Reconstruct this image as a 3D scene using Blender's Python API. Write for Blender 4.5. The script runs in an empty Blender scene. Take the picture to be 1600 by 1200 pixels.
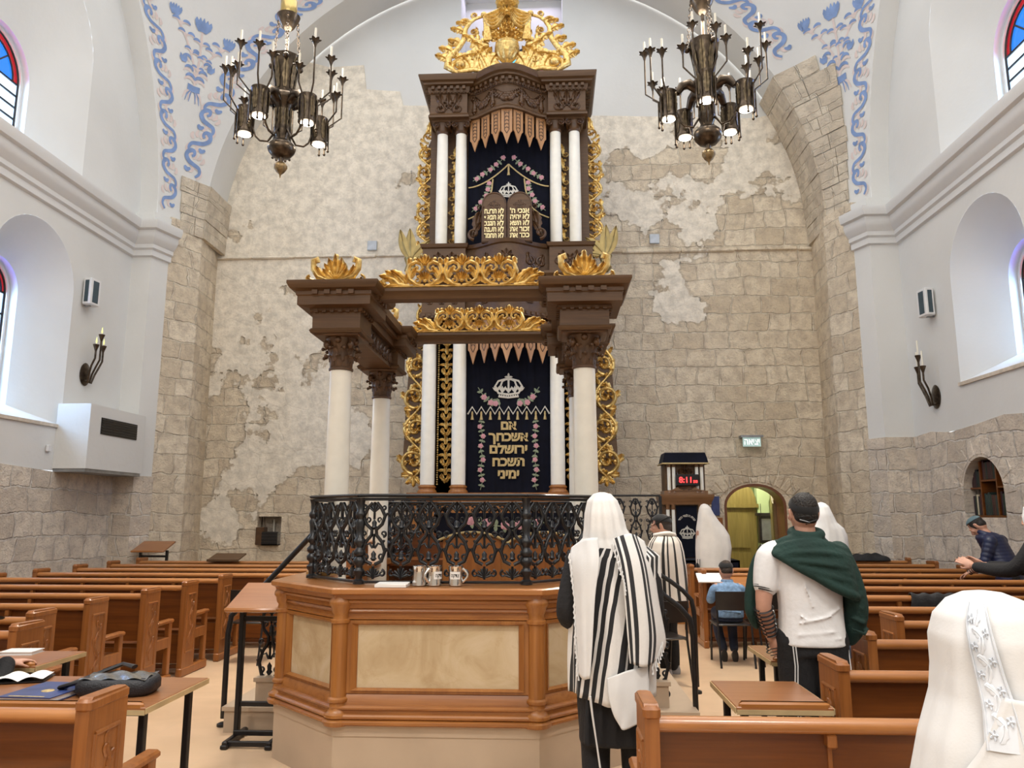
import bpy, bmesh, math, random
from mathutils import Vector, Matrix, noise
sin, cos, pi, rad = math.sin, math.cos, math.pi, math.radians
random.seed(7)
SC = bpy.context.scene
COL = SC.collection
# ---------------------------------------------------------------- camera
EYE = 1.65
PITCH, YAW = rad(9.60), rad(2.82)
cd = bpy.data.cameras.new('camera'); cam = bpy.data.objects.new('camera', cd); COL.objects.link(cam)
cd.sensor_width = 36; cd.lens = 27.0; cd.clip_end = 200
cam.location = (0, 0, EYE); cam.rotation_euler = (pi/2+PITCH, 0, YAW)
SC.camera = cam
# ---------------------------------------------------------------- light
SC.view_settings.view_transform = 'Standard'; SC.view_settings.look = 'None'
SC.view_settings.gamma = 1; SC.view_settings.use_curve_mapping = False
SC.view_settings.exposure = 0.68
SC.cycles.max_bounces = 7; SC.cycles.diffuse_bounces = 4; SC.cycles.transparent_max_bounces = 8
SC.cycles.sample_clamp_indirect = 6
W = bpy.data.worlds.new('world'); SC.world = W; W.use_nodes = True
wn = W.node_tree.nodes; wl = W.node_tree.links
bg = wn['Background']
tc = wn.new('ShaderNodeTexCoord'); sx = wn.new('ShaderNodeSeparateXYZ'); cr = wn.new('ShaderNodeValToRGB')
wl.new(tc.outputs['Generated'], sx.inputs[0]); wl.new(sx.outputs['Z'], cr.inputs[0]); wl.new(cr.outputs[0], bg.inputs[0])
cr.color_ramp.elements[0].color = (.80, .90, 1, 1); cr.color_ramp.elements[1].color = (1, .955, .90, 1)
cr.color_ramp.elements[1].position = .75
bg.inputs[1].default_value = 1.3
def area(name, loc, rot, sx_, sy_, power, col):
    d = bpy.data.lights.new(name, 'AREA'); d.shape = 'RECTANGLE'; d.size = sx_; d.size_y = sy_; d.energy = power; d.color = col
    o = bpy.data.objects.new(name, d); COL.objects.link(o); o.location = loc; o.rotation_euler = rot
    return o
DAY = (.58, .74, 1)
for sxn, xw in ((-1, -9.0), (1, 7.5)):
    area('window_daylight', (xw, 10.0, 4.6), (0, -sxn*pi/2*-1, 0), 2.6, 2.0, 240, DAY)
    area('window_daylight', (xw, 10.0, 8.2), (0, -sxn*pi/2*-1, 0), 2.6, 2.4, 320, DAY)
area('window_daylight', (-.75, 16.9, 12.2), (-pi/2+.35, 0, 0), 2.0, 3.0, 120, (.86, .80, 1))
area('slot_fill', (-.75, 15.55, 13.15), (0, 0, 0), 2.0, .7, 9, (.80, .72, 1))  # unseen lamp added to brighten the slot, which is closed on top
area('rear_fill', (-.75, -4.8, 8.0), (rad(62), 0, 0), 9, 3, 260, (1, .95, .88))  # unseen panel added to light camera-facing surfaces; the rear wall has no opening
# unseen fill spots added where more chandeliers are assumed behind the viewer
for lx in (-3.0, 1.77):
    for ly, le in ((1.5, 300), (-2.2, 70)):
        d = bpy.data.lights.new('rear_fill_spots', 'SPOT'); d.energy = le; d.color = (1, .94, .86); d.spot_size = rad(110); d.spot_blend = .7; d.shadow_soft_size = .4
        o = bpy.data.objects.new('rear_fill_spots', d); COL.objects.link(o); o.location = (lx, ly, 5.9)
# ---------------------------------------------------------------- mesh helpers
class MB:
    def __init__(s): s.v = []; s.f = []; s.uv = {}; s.m = []; s.cm = 0
    def add(s, vs, fs):
        o = len(s.v); s.v += [tuple(v) for v in vs]
        for f in fs: s.f.append(tuple(i+o for i in f)); s.m.append(s.cm)
        return o
    def bx(s, x0, x1, y0, y1, z0, z1):
        s.add([(x0,y0,z0),(x1,y0,z0),(x1,y1,z0),(x0,y1,z0),(x0,y0,z1),(x1,y0,z1),(x1,y1,z1),(x0,y1,z1)],
              [(3,2,1,0),(4,5,6,7),(0,1,5,4),(1,2,6,5),(2,3,7,6),(3,0,4,7)]); return s
    def cbx(s, c, d, b=0, M=None):
        """box centred at c, dims d, chamfer b, optional matrix"""
        x,y,z = d[0]/2, d[1]/2, d[2]/2
        if b <= 0:
            vs = [(sx*x,sy*y,sz*z) for sz in (-1,1) for sx,sy in ((-1,-1),(1,-1),(1,1),(-1,1))]
            fs = [(3,2,1,0),(4,5,6,7),(0,1,5,4),(1,2,6,5),(2,3,7,6),(3,0,4,7)]
        else:
            vs = []; fs = []
            for zz, k in ((-z,b),(-z+b,0),(z-b,0),(z,b)):
                X,Yy = x-k, y-k; c2 = b if k == 0 else b*.6
                vs += [(-X+c2,-Yy,zz),(X-c2,-Yy,zz),(X,-Yy+c2,zz),(X,Yy-c2,zz),(X-c2,Yy,zz),(-X+c2,Yy,zz),(-X,Yy-c2,zz),(-X,-Yy+c2,zz)]
            for r in range(3):
                for i in range(8): j=(i+1)%8; fs.append((r*8+i,r*8+j,r*8+8+j,r*8+8+i))
            fs.append(tuple(range(7,-1,-1))); fs.append(tuple(range(24,32)))
        M = M or Matrix()
        vs = [M @ Vector(v) + Vector(c) for v in vs]
        s.add(vs, fs); return s
    def rings(s, R, closed=True, cap=True, uvf=None):
        n = len(R[0]); o = len(s.v)
        for r in R: s.v += [tuple(p) for p in r]
        for k in range(len(R)-1):
            for i in range(n if closed else n-1):
                j = (i+1) % n
                s.f.append((o+k*n+i, o+k*n+j, o+k*n+n+j, o+k*n+n+i)); s.m.append(s.cm)
                if uvf: s.uv[len(s.f)-1] = [uvf(i,k), uvf(i+1,k), uvf(i+1,k+1), uvf(i,k+1)]
        if cap and closed:
            s.f.append(tuple(o+i for i in range(n-1,-1,-1))); s.m.append(s.cm)
            q = o+(len(R)-1)*n; s.f.append(tuple(q+i for i in range(n))); s.m.append(s.cm)
        return s
    def tube(s, pts, r, n=8, flat=1, up=None, cap=True):
        pts = [Vector(p) for p in pts]; m = len(pts)
        if not hasattr(r, '__len__'): r = [r]*m
        R = []; t0 = None
        for i in range(m):
            t = (pts[min(i+1,m-1)]-pts[max(i-1,0)])
            t = t.normalized() if t.length > 1e-9 else Vector((0,0,1))
            if up is not None: a = Vector(up)
            elif t0 is None: a = Vector((0,0,1)) if abs(t.z) < .9 else Vector((1,0,0))
            else: a = b0
            e = t.cross(a)
            if e.length < 1e-6: e = t.orthogonal()
            e.normalize(); b = e.cross(t).normalized(); t0 = t; b0 = b
            R.append([pts[i] + e*(cos(2*pi*k/n)*r[i]) + b*(sin(2*pi*k/n)*r[i]*flat) for k in range(n)])
        s.rings(R, True, cap); return s
    def lathe(s, prof, c=(0,0,0), n=16, M=None, sq=None):
        R = []
        for r, z in prof:
            ring = []
            for k in range(n):
                a = 2*pi*k/n + (pi/n if n == 4 else 0); rr = max(r,1e-4)
                if sq: rr = sq(rr, a, z)
                v = Vector((rr*cos(a), rr*sin(a), z))
                ring.append((M @ v if M else v) + Vector(c))
            R.append(ring)
        s.rings(R); return s
    def ball(s, c, r, n=12, m=8, M=None):
        if not hasattr(r, '__len__'): r = (r,r,r)
        R = []
        for i in range(m+1):
            t = -pi/2 + pi*i/m; cc = max(cos(t), 1e-3)
            ring = []
            for k in range(n):
                v = Vector((r[0]*cc*cos(2*pi*k/n), r[1]*cc*sin(2*pi*k/n), r[2]*sin(t)))
                ring.append((M @ v if M else v) + Vector(c))
            R.append(ring)
        s.rings(R); return s
    def poly(s, pts, fr, d0, d1):
        """prism: 2-D outline pts mapped by fr(u,v,w), from w=d0 to d1"""
        n = len(pts); a = sum(pts[i][0]*pts[(i+1)%n][1]-pts[(i+1)%n][0]*pts[i][1] for i in range(n))
        if a < 0: pts = pts[::-1]
        o = s.add([fr(u,v,d0) for u,v in pts]+[fr(u,v,d1) for u,v in pts], [])
        for f in [tuple(range(n-1,-1,-1)), tuple(range(n,2*n))]+[(i,(i+1)%n,n+(i+1)%n,n+i) for i in range(n)]:
            s.f.append(tuple(o+i for i in f)); s.m.append(s.cm)
        return s
    def sweep(s, prof, path, closed=False, z=0, cap=True):
        """mitred moulding: prof [(out,height)], path [(x,y)]; out is to the right of travel"""
        n = len(path); R = []
        for i in range(n):
            p = Vector(path[i])
            a = Vector(path[i-1]) if (i > 0 or closed) else None
            b = Vector(path[(i+1)%n]) if (i < n-1 or closed) else None
            d1 = (p-a).normalized() if a is not None else (b-p).normalized()
            d2 = (b-p).normalized() if b is not None else d1
            n1 = Vector((d1.y,-d1.x)); n2 = Vector((d2.y,-d2.x)); m = n1+n2
            m = n1 if m.length < 1e-6 else m.normalized()
            k = 1/max(m.dot(n1), .25)
            R.append([(p.x+m.x*o*k, p.y+m.y*o*k, z+h) for o,h in prof])
        if closed: R.append(R[0])
        s.rings(R, True, cap and not closed); return s
    def grid(s, fn, nu, nv, uv=True):
        o = len(s.v)
        for j in range(nv+1):
            for i in range(nu+1): s.v.append(tuple(fn(i/nu, j/nv)))
        for j in range(nv):
            for i in range(nu):
                a = o+j*(nu+1)+i
                s.f.append((a,a+1,a+nu+2,a+nu+1)); s.m.append(s.cm)
                if uv: s.uv[len(s.f)-1] = [(i/nu,j/nv),((i+1)/nu,j/nv),((i+1)/nu,(j+1)/nv),(i/nu,(j+1)/nv)]
        return s
    def xf(s, M, o=0):
        for i in range(o, len(s.v)): s.v[i] = tuple(M @ Vector(s.v[i]))
        return s
    def mirx(s, c):
        """append a copy mirrored about x=c"""
        n = len(s.v); k = len(s.f)
        s.v += [(2*c-x,y,z) for x,y,z in s.v]
        for q in range(k):
            s.f.append(tuple(i+n for i in s.f[q][::-1])); s.m.append(s.m[q])
            if q in s.uv: s.uv[len(s.f)-1] = s.uv[q][::-1]
        return s
    def build(s, name, mat, parent=None, smooth=None, kind=None, loc=None, recalc=False, **k):
        me = bpy.data.meshes.new(name); me.from_pydata(s.v, [], s.f)
        for m_ in (mat if isinstance(mat, (list,tuple)) else [mat]): me.materials.append(m_)
        if isinstance(mat, (list,tuple)): me.polygons.foreach_set('material_index', s.m)
        if s.uv:
            u = me.uv_layers.new(name='UVMap').data
            for p in me.polygons:
                q = s.uv.get(p.index)
                if q:
                    for li, w in zip(p.loop_indices, q): u[li].uv = w
        if recalc:
            b = bmesh.new(); b.from_mesh(me); bmesh.ops.recalc_face_normals(b, faces=b.faces); b.to_mesh(me); b.free()
        if smooth is not None:
            me.shade_smooth()
            if smooth < 180: me.set_sharp_from_angle(angle=rad(smooth))
        o = bpy.data.objects.new(name, me); COL.objects.link(o)
        if parent: o.parent = parent
        if loc: o.location = loc
        if kind: o['kind'] = kind
        for a, b in k.items(): o[a] = b
        return o
def tag(o, label, cat, group=None):
    o['label'] = label; o['category'] = cat
    if group: o['group'] = group
    return o
def thing(name, label, cat, loc=(0,0,0), rz=0, group=None):
    o = bpy.data.objects.new(name, None); COL.objects.link(o); o.location = loc; o.rotation_euler = (0,0,rz); o.empty_display_size = .1
    return tag(o, label, cat, group)
KIDS = {}
def dup(o, parent=None):
    c = o.copy(); COL.objects.link(c)
    if parent: c.parent = parent
    for ch in list(o.children): dup(ch, c)
    return c
def bake(o, mods):
    """apply modifiers given as (type, {attrs}) into the mesh"""
    for t, kw in mods:
        m = o.modifiers.new(t, t)
        for a, b in kw.items(): setattr(m, a, b)
    dg = bpy.context.evaluated_depsgraph_get(); dg.update()
    me = bpy.data.meshes.new_from_object(o.evaluated_get(dg))
    o.modifiers.clear(); old = o.data; o.data = me
    bpy.data.meshes.remove(old); me.name = o.name
    return o
def fuse(o, vox=.008, it=4, fac=.5, smooth=True):
    bake(o, [('REMESH', dict(mode='VOXEL', voxel_size=vox)), ('SMOOTH', dict(iterations=it, factor=fac))])
    if smooth: o.data.shade_smooth()
    return o
def text_mesh(txt, size, mat, name, parent, M, ext=.004, off=0., width=None, align='CENTER'):
    c = bpy.data.curves.new(name, 'FONT'); c.body = txt; c.size = size; c.extrude = ext; c.offset = off; c.align_x = align; c.align_y = 'CENTER'
    o = bpy.data.objects.new(name+'_src', c); COL.objects.link(o)
    dg = bpy.context.evaluated_depsgraph_get(); dg.update()
    me = bpy.data.meshes.new_from_object(o.evaluated_get(dg)); bpy.data.objects.remove(o); bpy.data.curves.remove(c)
    if width and me.vertices:
        xs = [v.co.x for v in me.vertices]; k = width/(max(xs)-min(xs))
        for v in me.vertices: v.co.x *= k
    me.transform(M); me.materials.clear(); me.materials.append(mat); me.name = name
    r = bpy.data.objects.new(name, me); COL.objects.link(r)
    if parent: r.parent = parent
    return r
def heb(s): return s[::-1]
def XZ(x, y, z): return lambda u, v, w: (x+u, y-w, z+v)          # a frame facing the viewer side (-Y)
MXZ = Matrix(((1,0,0,0),(0,0,-1,0),(0,1,0,0),(0,0,0,1)))         # text plane -> XZ plane facing -Y
# ---------------------------------------------------------------- materials
def nd(nt, t, inp=None, **kw):
    n = nt.nodes.new('ShaderNode'+t)
    for a, b in kw.items(): setattr(n, a, b)
    for k, v in (inp or {}).items():
        if hasattr(v, 'is_linked') or isinstance(v, bpy.types.NodeSocket): nt.links.new(v, n.inputs[k])
        else: n.inputs[k].default_value = v
    return n
def newmat(name):
    m = bpy.data.materials.new(name); m.use_nodes = True
    return m, m.node_tree, m.node_tree.nodes['Principled BSDF']
def c4(c): return (*c, 1) if len(c) == 3 else c
def ramp(nt, fac, *st):
    r = nt.nodes.new('ShaderNodeValToRGB'); nt.links.new(fac, r.inputs[0]); e = r.color_ramp.elements
    e[0].position, e[0].color = st[0][0], c4(st[0][1]); e[1].position, e[1].color = st[-1][0], c4(st[-1][1])
    for p, c in st[1:-1]: x = e.new(p); x.color = c4(c)
    return r.outputs[0]
def mixc(nt, f, a, b, bt='MIX'):
    n = nt.nodes.new('ShaderNodeMix'); n.data_type = 'RGBA'; n.blend_type = bt
    for k, v in ((0, f), (6, a), (7, b)):
        if isinstance(v, bpy.types.NodeSocket): nt.links.new(v, n.inputs[k])
        else: n.inputs[k].default_value = v if k == 0 else c4(v)
    return n.outputs[2]
def mth(nt, op, a, b=0., c=0.):
    n = nt.nodes.new('ShaderNodeMath'); n.operation = op
    for k, v in enumerate((a, b, c)):
        if isinstance(v, bpy.types.NodeSocket): nt.links.new(v, n.inputs[k])
        else: n.inputs[k].default_value = v
    return n.outputs[0]
def objco(nt, sc=(1,1,1)):
    t = nd(nt, 'TexCoord'); m = nd(nt, 'Mapping', {'Vector': t.outputs['Object'], 'Scale': sc}); return m.outputs[0]
def bump(nt, h, st, dist, bs):
    b = nd(nt, 'Bump', {'Height': h, 'Strength': st, 'Distance': dist}); nt.links.new(b.outputs[0], bs.inputs['Normal'])
def mat(name, col, rough=.5, metal=0, var=.12, nscale=8, coat=0, bst=0, bscale=40, sheen=0, emit=None, estr=0, sc=(1,1,1), spec=None, dark=None):
    m, nt, b = newmat(name)
    b.inputs['Roughness'].default_value = rough; b.inputs['Metallic'].default_value = metal
    b.inputs['Coat Weight'].default_value = coat; b.inputs['Coat Roughness'].default_value = .15
    if sheen: b.inputs['Sheen Weight'].default_value = sheen
    if spec is not None: b.inputs['Specular IOR Level'].default_value = spec
    co = objco(nt, sc)
    n = nd(nt, 'TexNoise', {'Vector': co, 'Scale': nscale, 'Detail': 4})
    d = dark or tuple(c*(1-var*2) for c in col)
    nt.links.new(ramp(nt, n.outputs[0], (.3, d), (.7, tuple(min(1, c*(1+var*.5)) for c in col))), b.inputs['Base Color'])
    if bst:
        n2 = nd(nt, 'TexNoise', {'Vector': co, 'Scale': bscale, 'Detail': 5}); bump(nt, n2.outputs[0], bst, .02, b)
    if emit: b.inputs['Emission Color'].default_value = c4(emit); b.inputs['Emission Strength'].default_value = estr
    return m
def woodmat(name, c1, c2, rough=.35, coat=.3, axis=0, scale=1.0, fine=60):
    m, nt, b = newmat(name)
    b.inputs['Roughness'].default_value = rough; b.inputs['Coat Weight'].default_value = coat; b.inputs['Coat Roughness'].default_value = .22
    s = [9*scale]*3; s[axis] = .8*scale
    co = objco(nt, tuple(s))
    n = nd(nt, 'TexNoise', {'Vector': co, 'Scale': 1.6, 'Detail': 6, 'Distortion': 1.2})
    s2 = [fine*scale]*3; s2[axis] = 2*scale
    n2 = nd(nt, 'TexNoise', {'Vector': objco(nt, tuple(s2)), 'Scale': 1.5, 'Detail': 3})
    f = mth(nt, 'ADD', mth(nt, 'MULTIPLY', n.outputs[0], .7), mth(nt, 'MULTIPLY', n2.outputs[0], .3))
    nt.links.new(ramp(nt, f, (.32, c2), (.5, tuple((p+q)/2 for p,q in zip(c1,c2))), (.68, c1)), b.inputs['Base Color'])
    bump(nt, n2.outputs[0], .06, .01, b)
    return m
def stonemat(name, light, dark, grime, plaster=None, bw=.58, rh=.355, rough=.9, pthr=.5, seed=0, grey=.62, mort=(.86,.77,.62)):
    m, nt, b = newmat(name); b.inputs['Roughness'].default_value = rough; b.inputs['Specular IOR Level'].default_value = .2
    g = nd(nt, 'NewGeometry'); sp = nd(nt, 'SeparateXYZ', {0: g.outputs['Position']}); sn = nd(nt, 'SeparateXYZ', {0: g.outputs['True Normal']})
    fy = mth(nt, 'GREATER_THAN', mth(nt, 'ABSOLUTE', sn.outputs['Y']), .7)
    u = mth(nt, 'ADD', mth(nt, 'MULTIPLY', sp.outputs['X'], fy), mth(nt, 'MULTIPLY', sp.outputs['Y'], mth(nt, 'SUBTRACT', 1., fy)))
    cv = nd(nt, 'CombineXYZ', {0: u, 1: sp.outputs['Z'], 2: seed})
    nz = nd(nt, 'TexNoise', {'Vector': cv.outputs[0], 'Scale': 1.1, 'Detail': 1})
    nz3 = nd(nt, 'TexNoise', {'Vector': cv.outputs[0], 'Scale': 7, 'Detail': 3})
    d1 = nd(nt, 'VectorMath', {0: nz.outputs['Color'], 1: (.34,.16,0)}, operation='MULTIPLY')
    d2 = nd(nt, 'VectorMath', {0: nz3.outputs['Color'], 1: (.085,.085,0)}, operation='MULTIPLY')
    v2 = nd(nt, 'VectorMath', {0: nd(nt, 'VectorMath', {0: cv.outputs[0], 1: d1.outputs[0]}, operation='ADD').outputs[0], 1: d2.outputs[0]}, operation='ADD')
    br = nd(nt, 'TexBrick', {'Vector': v2.outputs[0], 'Color1': c4(light), 'Color2': c4(dark), 'Mortar': c4(mort), 'Scale': 1, 'Mortar Size': .017, 'Mortar Smooth': .5, 'Bias': -.1, 'Brick Width': bw, 'Row Height': rh}, offset=.43, squash=.72, squash_frequency=3)
    nA = nd(nt, 'TexNoise', {'Vector': cv.outputs[0], 'Scale': 5, 'Detail': 8, 'Roughness': .65})
    nB = nd(nt, 'TexNoise', {'Vector': cv.outputs[0], 'Scale': .55, 'Detail': 3})
    nC = nd(nt, 'TexNoise', {'Vector': cv.outputs[0], 'Scale': 26, 'Detail': 6, 'Roughness': .7})
    col = mixc(nt, ramp(nt, nA.outputs[0], (.42,(0,0,0)), (.64,(.80,.80,.80))), br.outputs['Color'], grime)
    col = mixc(nt, ramp(nt, nC.outputs[0], (.55,(0,0,0)), (.75,(grey,grey,grey))), col, tuple(c*.55 for c in grime))
    h = mth(nt, 'ADD', mth(nt, 'MULTIPLY', mth(nt, 'SUBTRACT', 1., br.outputs['Fac']), .8), mth(nt, 'ADD', mth(nt, 'MULTIPLY', nA.outputs[0], 1.0), mth(nt, 'MULTIPLY', nC.outputs[0], .5)))
    if plaster:
        # plaster survives high up and on the left part of the wall
        bias = mth(nt, 'ADD', mth(nt, 'MULTIPLY', sp.outputs['Z'], .035), mth(nt, 'MULTIPLY', u, -.022))
        pf = mth(nt, 'ADD', mth(nt, 'ADD', nB.outputs[0], bias), mth(nt, 'MULTIPLY', nz3.outputs[0], .12))
        mk = ramp(nt, pf, (pthr, (0,0,0)), (pthr+.012, (1,1,1)))
        vo = nd(nt, 'TexVoronoi', {'Vector': v2.outputs[0], 'Scale': 1.7}, feature='DISTANCE_TO_EDGE')
        crk = ramp(nt, vo.outputs['Distance'], (0,(0,0,0)), (.035,(1,1,1)))
        pc = mixc(nt, ramp(nt, nA.outputs[0], (.4,(0,0,0)), (.62,(1,1,1))), plaster, tuple(p*.74 for p in plaster))
        pc = mixc(nt, ramp(nt, nC.outputs[0], (.5,(0,0,0)), (.72,(.5,.5,.5))), pc, grime)
        pc = mixc(nt, .05, pc, crk, 'MULTIPLY')
        col = mixc(nt, mk, col, pc)
        edge = ramp(nt, pf, (pthr-.02,(0,0,0)), (pthr,(1,1,1)), (pthr+.012,(0,0,0)))
        col = mixc(nt, mth(nt, 'MULTIPLY', edge, .45), col, tuple(c*.5 for c in grime))
        ph = mth(nt, 'ADD', mth(nt, 'MULTIPLY', nA.outputs[0], .5), mth(nt, 'ADD', mth(nt, 'MULTIPLY', crk, .05), 1.3))
        mm = nt.nodes.new('ShaderNodeMix'); nt.links.new(mk, mm.inputs[0]); nt.links.new(h, mm.inputs[2]); nt.links.new(ph, mm.inputs[3]); h = mm.outputs[0]
    nt.links.new(col, b.inputs['Base Color'])
    bump(nt, h, 1, .055, b)
    return m
def plastermat(name, col, var=.05):
    m, nt, b = newmat(name); b.inputs['Roughness'].default_value = .85; b.inputs['Specular IOR Level'].default_value = .25
    g = nd(nt, 'NewGeometry')
    n = nd(nt, 'TexNoise', {'Vector': g.outputs['Position'], 'Scale': .8, 'Detail': 5})
    nt.links.new(ramp(nt, n.outputs[0], (.3, tuple(c*(1-var*1.6) for c in col)), (.7, col)), b.inputs['Base Color'])
    n2 = nd(nt, 'TexNoise', {'Vector': g.outputs['Position'], 'Scale': 14, 'Detail': 5}); bump(nt, n2.outputs[0], .12, .02, b)
    return m
def floormat():
    m, nt, b = newmat('limestone_floor_tiles'); b.inputs['Roughness'].default_value = .28; b.inputs['Coat Weight'].default_value = .15
    g = nd(nt, 'NewGeometry')
    br = nd(nt, 'TexBrick', {'Vector': g.outputs['Position'], 'Color1': (.68,.49,.325,1), 'Color2': (.63,.45,.295,1), 'Mortar': (.6,.46,.32,1), 'Scale': 1, 'Mortar Size': .003, 'Brick Width': .6, 'Row Height': .6}, offset=0)
    n = nd(nt, 'TexNoise', {'Vector': g.outputs['Position'], 'Scale': 2.5, 'Detail': 8, 'Distortion': .8})
    c = mixc(nt, ramp(nt, n.outputs[0], (.4,(0,0,0)), (.7,(.6,.6,.6))), br.outputs[0], (.54,.385,.24))
    nt.links.new(c, b.inputs['Base Color'])
    return m
def marble():
    m, nt, b = newmat('cream_marble_panel'); b.inputs['Roughness'].default_value = .22
    co = objco(nt)
    n = nd(nt, 'TexNoise', {'Vector': co, 'Scale': 2.6, 'Detail': 9, 'Distortion': 1.5, 'Roughness': .6})
    n2 = nd(nt, 'TexNoise', {'Vector': co, 'Scale': 1.3, 'Detail': 6, 'Distortion': 3})
    v = ramp(nt, n2.outputs[0], (.485,(0,0,0)), (.5,(1,1,1)), (.515,(0,0,0)))
    c = ramp(nt, n.outputs[0], (.3,(.44,.32,.18)), (.5,(.55,.43,.27)), (.75,(.63,.52,.37)))
    c = mixc(nt, mth(nt, 'MULTIPLY', v, .22), c, (.42,.27,.14))
    nt.links.new(c, b.inputs['Base Color']); return m
def glassmat(name, col, tr=1.0):
    m, nt, b = newmat(name); nt.nodes.remove(b); out = nt.nodes['Material Output']
    t = nd(nt, 'BsdfTransparent', {0: c4(col)}); g = nd(nt, 'BsdfGlossy', {'Roughness': .05, 'Color': (1,1,1,1)})
    x = nd(nt, 'MixShader', {0: .06, 1: t.outputs[0], 2: g.outputs[0]}); nt.links.new(x.outputs[0], out.inputs[0]); return m
def stripemat(name, base, stripe, bands, rough=.85, sheen=.1, slant=0., v0=-1.):
    """woven cloth: dark bands (centre,half-width) in u of the UV map"""
    m, nt, b = newmat(name); b.inputs['Roughness'].default_value = rough; b.inputs['Sheen Weight'].default_value = sheen
    uv = nd(nt, 'UVMap'); s = nd(nt, 'SeparateXYZ', {0: uv.outputs[0]})
    su = mth(nt, 'ADD', s.outputs[0], mth(nt, 'MULTIPLY', mth(nt, 'SUBTRACT', s.outputs[1], .5), slant))
    tot = None
    for c, h in bands:
        k = mth(nt, 'LESS_THAN', mth(nt, 'ABSOLUTE', mth(nt, 'SUBTRACT', su, c)), h)
        tot = k if tot is None else mth(nt, 'MAXIMUM', tot, k)
    tot = mth(nt, 'MULTIPLY', tot, mth(nt, 'GREATER_THAN', s.outputs[1], v0))
    n = nd(nt, 'TexNoise', {'Vector': objco(nt), 'Scale': 90, 'Detail': 2})
    col = mixc(nt, tot, base, stripe)
    col = mixc(nt, .10, col, n.outputs[0], 'MULTIPLY')
    nt.links.new(col, b.inputs['Base Color']); bump(nt, n.outputs[0], .15, .003, b); return m
M_STONE = stonemat('ancient_wall_stone', (.93,.82,.645), (.70,.585,.43), (.58,.48,.365), plaster=(.88,.81,.69), pthr=.80)
M_STONE2 = stonemat('grey_wall_stone', (.90,.80,.67), (.64,.545,.44), (.56,.49,.42), seed=3, grey=.7, mort=(.84,.78,.70))
M_STONEA = stonemat('arch_stone', (.80,.71,.57), (.64,.55,.43), (.52,.45,.36), bw=.5, rh=.33, seed=5)
M_PLAS = plastermat('white_plaster', (.715,.715,.695))
M_CORN = plastermat('cornice_plaster', (.70,.70,.69), .02)
M_FLOOR = floormat()
M_MARB = marble()
M_PLINTH = mat('beige_limestone_cladding', (.50,.39,.285), .4, var=.06, nscale=3)
M_OAK = woodmat('honey_oak', (.40,.165,.040), (.25,.088,.020), axis=2, coat=.15)
M_OAKX = woodmat('bench_oak', (.185,.055,.008), (.10,.026,.004), axis=0, coat=.08)
M_OAKZ = woodmat('bench_end_oak', (.34,.125,.030), (.21,.07,.016), axis=2, coat=.12)
M_RAIL = woodmat('bench_rail_oak', (.44,.18,.048), (.30,.11,.028), axis=0, rough=.28, coat=.5)
M_DARK = woodmat('dark_walnut', (.118,.056,.018), (.066,.029,.008), axis=0, rough=.5, coat=.03)
M_CARVE = mat('carved_walnut', (.098,.045,.016), .42, var=.2, nscale=12, coat=.08)
M_VAL = woodmat('light_walnut_boards', (.46,.235,.095), (.34,.16,.06), axis=2, rough=.45)
M_TABLE = woodmat('walnut_laminate', (.36,.155,.062), (.25,.098,.038), axis=0, rough=.28, coat=.3, scale=.6)
M_GOLD = mat('gilding', (.88,.66,.27), .36, .8, var=.2, nscale=25, dark=(.50,.31,.09))
M_BRASS = mat('brass', (.62,.46,.18), .25, 1, var=.1)
M_IVORY = mat('ivory_column', (.88,.85,.76), .35, var=.03, coat=.25)
M_IRON = mat('black_cast_iron', (.012,.013,.016), .33, .3, var=.1, coat=.3)
M_BLK = mat('black_steel', (.014,.013,.014), .4, .2)
M_BRONZE = mat('dark_bronze', (.11,.082,.058), .30, .85, var=.3, nscale=20)
M_BRONZEL = mat('embossed_bronze', (.20,.15,.09), .3, .85, var=.3, nscale=20)
M_NAVY = mat('navy_velvet', (.004,.005,.014), .85, var=.2, sheen=.04, nscale=5, spec=.2)
M_GTH = mat('gold_thread', (.62,.47,.22), .5, .35, var=.2, nscale=80)
M_SILV = mat('silver_thread', (.72,.68,.60), .5, .2, var=.1, nscale=80)
M_PINK = mat('pink_thread', (.72,.36,.42), .8, var=.2, nscale=60)
M_GREEN = mat('green_thread', (.30,.36,.24), .8, var=.2, nscale=60)
M_WAX = mat('ivory_wax', (.86,.82,.70), .5, var=.02)
M_WHITE = mat('white_paint', (.74,.74,.74), .45, var=.02)
M_PAPER = mat('white_paper', (.82,.81,.79), .7, var=.02)
M_CHROME = mat('polished_steel', (.75,.75,.74), .12, 1, var=.02)
M_GREY = mat('grey_metal', (.35,.36,.37), .4, .6)
M_LAMP = mat('lamp_lens', (1,.95,.85), .3, emit=(1,.90,.74), estr=14)
M_BLUEP = mat('blue_wall_paint', (.23,.34,.60), .8, var=.12, nscale=6)
M_PINKP = mat('pink_wall_paint', (.70,.595,.565), .8, var=.05, nscale=6)
M_LETTER = mat('gold_leaf_letters', (.95,.78,.42), .35, .5, var=.05)
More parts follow.
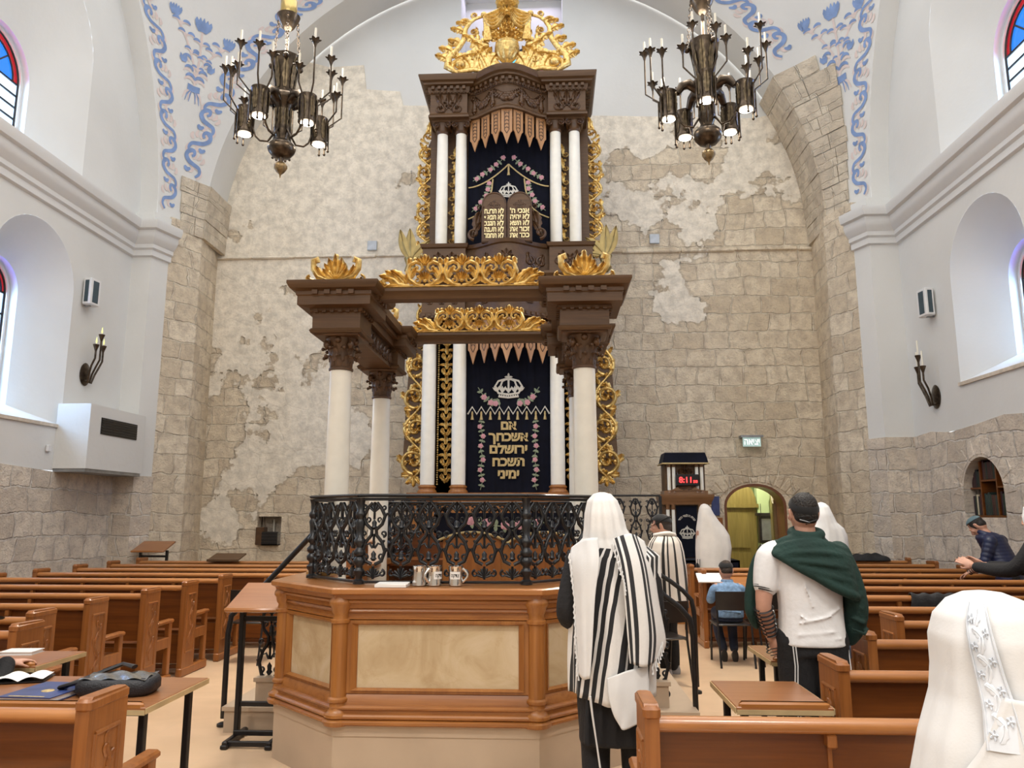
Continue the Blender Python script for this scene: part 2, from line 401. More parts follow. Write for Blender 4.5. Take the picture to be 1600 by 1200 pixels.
# ================================================================ the room
CX, CYR, ZS = -.75, 7.1, 7.05            # plan centre of the dome square, springing height
WL, WR, YB = -7.53, 6.03, 15.0
AP, AB, RA = 6.45, 6.9, 6.0               # side-arch plane, back-arch plane (from centre), arch radius
PZ = 2.30                                 # top of the bare stone dado
ST = 'structure'
def arc(cx, cz, r, a0, a1, n): return [(cx+r*cos(a0+(a1-a0)*i/n), cz+r*sin(a0+(a1-a0)*i/n)) for i in range(n+1)]
m = MB(); m.bx(WL-.6, WR+.6, -5, YB+.3, -.2, 0); m.build('floor', M_FLOOR, kind=ST)
m = MB(); m.bx(WL-.6, WR+.6, -5.2, -5, 0, 14); m.bx(WL-.7, WL-.05, -5, -3.9, 0, 13.4); m.bx(WR+.05, WR+.7, -5, -3.9, 0, 13.4); m.build('wall_rear', M_PLAS, kind=ST)
# ---- side walls with splayed window bays
def side_wall(sx):
    """sx=-1 left, +1 right; outline in (Y,Z)"""
    xw = WL if sx < 0 else WR
    fr = lambda u, v, w: (xw + sx*w, u, v)
    zd = PZ if sx < 0 else 2.88
    bays = [dict(c=10.5, h=.92, z0=3.0 if sx < 0 else 3.55, zs=5.06 if sx < 0 else 5.1, ic=10.45, ih=.46, iz0=3.25 if sx < 0 else 3.85, izs=4.95, d=.72),
            dict(c=9.9, h=1.45, z0=6.84, zs=8.9, ic=9.9, ih=.66, iz0=7.16, izs=8.15, d=.62)]
    for k in range(2):      # further bays of the same rhythm towards the viewer
        b = dict(bays[k]); b['c'] -= 4.2; b['ic'] -= 4.2; bays.append(b)
    low, up = [bays[0], bays[2]], [bays[1], bays[3]]
    def band(bs, za, zb, y0, y1, m):
        """plaster field za..zb pierced by arched bays"""
        bs = sorted(bs, key=lambda b: b['c']); y = y0
        for b in bs:
            A = arc(b['c'], b['zs'], b['h'], pi, pi/2, 12); B = arc(b['c'], b['zs'], b['h'], pi/2, 0, 12)
            m.poly([(y,za),(b['c'],za),(b['c'],b['z0']),(b['c']-b['h'],b['z0'])]+A+[(b['c'],zb),(y,zb)], fr, 0, .04)
            y = b['c']
            nxt = [q for q in bs if q['c'] > b['c']]
            ye = (b['c']+nxt[0]['c'])/2 if nxt else y1
            m.poly([(y,za),(ye,za),(ye,zb),(y,zb)]+B+[(b['c']+b['h'],b['z0']),(y,b['z0'])], fr, 0, .04)
            y = ye
    nm = 'wall_left' if sx < 0 else 'wall_right'
    m = MB(); band(low, zd, 6.6, -4, 13.2, m); band(up, 6.6, 12.9, -4, 13.2, m)
    # splayed reveals
    for b in bays:
        O = [(b['c']-b['h'],b['z0'])]+arc(b['c'],b['zs'],b['h'],pi,0,20)+[(b['c']+b['h'],b['z0'])]
        I = [(b['ic']-b['ih'],b['iz0'])]+arc(b['ic'],b['izs'],b['ih'],pi,0,20)+[(b['ic']+b['ih'],b['iz0'])]
        m.rings([[fr(u,v,.0) for u,v in O],[fr(u,v,b['d']*.75) for u,v in I],[fr(u,v,b['d']) for u,v in I]], True, False)
    m.build(nm, M_PLAS, kind=ST, smooth=35)
    # stone dado
    m = MB()
    if sx < 0: m.poly([(-4,0),(14,0),(14,zd+.02),(12.3,zd+.03),(11.4,zd-.02),(10,zd+.04),(-4,zd+.2)], fr, -.02, .3)
    else:
        n0, n1 = 10.58, 11.60
        A = arc(11.09, 1.93, .51, pi, pi/2, 8); B = arc(11.09, 1.93, .51, pi/2, 0, 8); zt = zd+.02
        m.poly([(-4,0),(11.09,0),(11.09,1.60),(n0,1.60)]+A+[(11.09,zt),(10.4,zt+.05),(9.6,zt-.02),(-4,zt+.02)], fr, -.02, .3)
        m.poly([(11.09,0),(14,0),(14,zt-.06),(12.4,zt+.03),(11.8,zt-.04),(11.09,zt)]+B+[(n1,1.60),(11.09,1.60)], fr, -.02, .3)
        m.bx(xw+.3, xw+.34, n0-.1, n1+.1, 1.5, 2.6); m.bx(xw, xw+.3, n0, n1, 1.5, 1.60)
        for i in range(9):       # rough voussoirs over the book niche
            a = pi*(.04+.92*i/8)
            M = Matrix.Rotation(a-pi/2, 4, 'X')
            m.cbx((xw+.012, 11.09+cos(a)*.66, 1.93+sin(a)*.66), (.08, .20, .26), .02, Matrix.Rotation(-(a-pi/2), 4, 'X') @ Matrix() if False else Matrix.Rotation(a-pi/2, 4, 'X'))
    m.build('trim_1' if sx < 0 else 'trim_2', M_STONE2, kind=ST)
    # windows
    k = 0
    for b in bays:
        xg = xw+sx*b['d']
        fg = lambda u, v, w: (xg + sx*w, u, v)
        k += 1; wn_ = f"window_{k + (0 if sx < 0 else 4)}"
        I = [(b['ic']-b['ih'],b['iz0'])]+arc(b['ic'],b['izs'],b['ih'],pi,0,20)+[(b['ic']+b['ih'],b['iz0'])]
        J = [(b['ic']-b['ih']+.05,b['iz0']+.05)]+arc(b['ic'],b['izs'],b['ih']-.05,pi,0,20)+[(b['ic']+b['ih']-.05,b['iz0']+.05)]
        m = MB(); m.rings([[fg(u,v,0) for u,v in I],[fg(u,v,-.05) for u,v in I],[fg(u,v,-.05) for u,v in J],[fg(u,v,0) for u,v in J]], True, False)
        w = m.build(wn_, M_WHITE, kind=ST)
        g = MB(); h = b['ih']-.05; zt = b['izs']
        def bar(y0, z0, y1, z1, t=.022): g.tube([(xg-sx*.01,y0,z0),(xg-sx*.01,y1,z1)], t, 6)
        for f in (-1, 0, 1): bar(b['ic']+f*h, b['iz0'], b['ic']+f*h, zt)
        nz = 5
        for i in range(nz+1): z = b['iz0']+.05+(zt-b['iz0']-.05)*i/nz; bar(b['ic']-h, z, b['ic']+h, z, .016)
        A = arc(b['ic'], zt, h, pi, 0, 14); B = arc(b['ic'], zt, h*.80, pi, 0, 14)
        g.tube([(xg-sx*.01,u,v) for u,v in A], .02, 6); g.tube([(xg-sx*.01,u,v) for u,v in B], .016, 6)
        for a in (pi*.25, pi*.5, pi*.75): bar(b['ic'], zt, b['ic']+h*.80*cos(a), zt+h*.80*sin(a), .014)
        g.build('glazing_bars', M_BLK, w)
        p = MB(); p.bx(xg, xg+sx*.006, b['ic']-h, b['ic']+h, b['iz0']+.05, zt) ; p.build('clear_panes', G_CLEAR, w)
        for cmat, r0, r1, nme in ((G_BLUE, 0, h*.80, 'blue_glass'), (G_RED, h*.80, h, 'red_glass')):
            p = MB(); a1 = [fg(u,v,.0) for u,v in arc(b['ic'], zt, max(r0,.001), pi, 0, 14)]; a2 = [fg(u,v,.0) for u,v in arc(b['ic'], zt, r1, pi, 0, 14)]
            p.rings([a1, a2], False, False); p.build(nme, cmat, w)
        s = MB(); s.bx(min(xw-sx*.03, xg), max(xw-sx*.03, xg), b['c']-b['h']-.02, b['c']+b['h']+.02, b['z0']-.05, b['z0']); s.build('window_sill', M_SILL, w)
G_CLEAR = glassmat('pale_window_glass', (.80,.90,.98)); G_BLUE = glassmat('blue_stained_glass', (.02,.16,.60)); G_RED = glassmat('red_stained_glass', (.28,.012,.016)); G_CYAN = glassmat('cyan_stained_glass', (.08,.6,.95))
M_SILL = mat('pale_stone_sill', (.66,.58,.48), .6, nscale=10)
side_wall(-1); side_wall(1)
# ---- corner piers (plan outlines) and cornices
def pier(sx):
    s = sx
    q = lambda d, y: (CX+s*d, y)
    A, B, C, D = q(6.42,12.98), q(6.30,13.36), q(6.0,14.0), q(6.12,YB)
    E = q(6.78,12.98)
    if s > 0: A, B, C, D, E = q(6.30,12.98), q(6.16,13.3), q(5.92,14.0), q(6.02,YB), q(6.78,12.98)
    zp = PZ if s < 0 else 2.9
    o = q(7.3, YB)
    def col(pts, z0, z1, name, mt):
        m = MB(); P_ = pts if s < 0 else pts[::-1]
        a = sum(P_[i][0]*P_[(i+1)%len(P_)][1]-P_[(i+1)%len(P_)][0]*P_[i][1] for i in range(len(P_)))
        if a < 0: P_ = P_[::-1]
        m.poly(P_, lambda u, v, w: (u, v, w), z0, z1); return m.build(name, mt, kind=ST)
    n0 = 3 if s < 0 else 8
    Eo = q(7.3,12.98); Bo = q(7.3,B[1])
    col([Eo, A, B, Bo], zp, 7.1, f'trim_{n0}', M_PLAS)                      # plastered face
    col([Bo, B, C, D, o], 0, 7.15, f'trim_{n0+1}', M_STONE)                 # bare stone
    col([q(7.3,12.95), q(6.40 if s < 0 else 6.27,12.95), (B[0]-s*.03,B[1]), q(7.3,B[1])], 0, zp, f'trim_{n0+2}', M_STONE2)
    # cornice: runs along the wall, round the pier and stops at the bare stone
    x0 = WL if s < 0 else WR
    path = [(x0,-4),(x0,12.98),(A[0],12.98),(B[0],B[1]+.02)]
    prof = [(0,-.62),(.05,-.60),(.05,-.50),(.09,-.47),(.09,-.40),(.16,-.32),(.19,-.25),(.19,-.17),(.25,-.15),(.28,-.06),(.28,0),(0,0)]
    if s > 0: path = path[::-1]
    prof = [(a if s < 0 else a, b) for a, b in prof]
    m = MB(); m.sweep(prof, path, z=6.85)
    m.build(f'trim_{n0+3}', M_CORN, kind=ST, smooth=30, recalc=True)
pier(-1); pier(1)
# ---- pendentives, side arches, back arch soffit
def Lp(t, s): return (CX+s*AP, CYR+RA*cos(t), ZS+RA*sin(t))
def Bp(t, s): return (CX+s*RA*cos(t), CYR+AB, ZS+RA*sin(t))
def pend(t, f, s, off=0):
    a, b = Lp(t,s), Bp(t,s)
    ra, rb = math.hypot(a[0]-CX,a[1]-CYR), math.hypot(b[0]-CX,b[1]-CYR)
    ta, tb = math.atan2(a[1]-CYR, s*(a[0]-CX)), math.atan2(b[1]-CYR, s*(b[0]-CX))
    th, r = ta+(tb-ta)*f, ra+(rb-ra)*f-off
    k = r*cos(th)
    return (CX+s*k, CYR+r*sin(th), a[2]-off*.25)
TM = rad(80)
m = MB()
for s in (-1, 1):
    f = (lambda u, v, s=s: pend(v*TM, u if s > 0 else 1-u, s))
    m.grid(f, 24, 30)
    # soffit of side arch (down to the springing and beyond, towards the viewer)
    g = lambda u, v, s=s: ((CX+s*AP if (u > .5) == (s < 0) else (WL if s < 0 else WR)), CYR+RA*cos(v*pi*.75), ZS-.25*(v==0)+RA*sin(v*pi*.75))
    m.grid(g, 1, 40)
m.build('ceiling', M_PLAS, kind=ST, smooth=60)
m = MB()
m.grid(lambda u, v: (CX+RA*cos(pi*v)*(1+.015*u), CYR+AB+(YB-CYR-AB)*u, ZS+RA*sin(pi*v)*(1+.015*u)), 1, 64)
m.build('trim_13', M_PLAS, kind=ST, smooth=60)
# bare stone left on the lower arch: voussoirs on face and soffit
def voussoirs(s, a1, name):
    m = MB(); random.seed(11+s); a = rad(-1); da = rad(3.4)
    def blk(f0, f1, a0, a1_, d):
        # block on pendentive face between pendentive params f (0 side arch..1 back arch), hugging the surface
        o = [pend(a0+e, f0, s, d) for e in (.004,)]; pts = [pend(a0+.0012,f0+.004,s,d), pend(a0+.0008,f1-.004,s,d), pend(a1_-.001,f1-.004,s,d), pend(a1_-.0012,f0+.004,s,d)]
        bk = [pend(a0+.004,f0+.01,s,-.05), pend(a0+.004,f1-.01,s,-.05), pend(a1_-.004,f1-.01,s,-.05), pend(a1_-.004,f0+.01,s,-.05)]
        m.add(bk+pts, [(4,5,6,7),(0,1,5,4),(1,2,6,5),(2,3,7,6),(3,0,4,7),(3,2,1,0)])
    while a < a1:
        b = a+da*random.uniform(.8,1.25)
        t = max(0, a)
        wf = math.dist(Lp(max(.01,t),s), Bp(max(.01,t),s))
        w = min(.97, random.uniform(.72,.95)/wf)         # metres of bare stone on the face
        f0 = max(1-w, .50-.12*min(1,t*4)); k = random.choice((.35,.5,.62))
        d = lambda: random.uniform(.03,.05)
        if f0 < .05: f0 = .02
        blk(f0, f0+(1-f0)*k, a, b, d()); blk(f0+(1-f0)*k, 1, a, b, d())
        # soffit stones
        for y0, y1 in ((14.0,14.42),(14.42,15.0)):
            e = random.uniform(.035,.05); ri = RA-e
            P_ = lambda r, q, y: (CX+s*r*cos(q), y, ZS+r*sin(q))
            v = [P_(RA+.05,a+.001,y0-.03),P_(RA+.05,b-.001,y0-.03),P_(RA+.05,b-.001,y1),P_(RA+.05,a+.001,y1),P_(ri,a+.001,y0-.03),P_(ri,b-.001,y0-.03),P_(ri,b-.001,y1-.01),P_(ri,a+.001,y1-.01)]
            m.add(v, [(4,5,6,7),(0,1,5,4),(1,2,6,5),(2,3,7,6),(3,0,4,7)])
        a = b
    m.build(name, M_STONEA, kind=ST, recalc=True)
voussoirs(-1, rad(8), 'trim_14'); voussoirs(1, rad(29), 'trim_15')
# ---- painted scroll borders and tulip bouquets on the pendentives
def stroke(m, pts, w, S, lift):
    """flat painted brush stroke on surface S(u,v)"""
    n = len(pts); L = []; 
    for i in range(n):
        a, b = pts[max(0,i-1)], pts[min(n-1,i+1)]; d = math.hypot(b[0]-a[0], b[1]-a[1]) or 1
        nx, ny = -(b[1]-a[1])/d, (b[0]-a[0])/d; k = w[i] if hasattr(w, '__len__') else w
        L.append([S(pts[i][0]+nx*k, pts[i][1]+ny*k, lift), S(pts[i][0]-nx*k, pts[i][1]-ny*k, lift)])
    m.rings(L, False, False)
def spiral(cx, cy, r, a0, turns, n=14, sh=.75):
    return [(cx+r*(1-sh*i/n)*cos(a0+turns*2*pi*i/n), cy+r*(1-sh*i/n)*sin(a0+turns*2*pi*i/n)) for i in range(n+1)]
def tap(n, w, e=.25): return [w*(e+(1-e)*sin(pi*min(1,(i+.5)/n))**.8) for i in range(n)]
def border(s, side, t0, t1, name):
    # arc-length coordinate u along, v across (0..1) of a band .45 m wide
    L = RA*(t1-t0)
    def S(u, v, lift):
        t = t0+u/RA
        a, b = Lp(t,s), Bp(t,s); wd = max(math.dist(a,b)*1.05, .3)
        f = (.07+v*.36)/wd if side == 'wall' else 1-(.24+v*.46)/wd
        return pend(t, max(0,min(1,f)), s, lift)
    bl, pk = MB(), MB(); k = 0; u = .12; w = .36 if side == 'wall' else .46; S_ = lambda a, b, l: S(a, b/w+.5, l)
    def fine(P_, n=4):
        return [tuple(.5*((2*b_)+(c_-a_)*t+(2*a_-5*b_+4*c_-d_)*t*t+(3*b_-a_-3*c_+d_)*t**3) for a_,b_,c_,d_ in zip(P_[max(0,i-1)],P_[i],P_[i+1],P_[min(len(P_)-1,i+2)])) for i in range(len(P_)-1) for t in [j/n for j in range(n)]]+[P_[-1]]
    q = w*.42
    while u < L-.4:
        d = 1 if k % 2 == 0 else -1
        A = fine([(u-.02,-d*q*.55),(u+.07,-d*q*.95),(u+.17,-d*q*.75),(u+.21,-d*q*.1),(u+.25,d*q*.5),(u+.35,d*q*.95),(u+.46,d*q*.75),(u+.47,d*q*.25),(u+.40,d*q*.12),(u+.36,d*q*.35)])
        stroke(bl, A, [x*.95 for x in tap(len(A), q*.24, .45)], S_, .012)
        stroke(bl, fine([(u+.12,d*q*.15),(u+.08,d*q*.5),(u+.13,d*q*.85)]), tap(9, q*.22, .2), S_, .012)
        B = fine([(x-.035, y-d*q*.22) for x, y in A[::4]]); stroke(pk, B, tap(len(B), q*.20, .4), S_, .009)
        for e, l in ((.27,-.75),(.33,-.3),(.05,.2)): stroke(pk, fine([(u+e,d*q*l),(u+e+.05,d*q*(l-.3)),(u+e+.13,d*q*(l-.25))]), tap(9, q*.18, .2), S_, .009)
        u += .44; k += 1
    o = bl.build(name, M_BLUEP, kind=ST); pk.build('pink_tendrils', M_PINKP, o)
border(-1, 'wall', .02, 1.25, 'trim_16'); border(1, 'wall', .02, 1.25, 'trim_17')
border(-1, 'back', rad(9), 1.3, 'trim_18'); border(1, 'back', rad(32), 1.3, 'trim_19')
def bouquet(s, t0, f0, name):
    H = 1.62
    def S(x, y, l):
        t = t0+(y)/RA*1.0
        a, b = Lp(t,s), Bp(t,s); wd = math.dist(a,b)*1.05
        return pend(t, f0+ (x*s*-1)/wd*-1*-1, s, l)
    b, p = MB(), MB()
    def cres(m, x, y, r, a0, da, w_, l): q = [(x+r*cos(a0+da*i/8), y+r*sin(a0+da*i/8)) for i in range(9)]; stroke(m, q, tap(9, w_, .12), S, l)
    for i, (tx, ty, bow) in enumerate(((-.58,1.46,.10),(.0,1.38,.03),(.56,1.28,-.10))):
        pts = [(tx*q**1.25+bow*sin(pi*q), .20+(ty-.20)*q) for q in [j/14 for j in range(15)]]
        stroke(p, pts, .020, S, .008)
        for j in ((7,10,12) if i != 1 else (4,7,10)):
            x, y = pts[j]; r = .055+.055*j/14
            for d in (-1, 1):
                cres(p, x+d*r, y+.0, r, pi/2+d*pi/2, -d*2.4, r*.26, .009); cres(b, x+d*r*1.05, y+.035, r*.9, pi/2+d*.9, -d*1.9, r*.30, .011)
        x, y = pts[-1]; R_ = .11 if i != 1 else .15
        for d in (-1,-.5,0,.5,1): stroke(b, [(x+d*R_*.35,y-.03),(x+d*R_*.75,y+R_*.55),(x+d*R_*.95,y+R_*1.1),(x+d*R_*1.0,y+R_*(1.75-.25*abs(d)))], [R_*.20,R_*.34,R_*.26,.004], S, .012)
        for d in (-1, 1): cres(p, x+d*R_*.8, y-.01, R_*.8, pi/2+d*pi/2, -d*1.6, .02, .010)
    for d in (-1, 1):
        for y, r, x in ((.34,.10,.10),(.50,.09,.15),(.70,.085,.22)): cres(b, d*x, y, r, pi/2-d*1.2, d*2.6, r*.32, .011); cres(p, d*(x+.02), y-.07, r, pi/2-d*1.2, d*2.4, r*.28, .009)
        x, y = d*.27, .62
        for e in (-1,0,1): stroke(b, [(x+e*.02,y),(x+e*.05+d*.02,y+.08),(x+e*.06+d*.03,y+.15)], [.02,.035,.004], S, .012)
        for e in (.05,.11): stroke(p, [(d*.03,.2),(d*e*1.4,.08),(d*e*1.9,-.06)], [.016,.022,.008], S, .009); stroke(b, [(d*.02,.2),(d*e*1.1,.05),(d*e*1.4,-.09)], [.010,.013,.005], S, .011)
    for y in (.16,.2,.24): stroke(b, [(-.13,y),(0,y-.02),(.13,y)], [.02,.024,.02], S, .013)
    o = b.build(name, M_BLUEP, kind=ST); p.build('pink_stems', M_PINKP, o)
bouquet(-1, rad(24), .47, 'trim_20'); bouquet(1, rad(22), .40, 'trim_21')
# ---- back wall: bare masonry below, plastered lunette with window slot above
fb = lambda u, v, w: (u, YB-w, v)
xn0, xn1, zn0, zn1 = -5.72, -5.25, 1.05, 1.60
dz = [(3.31,0),(3.31,1.80)]+[(3.895+.585*cos(a), 1.80+.42*sin(a)) for a in [pi*(1-i/16) for i in range(17)]]+[(4.48,1.80),(4.48,0)]
xm = (xn0+xn1)/2
top = [(-4.68,11.16),(-3.94,11.19),(-3.87,10.62),(-3.14,10.55),(-3.06,10.22),(-2.4,10.2),(-.75,10.0),(1.0,9.88),(2.9,9.80),(3.6,9.77),(4.3,9.73),(4.72,9.83),(5.5,9.5)]
m = MB()
m.poly([(-7.3,0),(xm,0),(xm,zn0),(xn0,zn0),(xn0,zn1),(xm,zn1),(xm,11.4),(-7.3,9.5)], fb, -.25, .0)
m.poly([(xm,0)]+dz+[(5.7,0)]+top[::-1]+[(xm,11.4),(xm,zn1),(xn1,zn1),(xn1,zn0),(xm,zn0)], fb, -.25, .0)
# ledge left by an old string course
random.seed(3); xq = -6.9
while xq < 5.2:
    w_ = random.uniform(.5,1.6); h_ = random.uniform(.03,.075)
    m.cbx((xq+w_/2, YB-.01, 6.88), (w_-.01, .10, h_), .02); xq += w_
# relieving arch over the door
for i in range(15):
    a = pi*(.06+.88*i/14); x, z = 3.895+.86*cos(a), 1.72+.66*sin(a)
    m.cbx((x, YB+.012, z), (.13+random.uniform(-.02,.02), .06, .28), .02, Matrix.Rotation(pi/2-math.atan2(.86*sin(a), .66*cos(a))*1, 4, 'Y'))
m.build('wall_back', M_STONE, kind=ST)
sl0, sl1 = -1.85, .35
m = MB(); yb = YB+.03
fl = lambda u, v, w: (u, yb+w, v)
m.poly([(-7.2,7),(sl0,7),(sl0,13.4),(-7.2,13.4)], fl, 0, .05); m.poly([(sl1,7),(5.8,7),(5.8,13.4),(sl1,13.4)], fl, 0, .05); m.poly([(sl0,7),(sl1,7),(sl1,9.7),(sl0,9.7)], fl, 0, .05)
wx, wz, wr, yw = -.42, 11.58, .52, 16.0
# slot reveals and its rear wall around a round window
m.bx(sl0-.05, sl0, yb+.05, yw, 9.7, 13.4); m.bx(sl1, sl1+.05, yb+.05, yw, 9.7, 13.4); m.bx(sl0, sl1, yb+.05, yw, 9.65, 9.7); m.bx(sl0, sl1, yb+.05, yw, 13.3, 13.4)
fw = lambda u, v, w: (u, yw+w, v)
A = arc(wx, wz, wr, pi, pi*2, 14); B = arc(wx, wz, wr, pi, 0, 14)
m.poly([(sl0-.05,9.65),(sl1+.05,9.65),(sl1+.05,wz)]+A[::-1]+[(sl0-.05,wz)], fw, 0, .08); m.poly([(sl0-.05,wz)]+B+[(sl1+.05,wz),(sl1+.05,13.3),(sl0-.05,13.3)], fw, 0, .08)
m.build('wall_back_upper', M_PLAS, kind=ST)
w = MB(); w.tube([(u, yw-.01, v) for u, v in arc(wx, wz, wr, 0, 2*pi, 28)], .03, 6); w = w.build('window_9', M_BLK, kind=ST)
random.seed(5)
for k in range(12):
    a0, a1 = 2*pi*k/12, 2*pi*(k+1)/12
    for r0, r1 in ((0.02,.24),(.24,wr)):
        p = MB(); p.rings([[(u, yw+.03, v) for u, v in arc(wx,wz,r0,a0,a1,4)],[(u, yw+.03, v) for u, v in arc(wx,wz,r1,a0,a1,4)]], False, False)
        p.build('stained_pane', random.choice((G_CYAN, G_BLUE, G_RED, G_CLEAR, G_CYAN)), w)
# ---- door opening, green vestibule behind it
M_GREEN_W = plastermat('green_vestibule_paint', (.50,.60,.30)); M_DOORW = woodmat('olive_door_wood', (.26,.20,.055), (.17,.125,.03), axis=2)
d = MB(); I = [(u,v) for u,v in dz]; 
O = [(3.24,0),(3.24,1.82)]+[(3.895+.655*cos(a), 1.82+.47*sin(a)) for a in [pi*(1-i/16) for i in range(17)]]+[(4.55,1.82),(4.55,0)]
J = [(3.36,0),(3.36,1.79)]+[(3.895+.535*cos(a), 1.79+.38*sin(a)) for a in [pi*(1-i/16) for i in range(17)]]+[(4.43,1.79),(4.43,0)]
d.rings([[fb(u,v,.0) for u,v in I],[fb(u,v,.0) for u,v in J],[fb(u,v,-.5) for u,v in J],[fb(u,v,-.5) for u,v in I]], True, False)
d1 = d.build('door_1', woodmat('red_brown_door_frame', (.20,.075,.03), (.13,.045,.018), axis=2), kind=ST, recalc=True)
v = MB(); v.bx(2.0,5.6,18.2,18.3,0,3.2); v.bx(5.5,5.6,15.3,18.3,0,3.2); v.bx(2.0,2.1,15.3,18.3,0,3.2); v.bx(2,5.6,15.3,18.3,3.1,3.2)
v.poly([(4.38,0)]+[(4.62,0),(4.62,1.9)]+[(4.62+.5*(1-cos(a)),1.9+.5*sin(a)) for a in (0,.5,1.0,1.57)]+[(5.5,2.4),(5.5,3.1),(4.38,3.1)], lambda u,v_,w: (u,16.9-w,v_), 0, .2)
v.build('wall_vestibule', M_GREEN_W, kind=ST)
v = MB(); v.bx(2,5.6,15.3,18.3,-.2,.0); v.build('floor_vestibule', M_FLOOR, kind=ST)
# olive double door standing in the vestibule's far side, ajar leaf on the right
lf = MB(); lf.bx(3.3,4.36,16.75,16.82,0.02,1.78)
lf = lf.build('door_2', M_DOORW, kind=ST)
q = MB()
for z0, z1 in ((.15,.85),(.95,1.68)): q.bx(3.45,4.2,16.72,16.75,z0,z1)
q.bx(3.3,4.4,16.68,16.78,1.78,1.86); q.build('door_panel', M_DOORW, lf)
q = MB(); q.poly([(3.35,1.86),(4.36,1.86)]+[(3.86+.5*cos(a),1.86+.55*sin(a)) for a in [i*pi/12 for i in range(13)]], lambda u,v_,w:(u,16.75-w,v_), 0, .05); q.build('fanlight', M_DOORW, lf)
q = MB(); q.bx(4.22,4.27,16.68,16.75,.5,.72); q.build('door_handle', M_BLK, lf)
lf = MB(); fq = lambda u, v_, w: (4.43-.0+w+u*.16, 15.5+u, v_)
lf.poly([(0,.02),(.55,.02),(.55,1.85)]+[(.275+.275*cos(a),1.85+.28*sin(a)) for a in [i*pi/10 for i in range(11)]]+[(0,1.85)], fq, -.05, 0)
lf = lf.build('door_3', woodmat('varnished_ajar_door', (.30,.20,.10), (.2,.12,.06), axis=2, rough=.15, coat=.8), kind=ST)
q = MB(); q.poly([(.08,.15),(.47,.15),(.47,1.0),(.08,1.0)], fq, -.07, -.05); q.poly([(.08,1.1),(.47,1.1),(.47,1.85),(.275,2.05),(.08,1.85)], fq, -.07, -.05); q.build('door_panel', M_DOORW, lf)
area('vestibule_lamp', (3.9, 16.0, 3.0), (0,0,0), .8, .8, 38, (1,.97,.85))
# niche in the left of the wall
n = MB(); n.bx(xn0-.05,xn1+.05,YB+.4,YB+.45,zn0-.1,zn1+.1); n.bx(xn0-.05,xn0,YB+.2,YB+.45,zn0,zn1); n.bx(xn1,xn1+.05,YB+.2,YB+.45,zn0,zn1); n.bx(xn0,xn1,YB+.2,YB+.45,zn0-.05,zn0); n.bx(xn0,xn1,YB+.2,YB+.45,zn1,zn1+.05)
n.build('wall_niche', M_STONE2, kind=ST)
# ================================================================ ornament vocabulary
def gs(m, fr, pts, w, h, back=0.):
    """raised scroll band: rounded relief of half-width w and height h along 2-D pts"""
    n = len(pts); R = []
    for i in range(n):
        a, b = pts[max(0,i-1)], pts[min(n-1,i+1)]; d = math.hypot(b[0]-a[0], b[1]-a[1]) or 1e-6
        nx, ny = -(b[1]-a[1])/d, (b[0]-a[0])/d
        k = w[i] if hasattr(w, '__len__') else w; hh = h*(k/max(w)) if hasattr(w, '__len__') else h
        x, y = pts[i]
        R.append([fr(x+nx*o*k, y+ny*o*k, q) for o, q in ((1,-back*hh*.4),(.72,hh*.72),(0,hh),(-.72,hh*.72),(-1,-back*hh*.4),(0,-back*hh-.002))])
    m.rings(R)
def gleaf(m, fr, x, y, ang, L, w, curl=0., h=.03, lobes=4, n=12, back=0):
    """acanthus leaf with a lobed edge, raised midrib and curling tip"""
    R = []; px, py, a = x, y, ang
    for i in range(n+1):
        t = i/n
        k = w*1.12*(sin(pi*min(1,t*.86+.08))**.55)*(.52+.48*abs(sin(pi*lobes*t+.3))**.7)
        if i == n: k = w*.10
        nx, ny = -sin(a), cos(a); lift = h*(.6+.9*t*t)
        R.append([fr(px+nx*o*k, py+ny*o*k, q) for o, q in ((1,lift*.25),(.5,lift*.75),(.12,lift*.55),(0,lift*1.15),(-.12,lift*.55),(-.5,lift*.75),(-1,lift*.25),(0,-back*h-.002))])
        px += cos(a)*L/n; py += sin(a)*L/n; a += curl/n
    m.rings(R)
def gball(m, fr, x, y, r, h=.6): 
    R = []
    for t in (0, .35, .7, 1):
        k = r*cos(t*pi/2*.98); R.append([fr(x+k*cos(2*pi*i/10), y+k*sin(2*pi*i/10), r*h*sin(t*pi/2)) for i in range(10)])
    m.rings(R)
def rosette(m, fr, x, y, r, n=6, h=.03):
    for i in range(n):
        a = 2*pi*i/n; gleaf(m, fr, x+cos(a)*r*.2, y+sin(a)*r*.2, a, r*.85, r*.3, 0, h, 2, 5)
    gball(m, fr, x, y, r*.3, 1)
def gspiral(m, fr, cx, cy, R, a0, turns, w, h, leaves=0, end=True, n=26, shr=.8, lw=.4):
    pts = [(cx+R*(1-shr*(i/n)**.85)*cos(a0+turns*2*pi*i/n), cy+R*(1-shr*(i/n)**.85)*sin(a0+turns*2*pi*i/n)) for i in range(n+1)]
    gs(m, fr, pts, [w*(1-.55*i/n) for i in range(n+1)], h)
    if end: rosette(m, fr, pts[-1][0], pts[-1][1], R*.30, 5, h)
    for k in range(leaves):
        i = int((k+.5)/leaves*n*.72); a = a0+turns*2*pi*i/n; d = 1 if turns > 0 else -1
        gleaf(m, fr, pts[i][0], pts[i][1], a+d*.75, R*.62, R*lw*.72, d*1.2, h*.8, 3, 8)
        j = min(n, i+3); gleaf(m, fr, pts[j][0], pts[j][1], a+pi+d*.2, R*.42, R*lw*.50, d*1.6, h*.7, 3, 7)
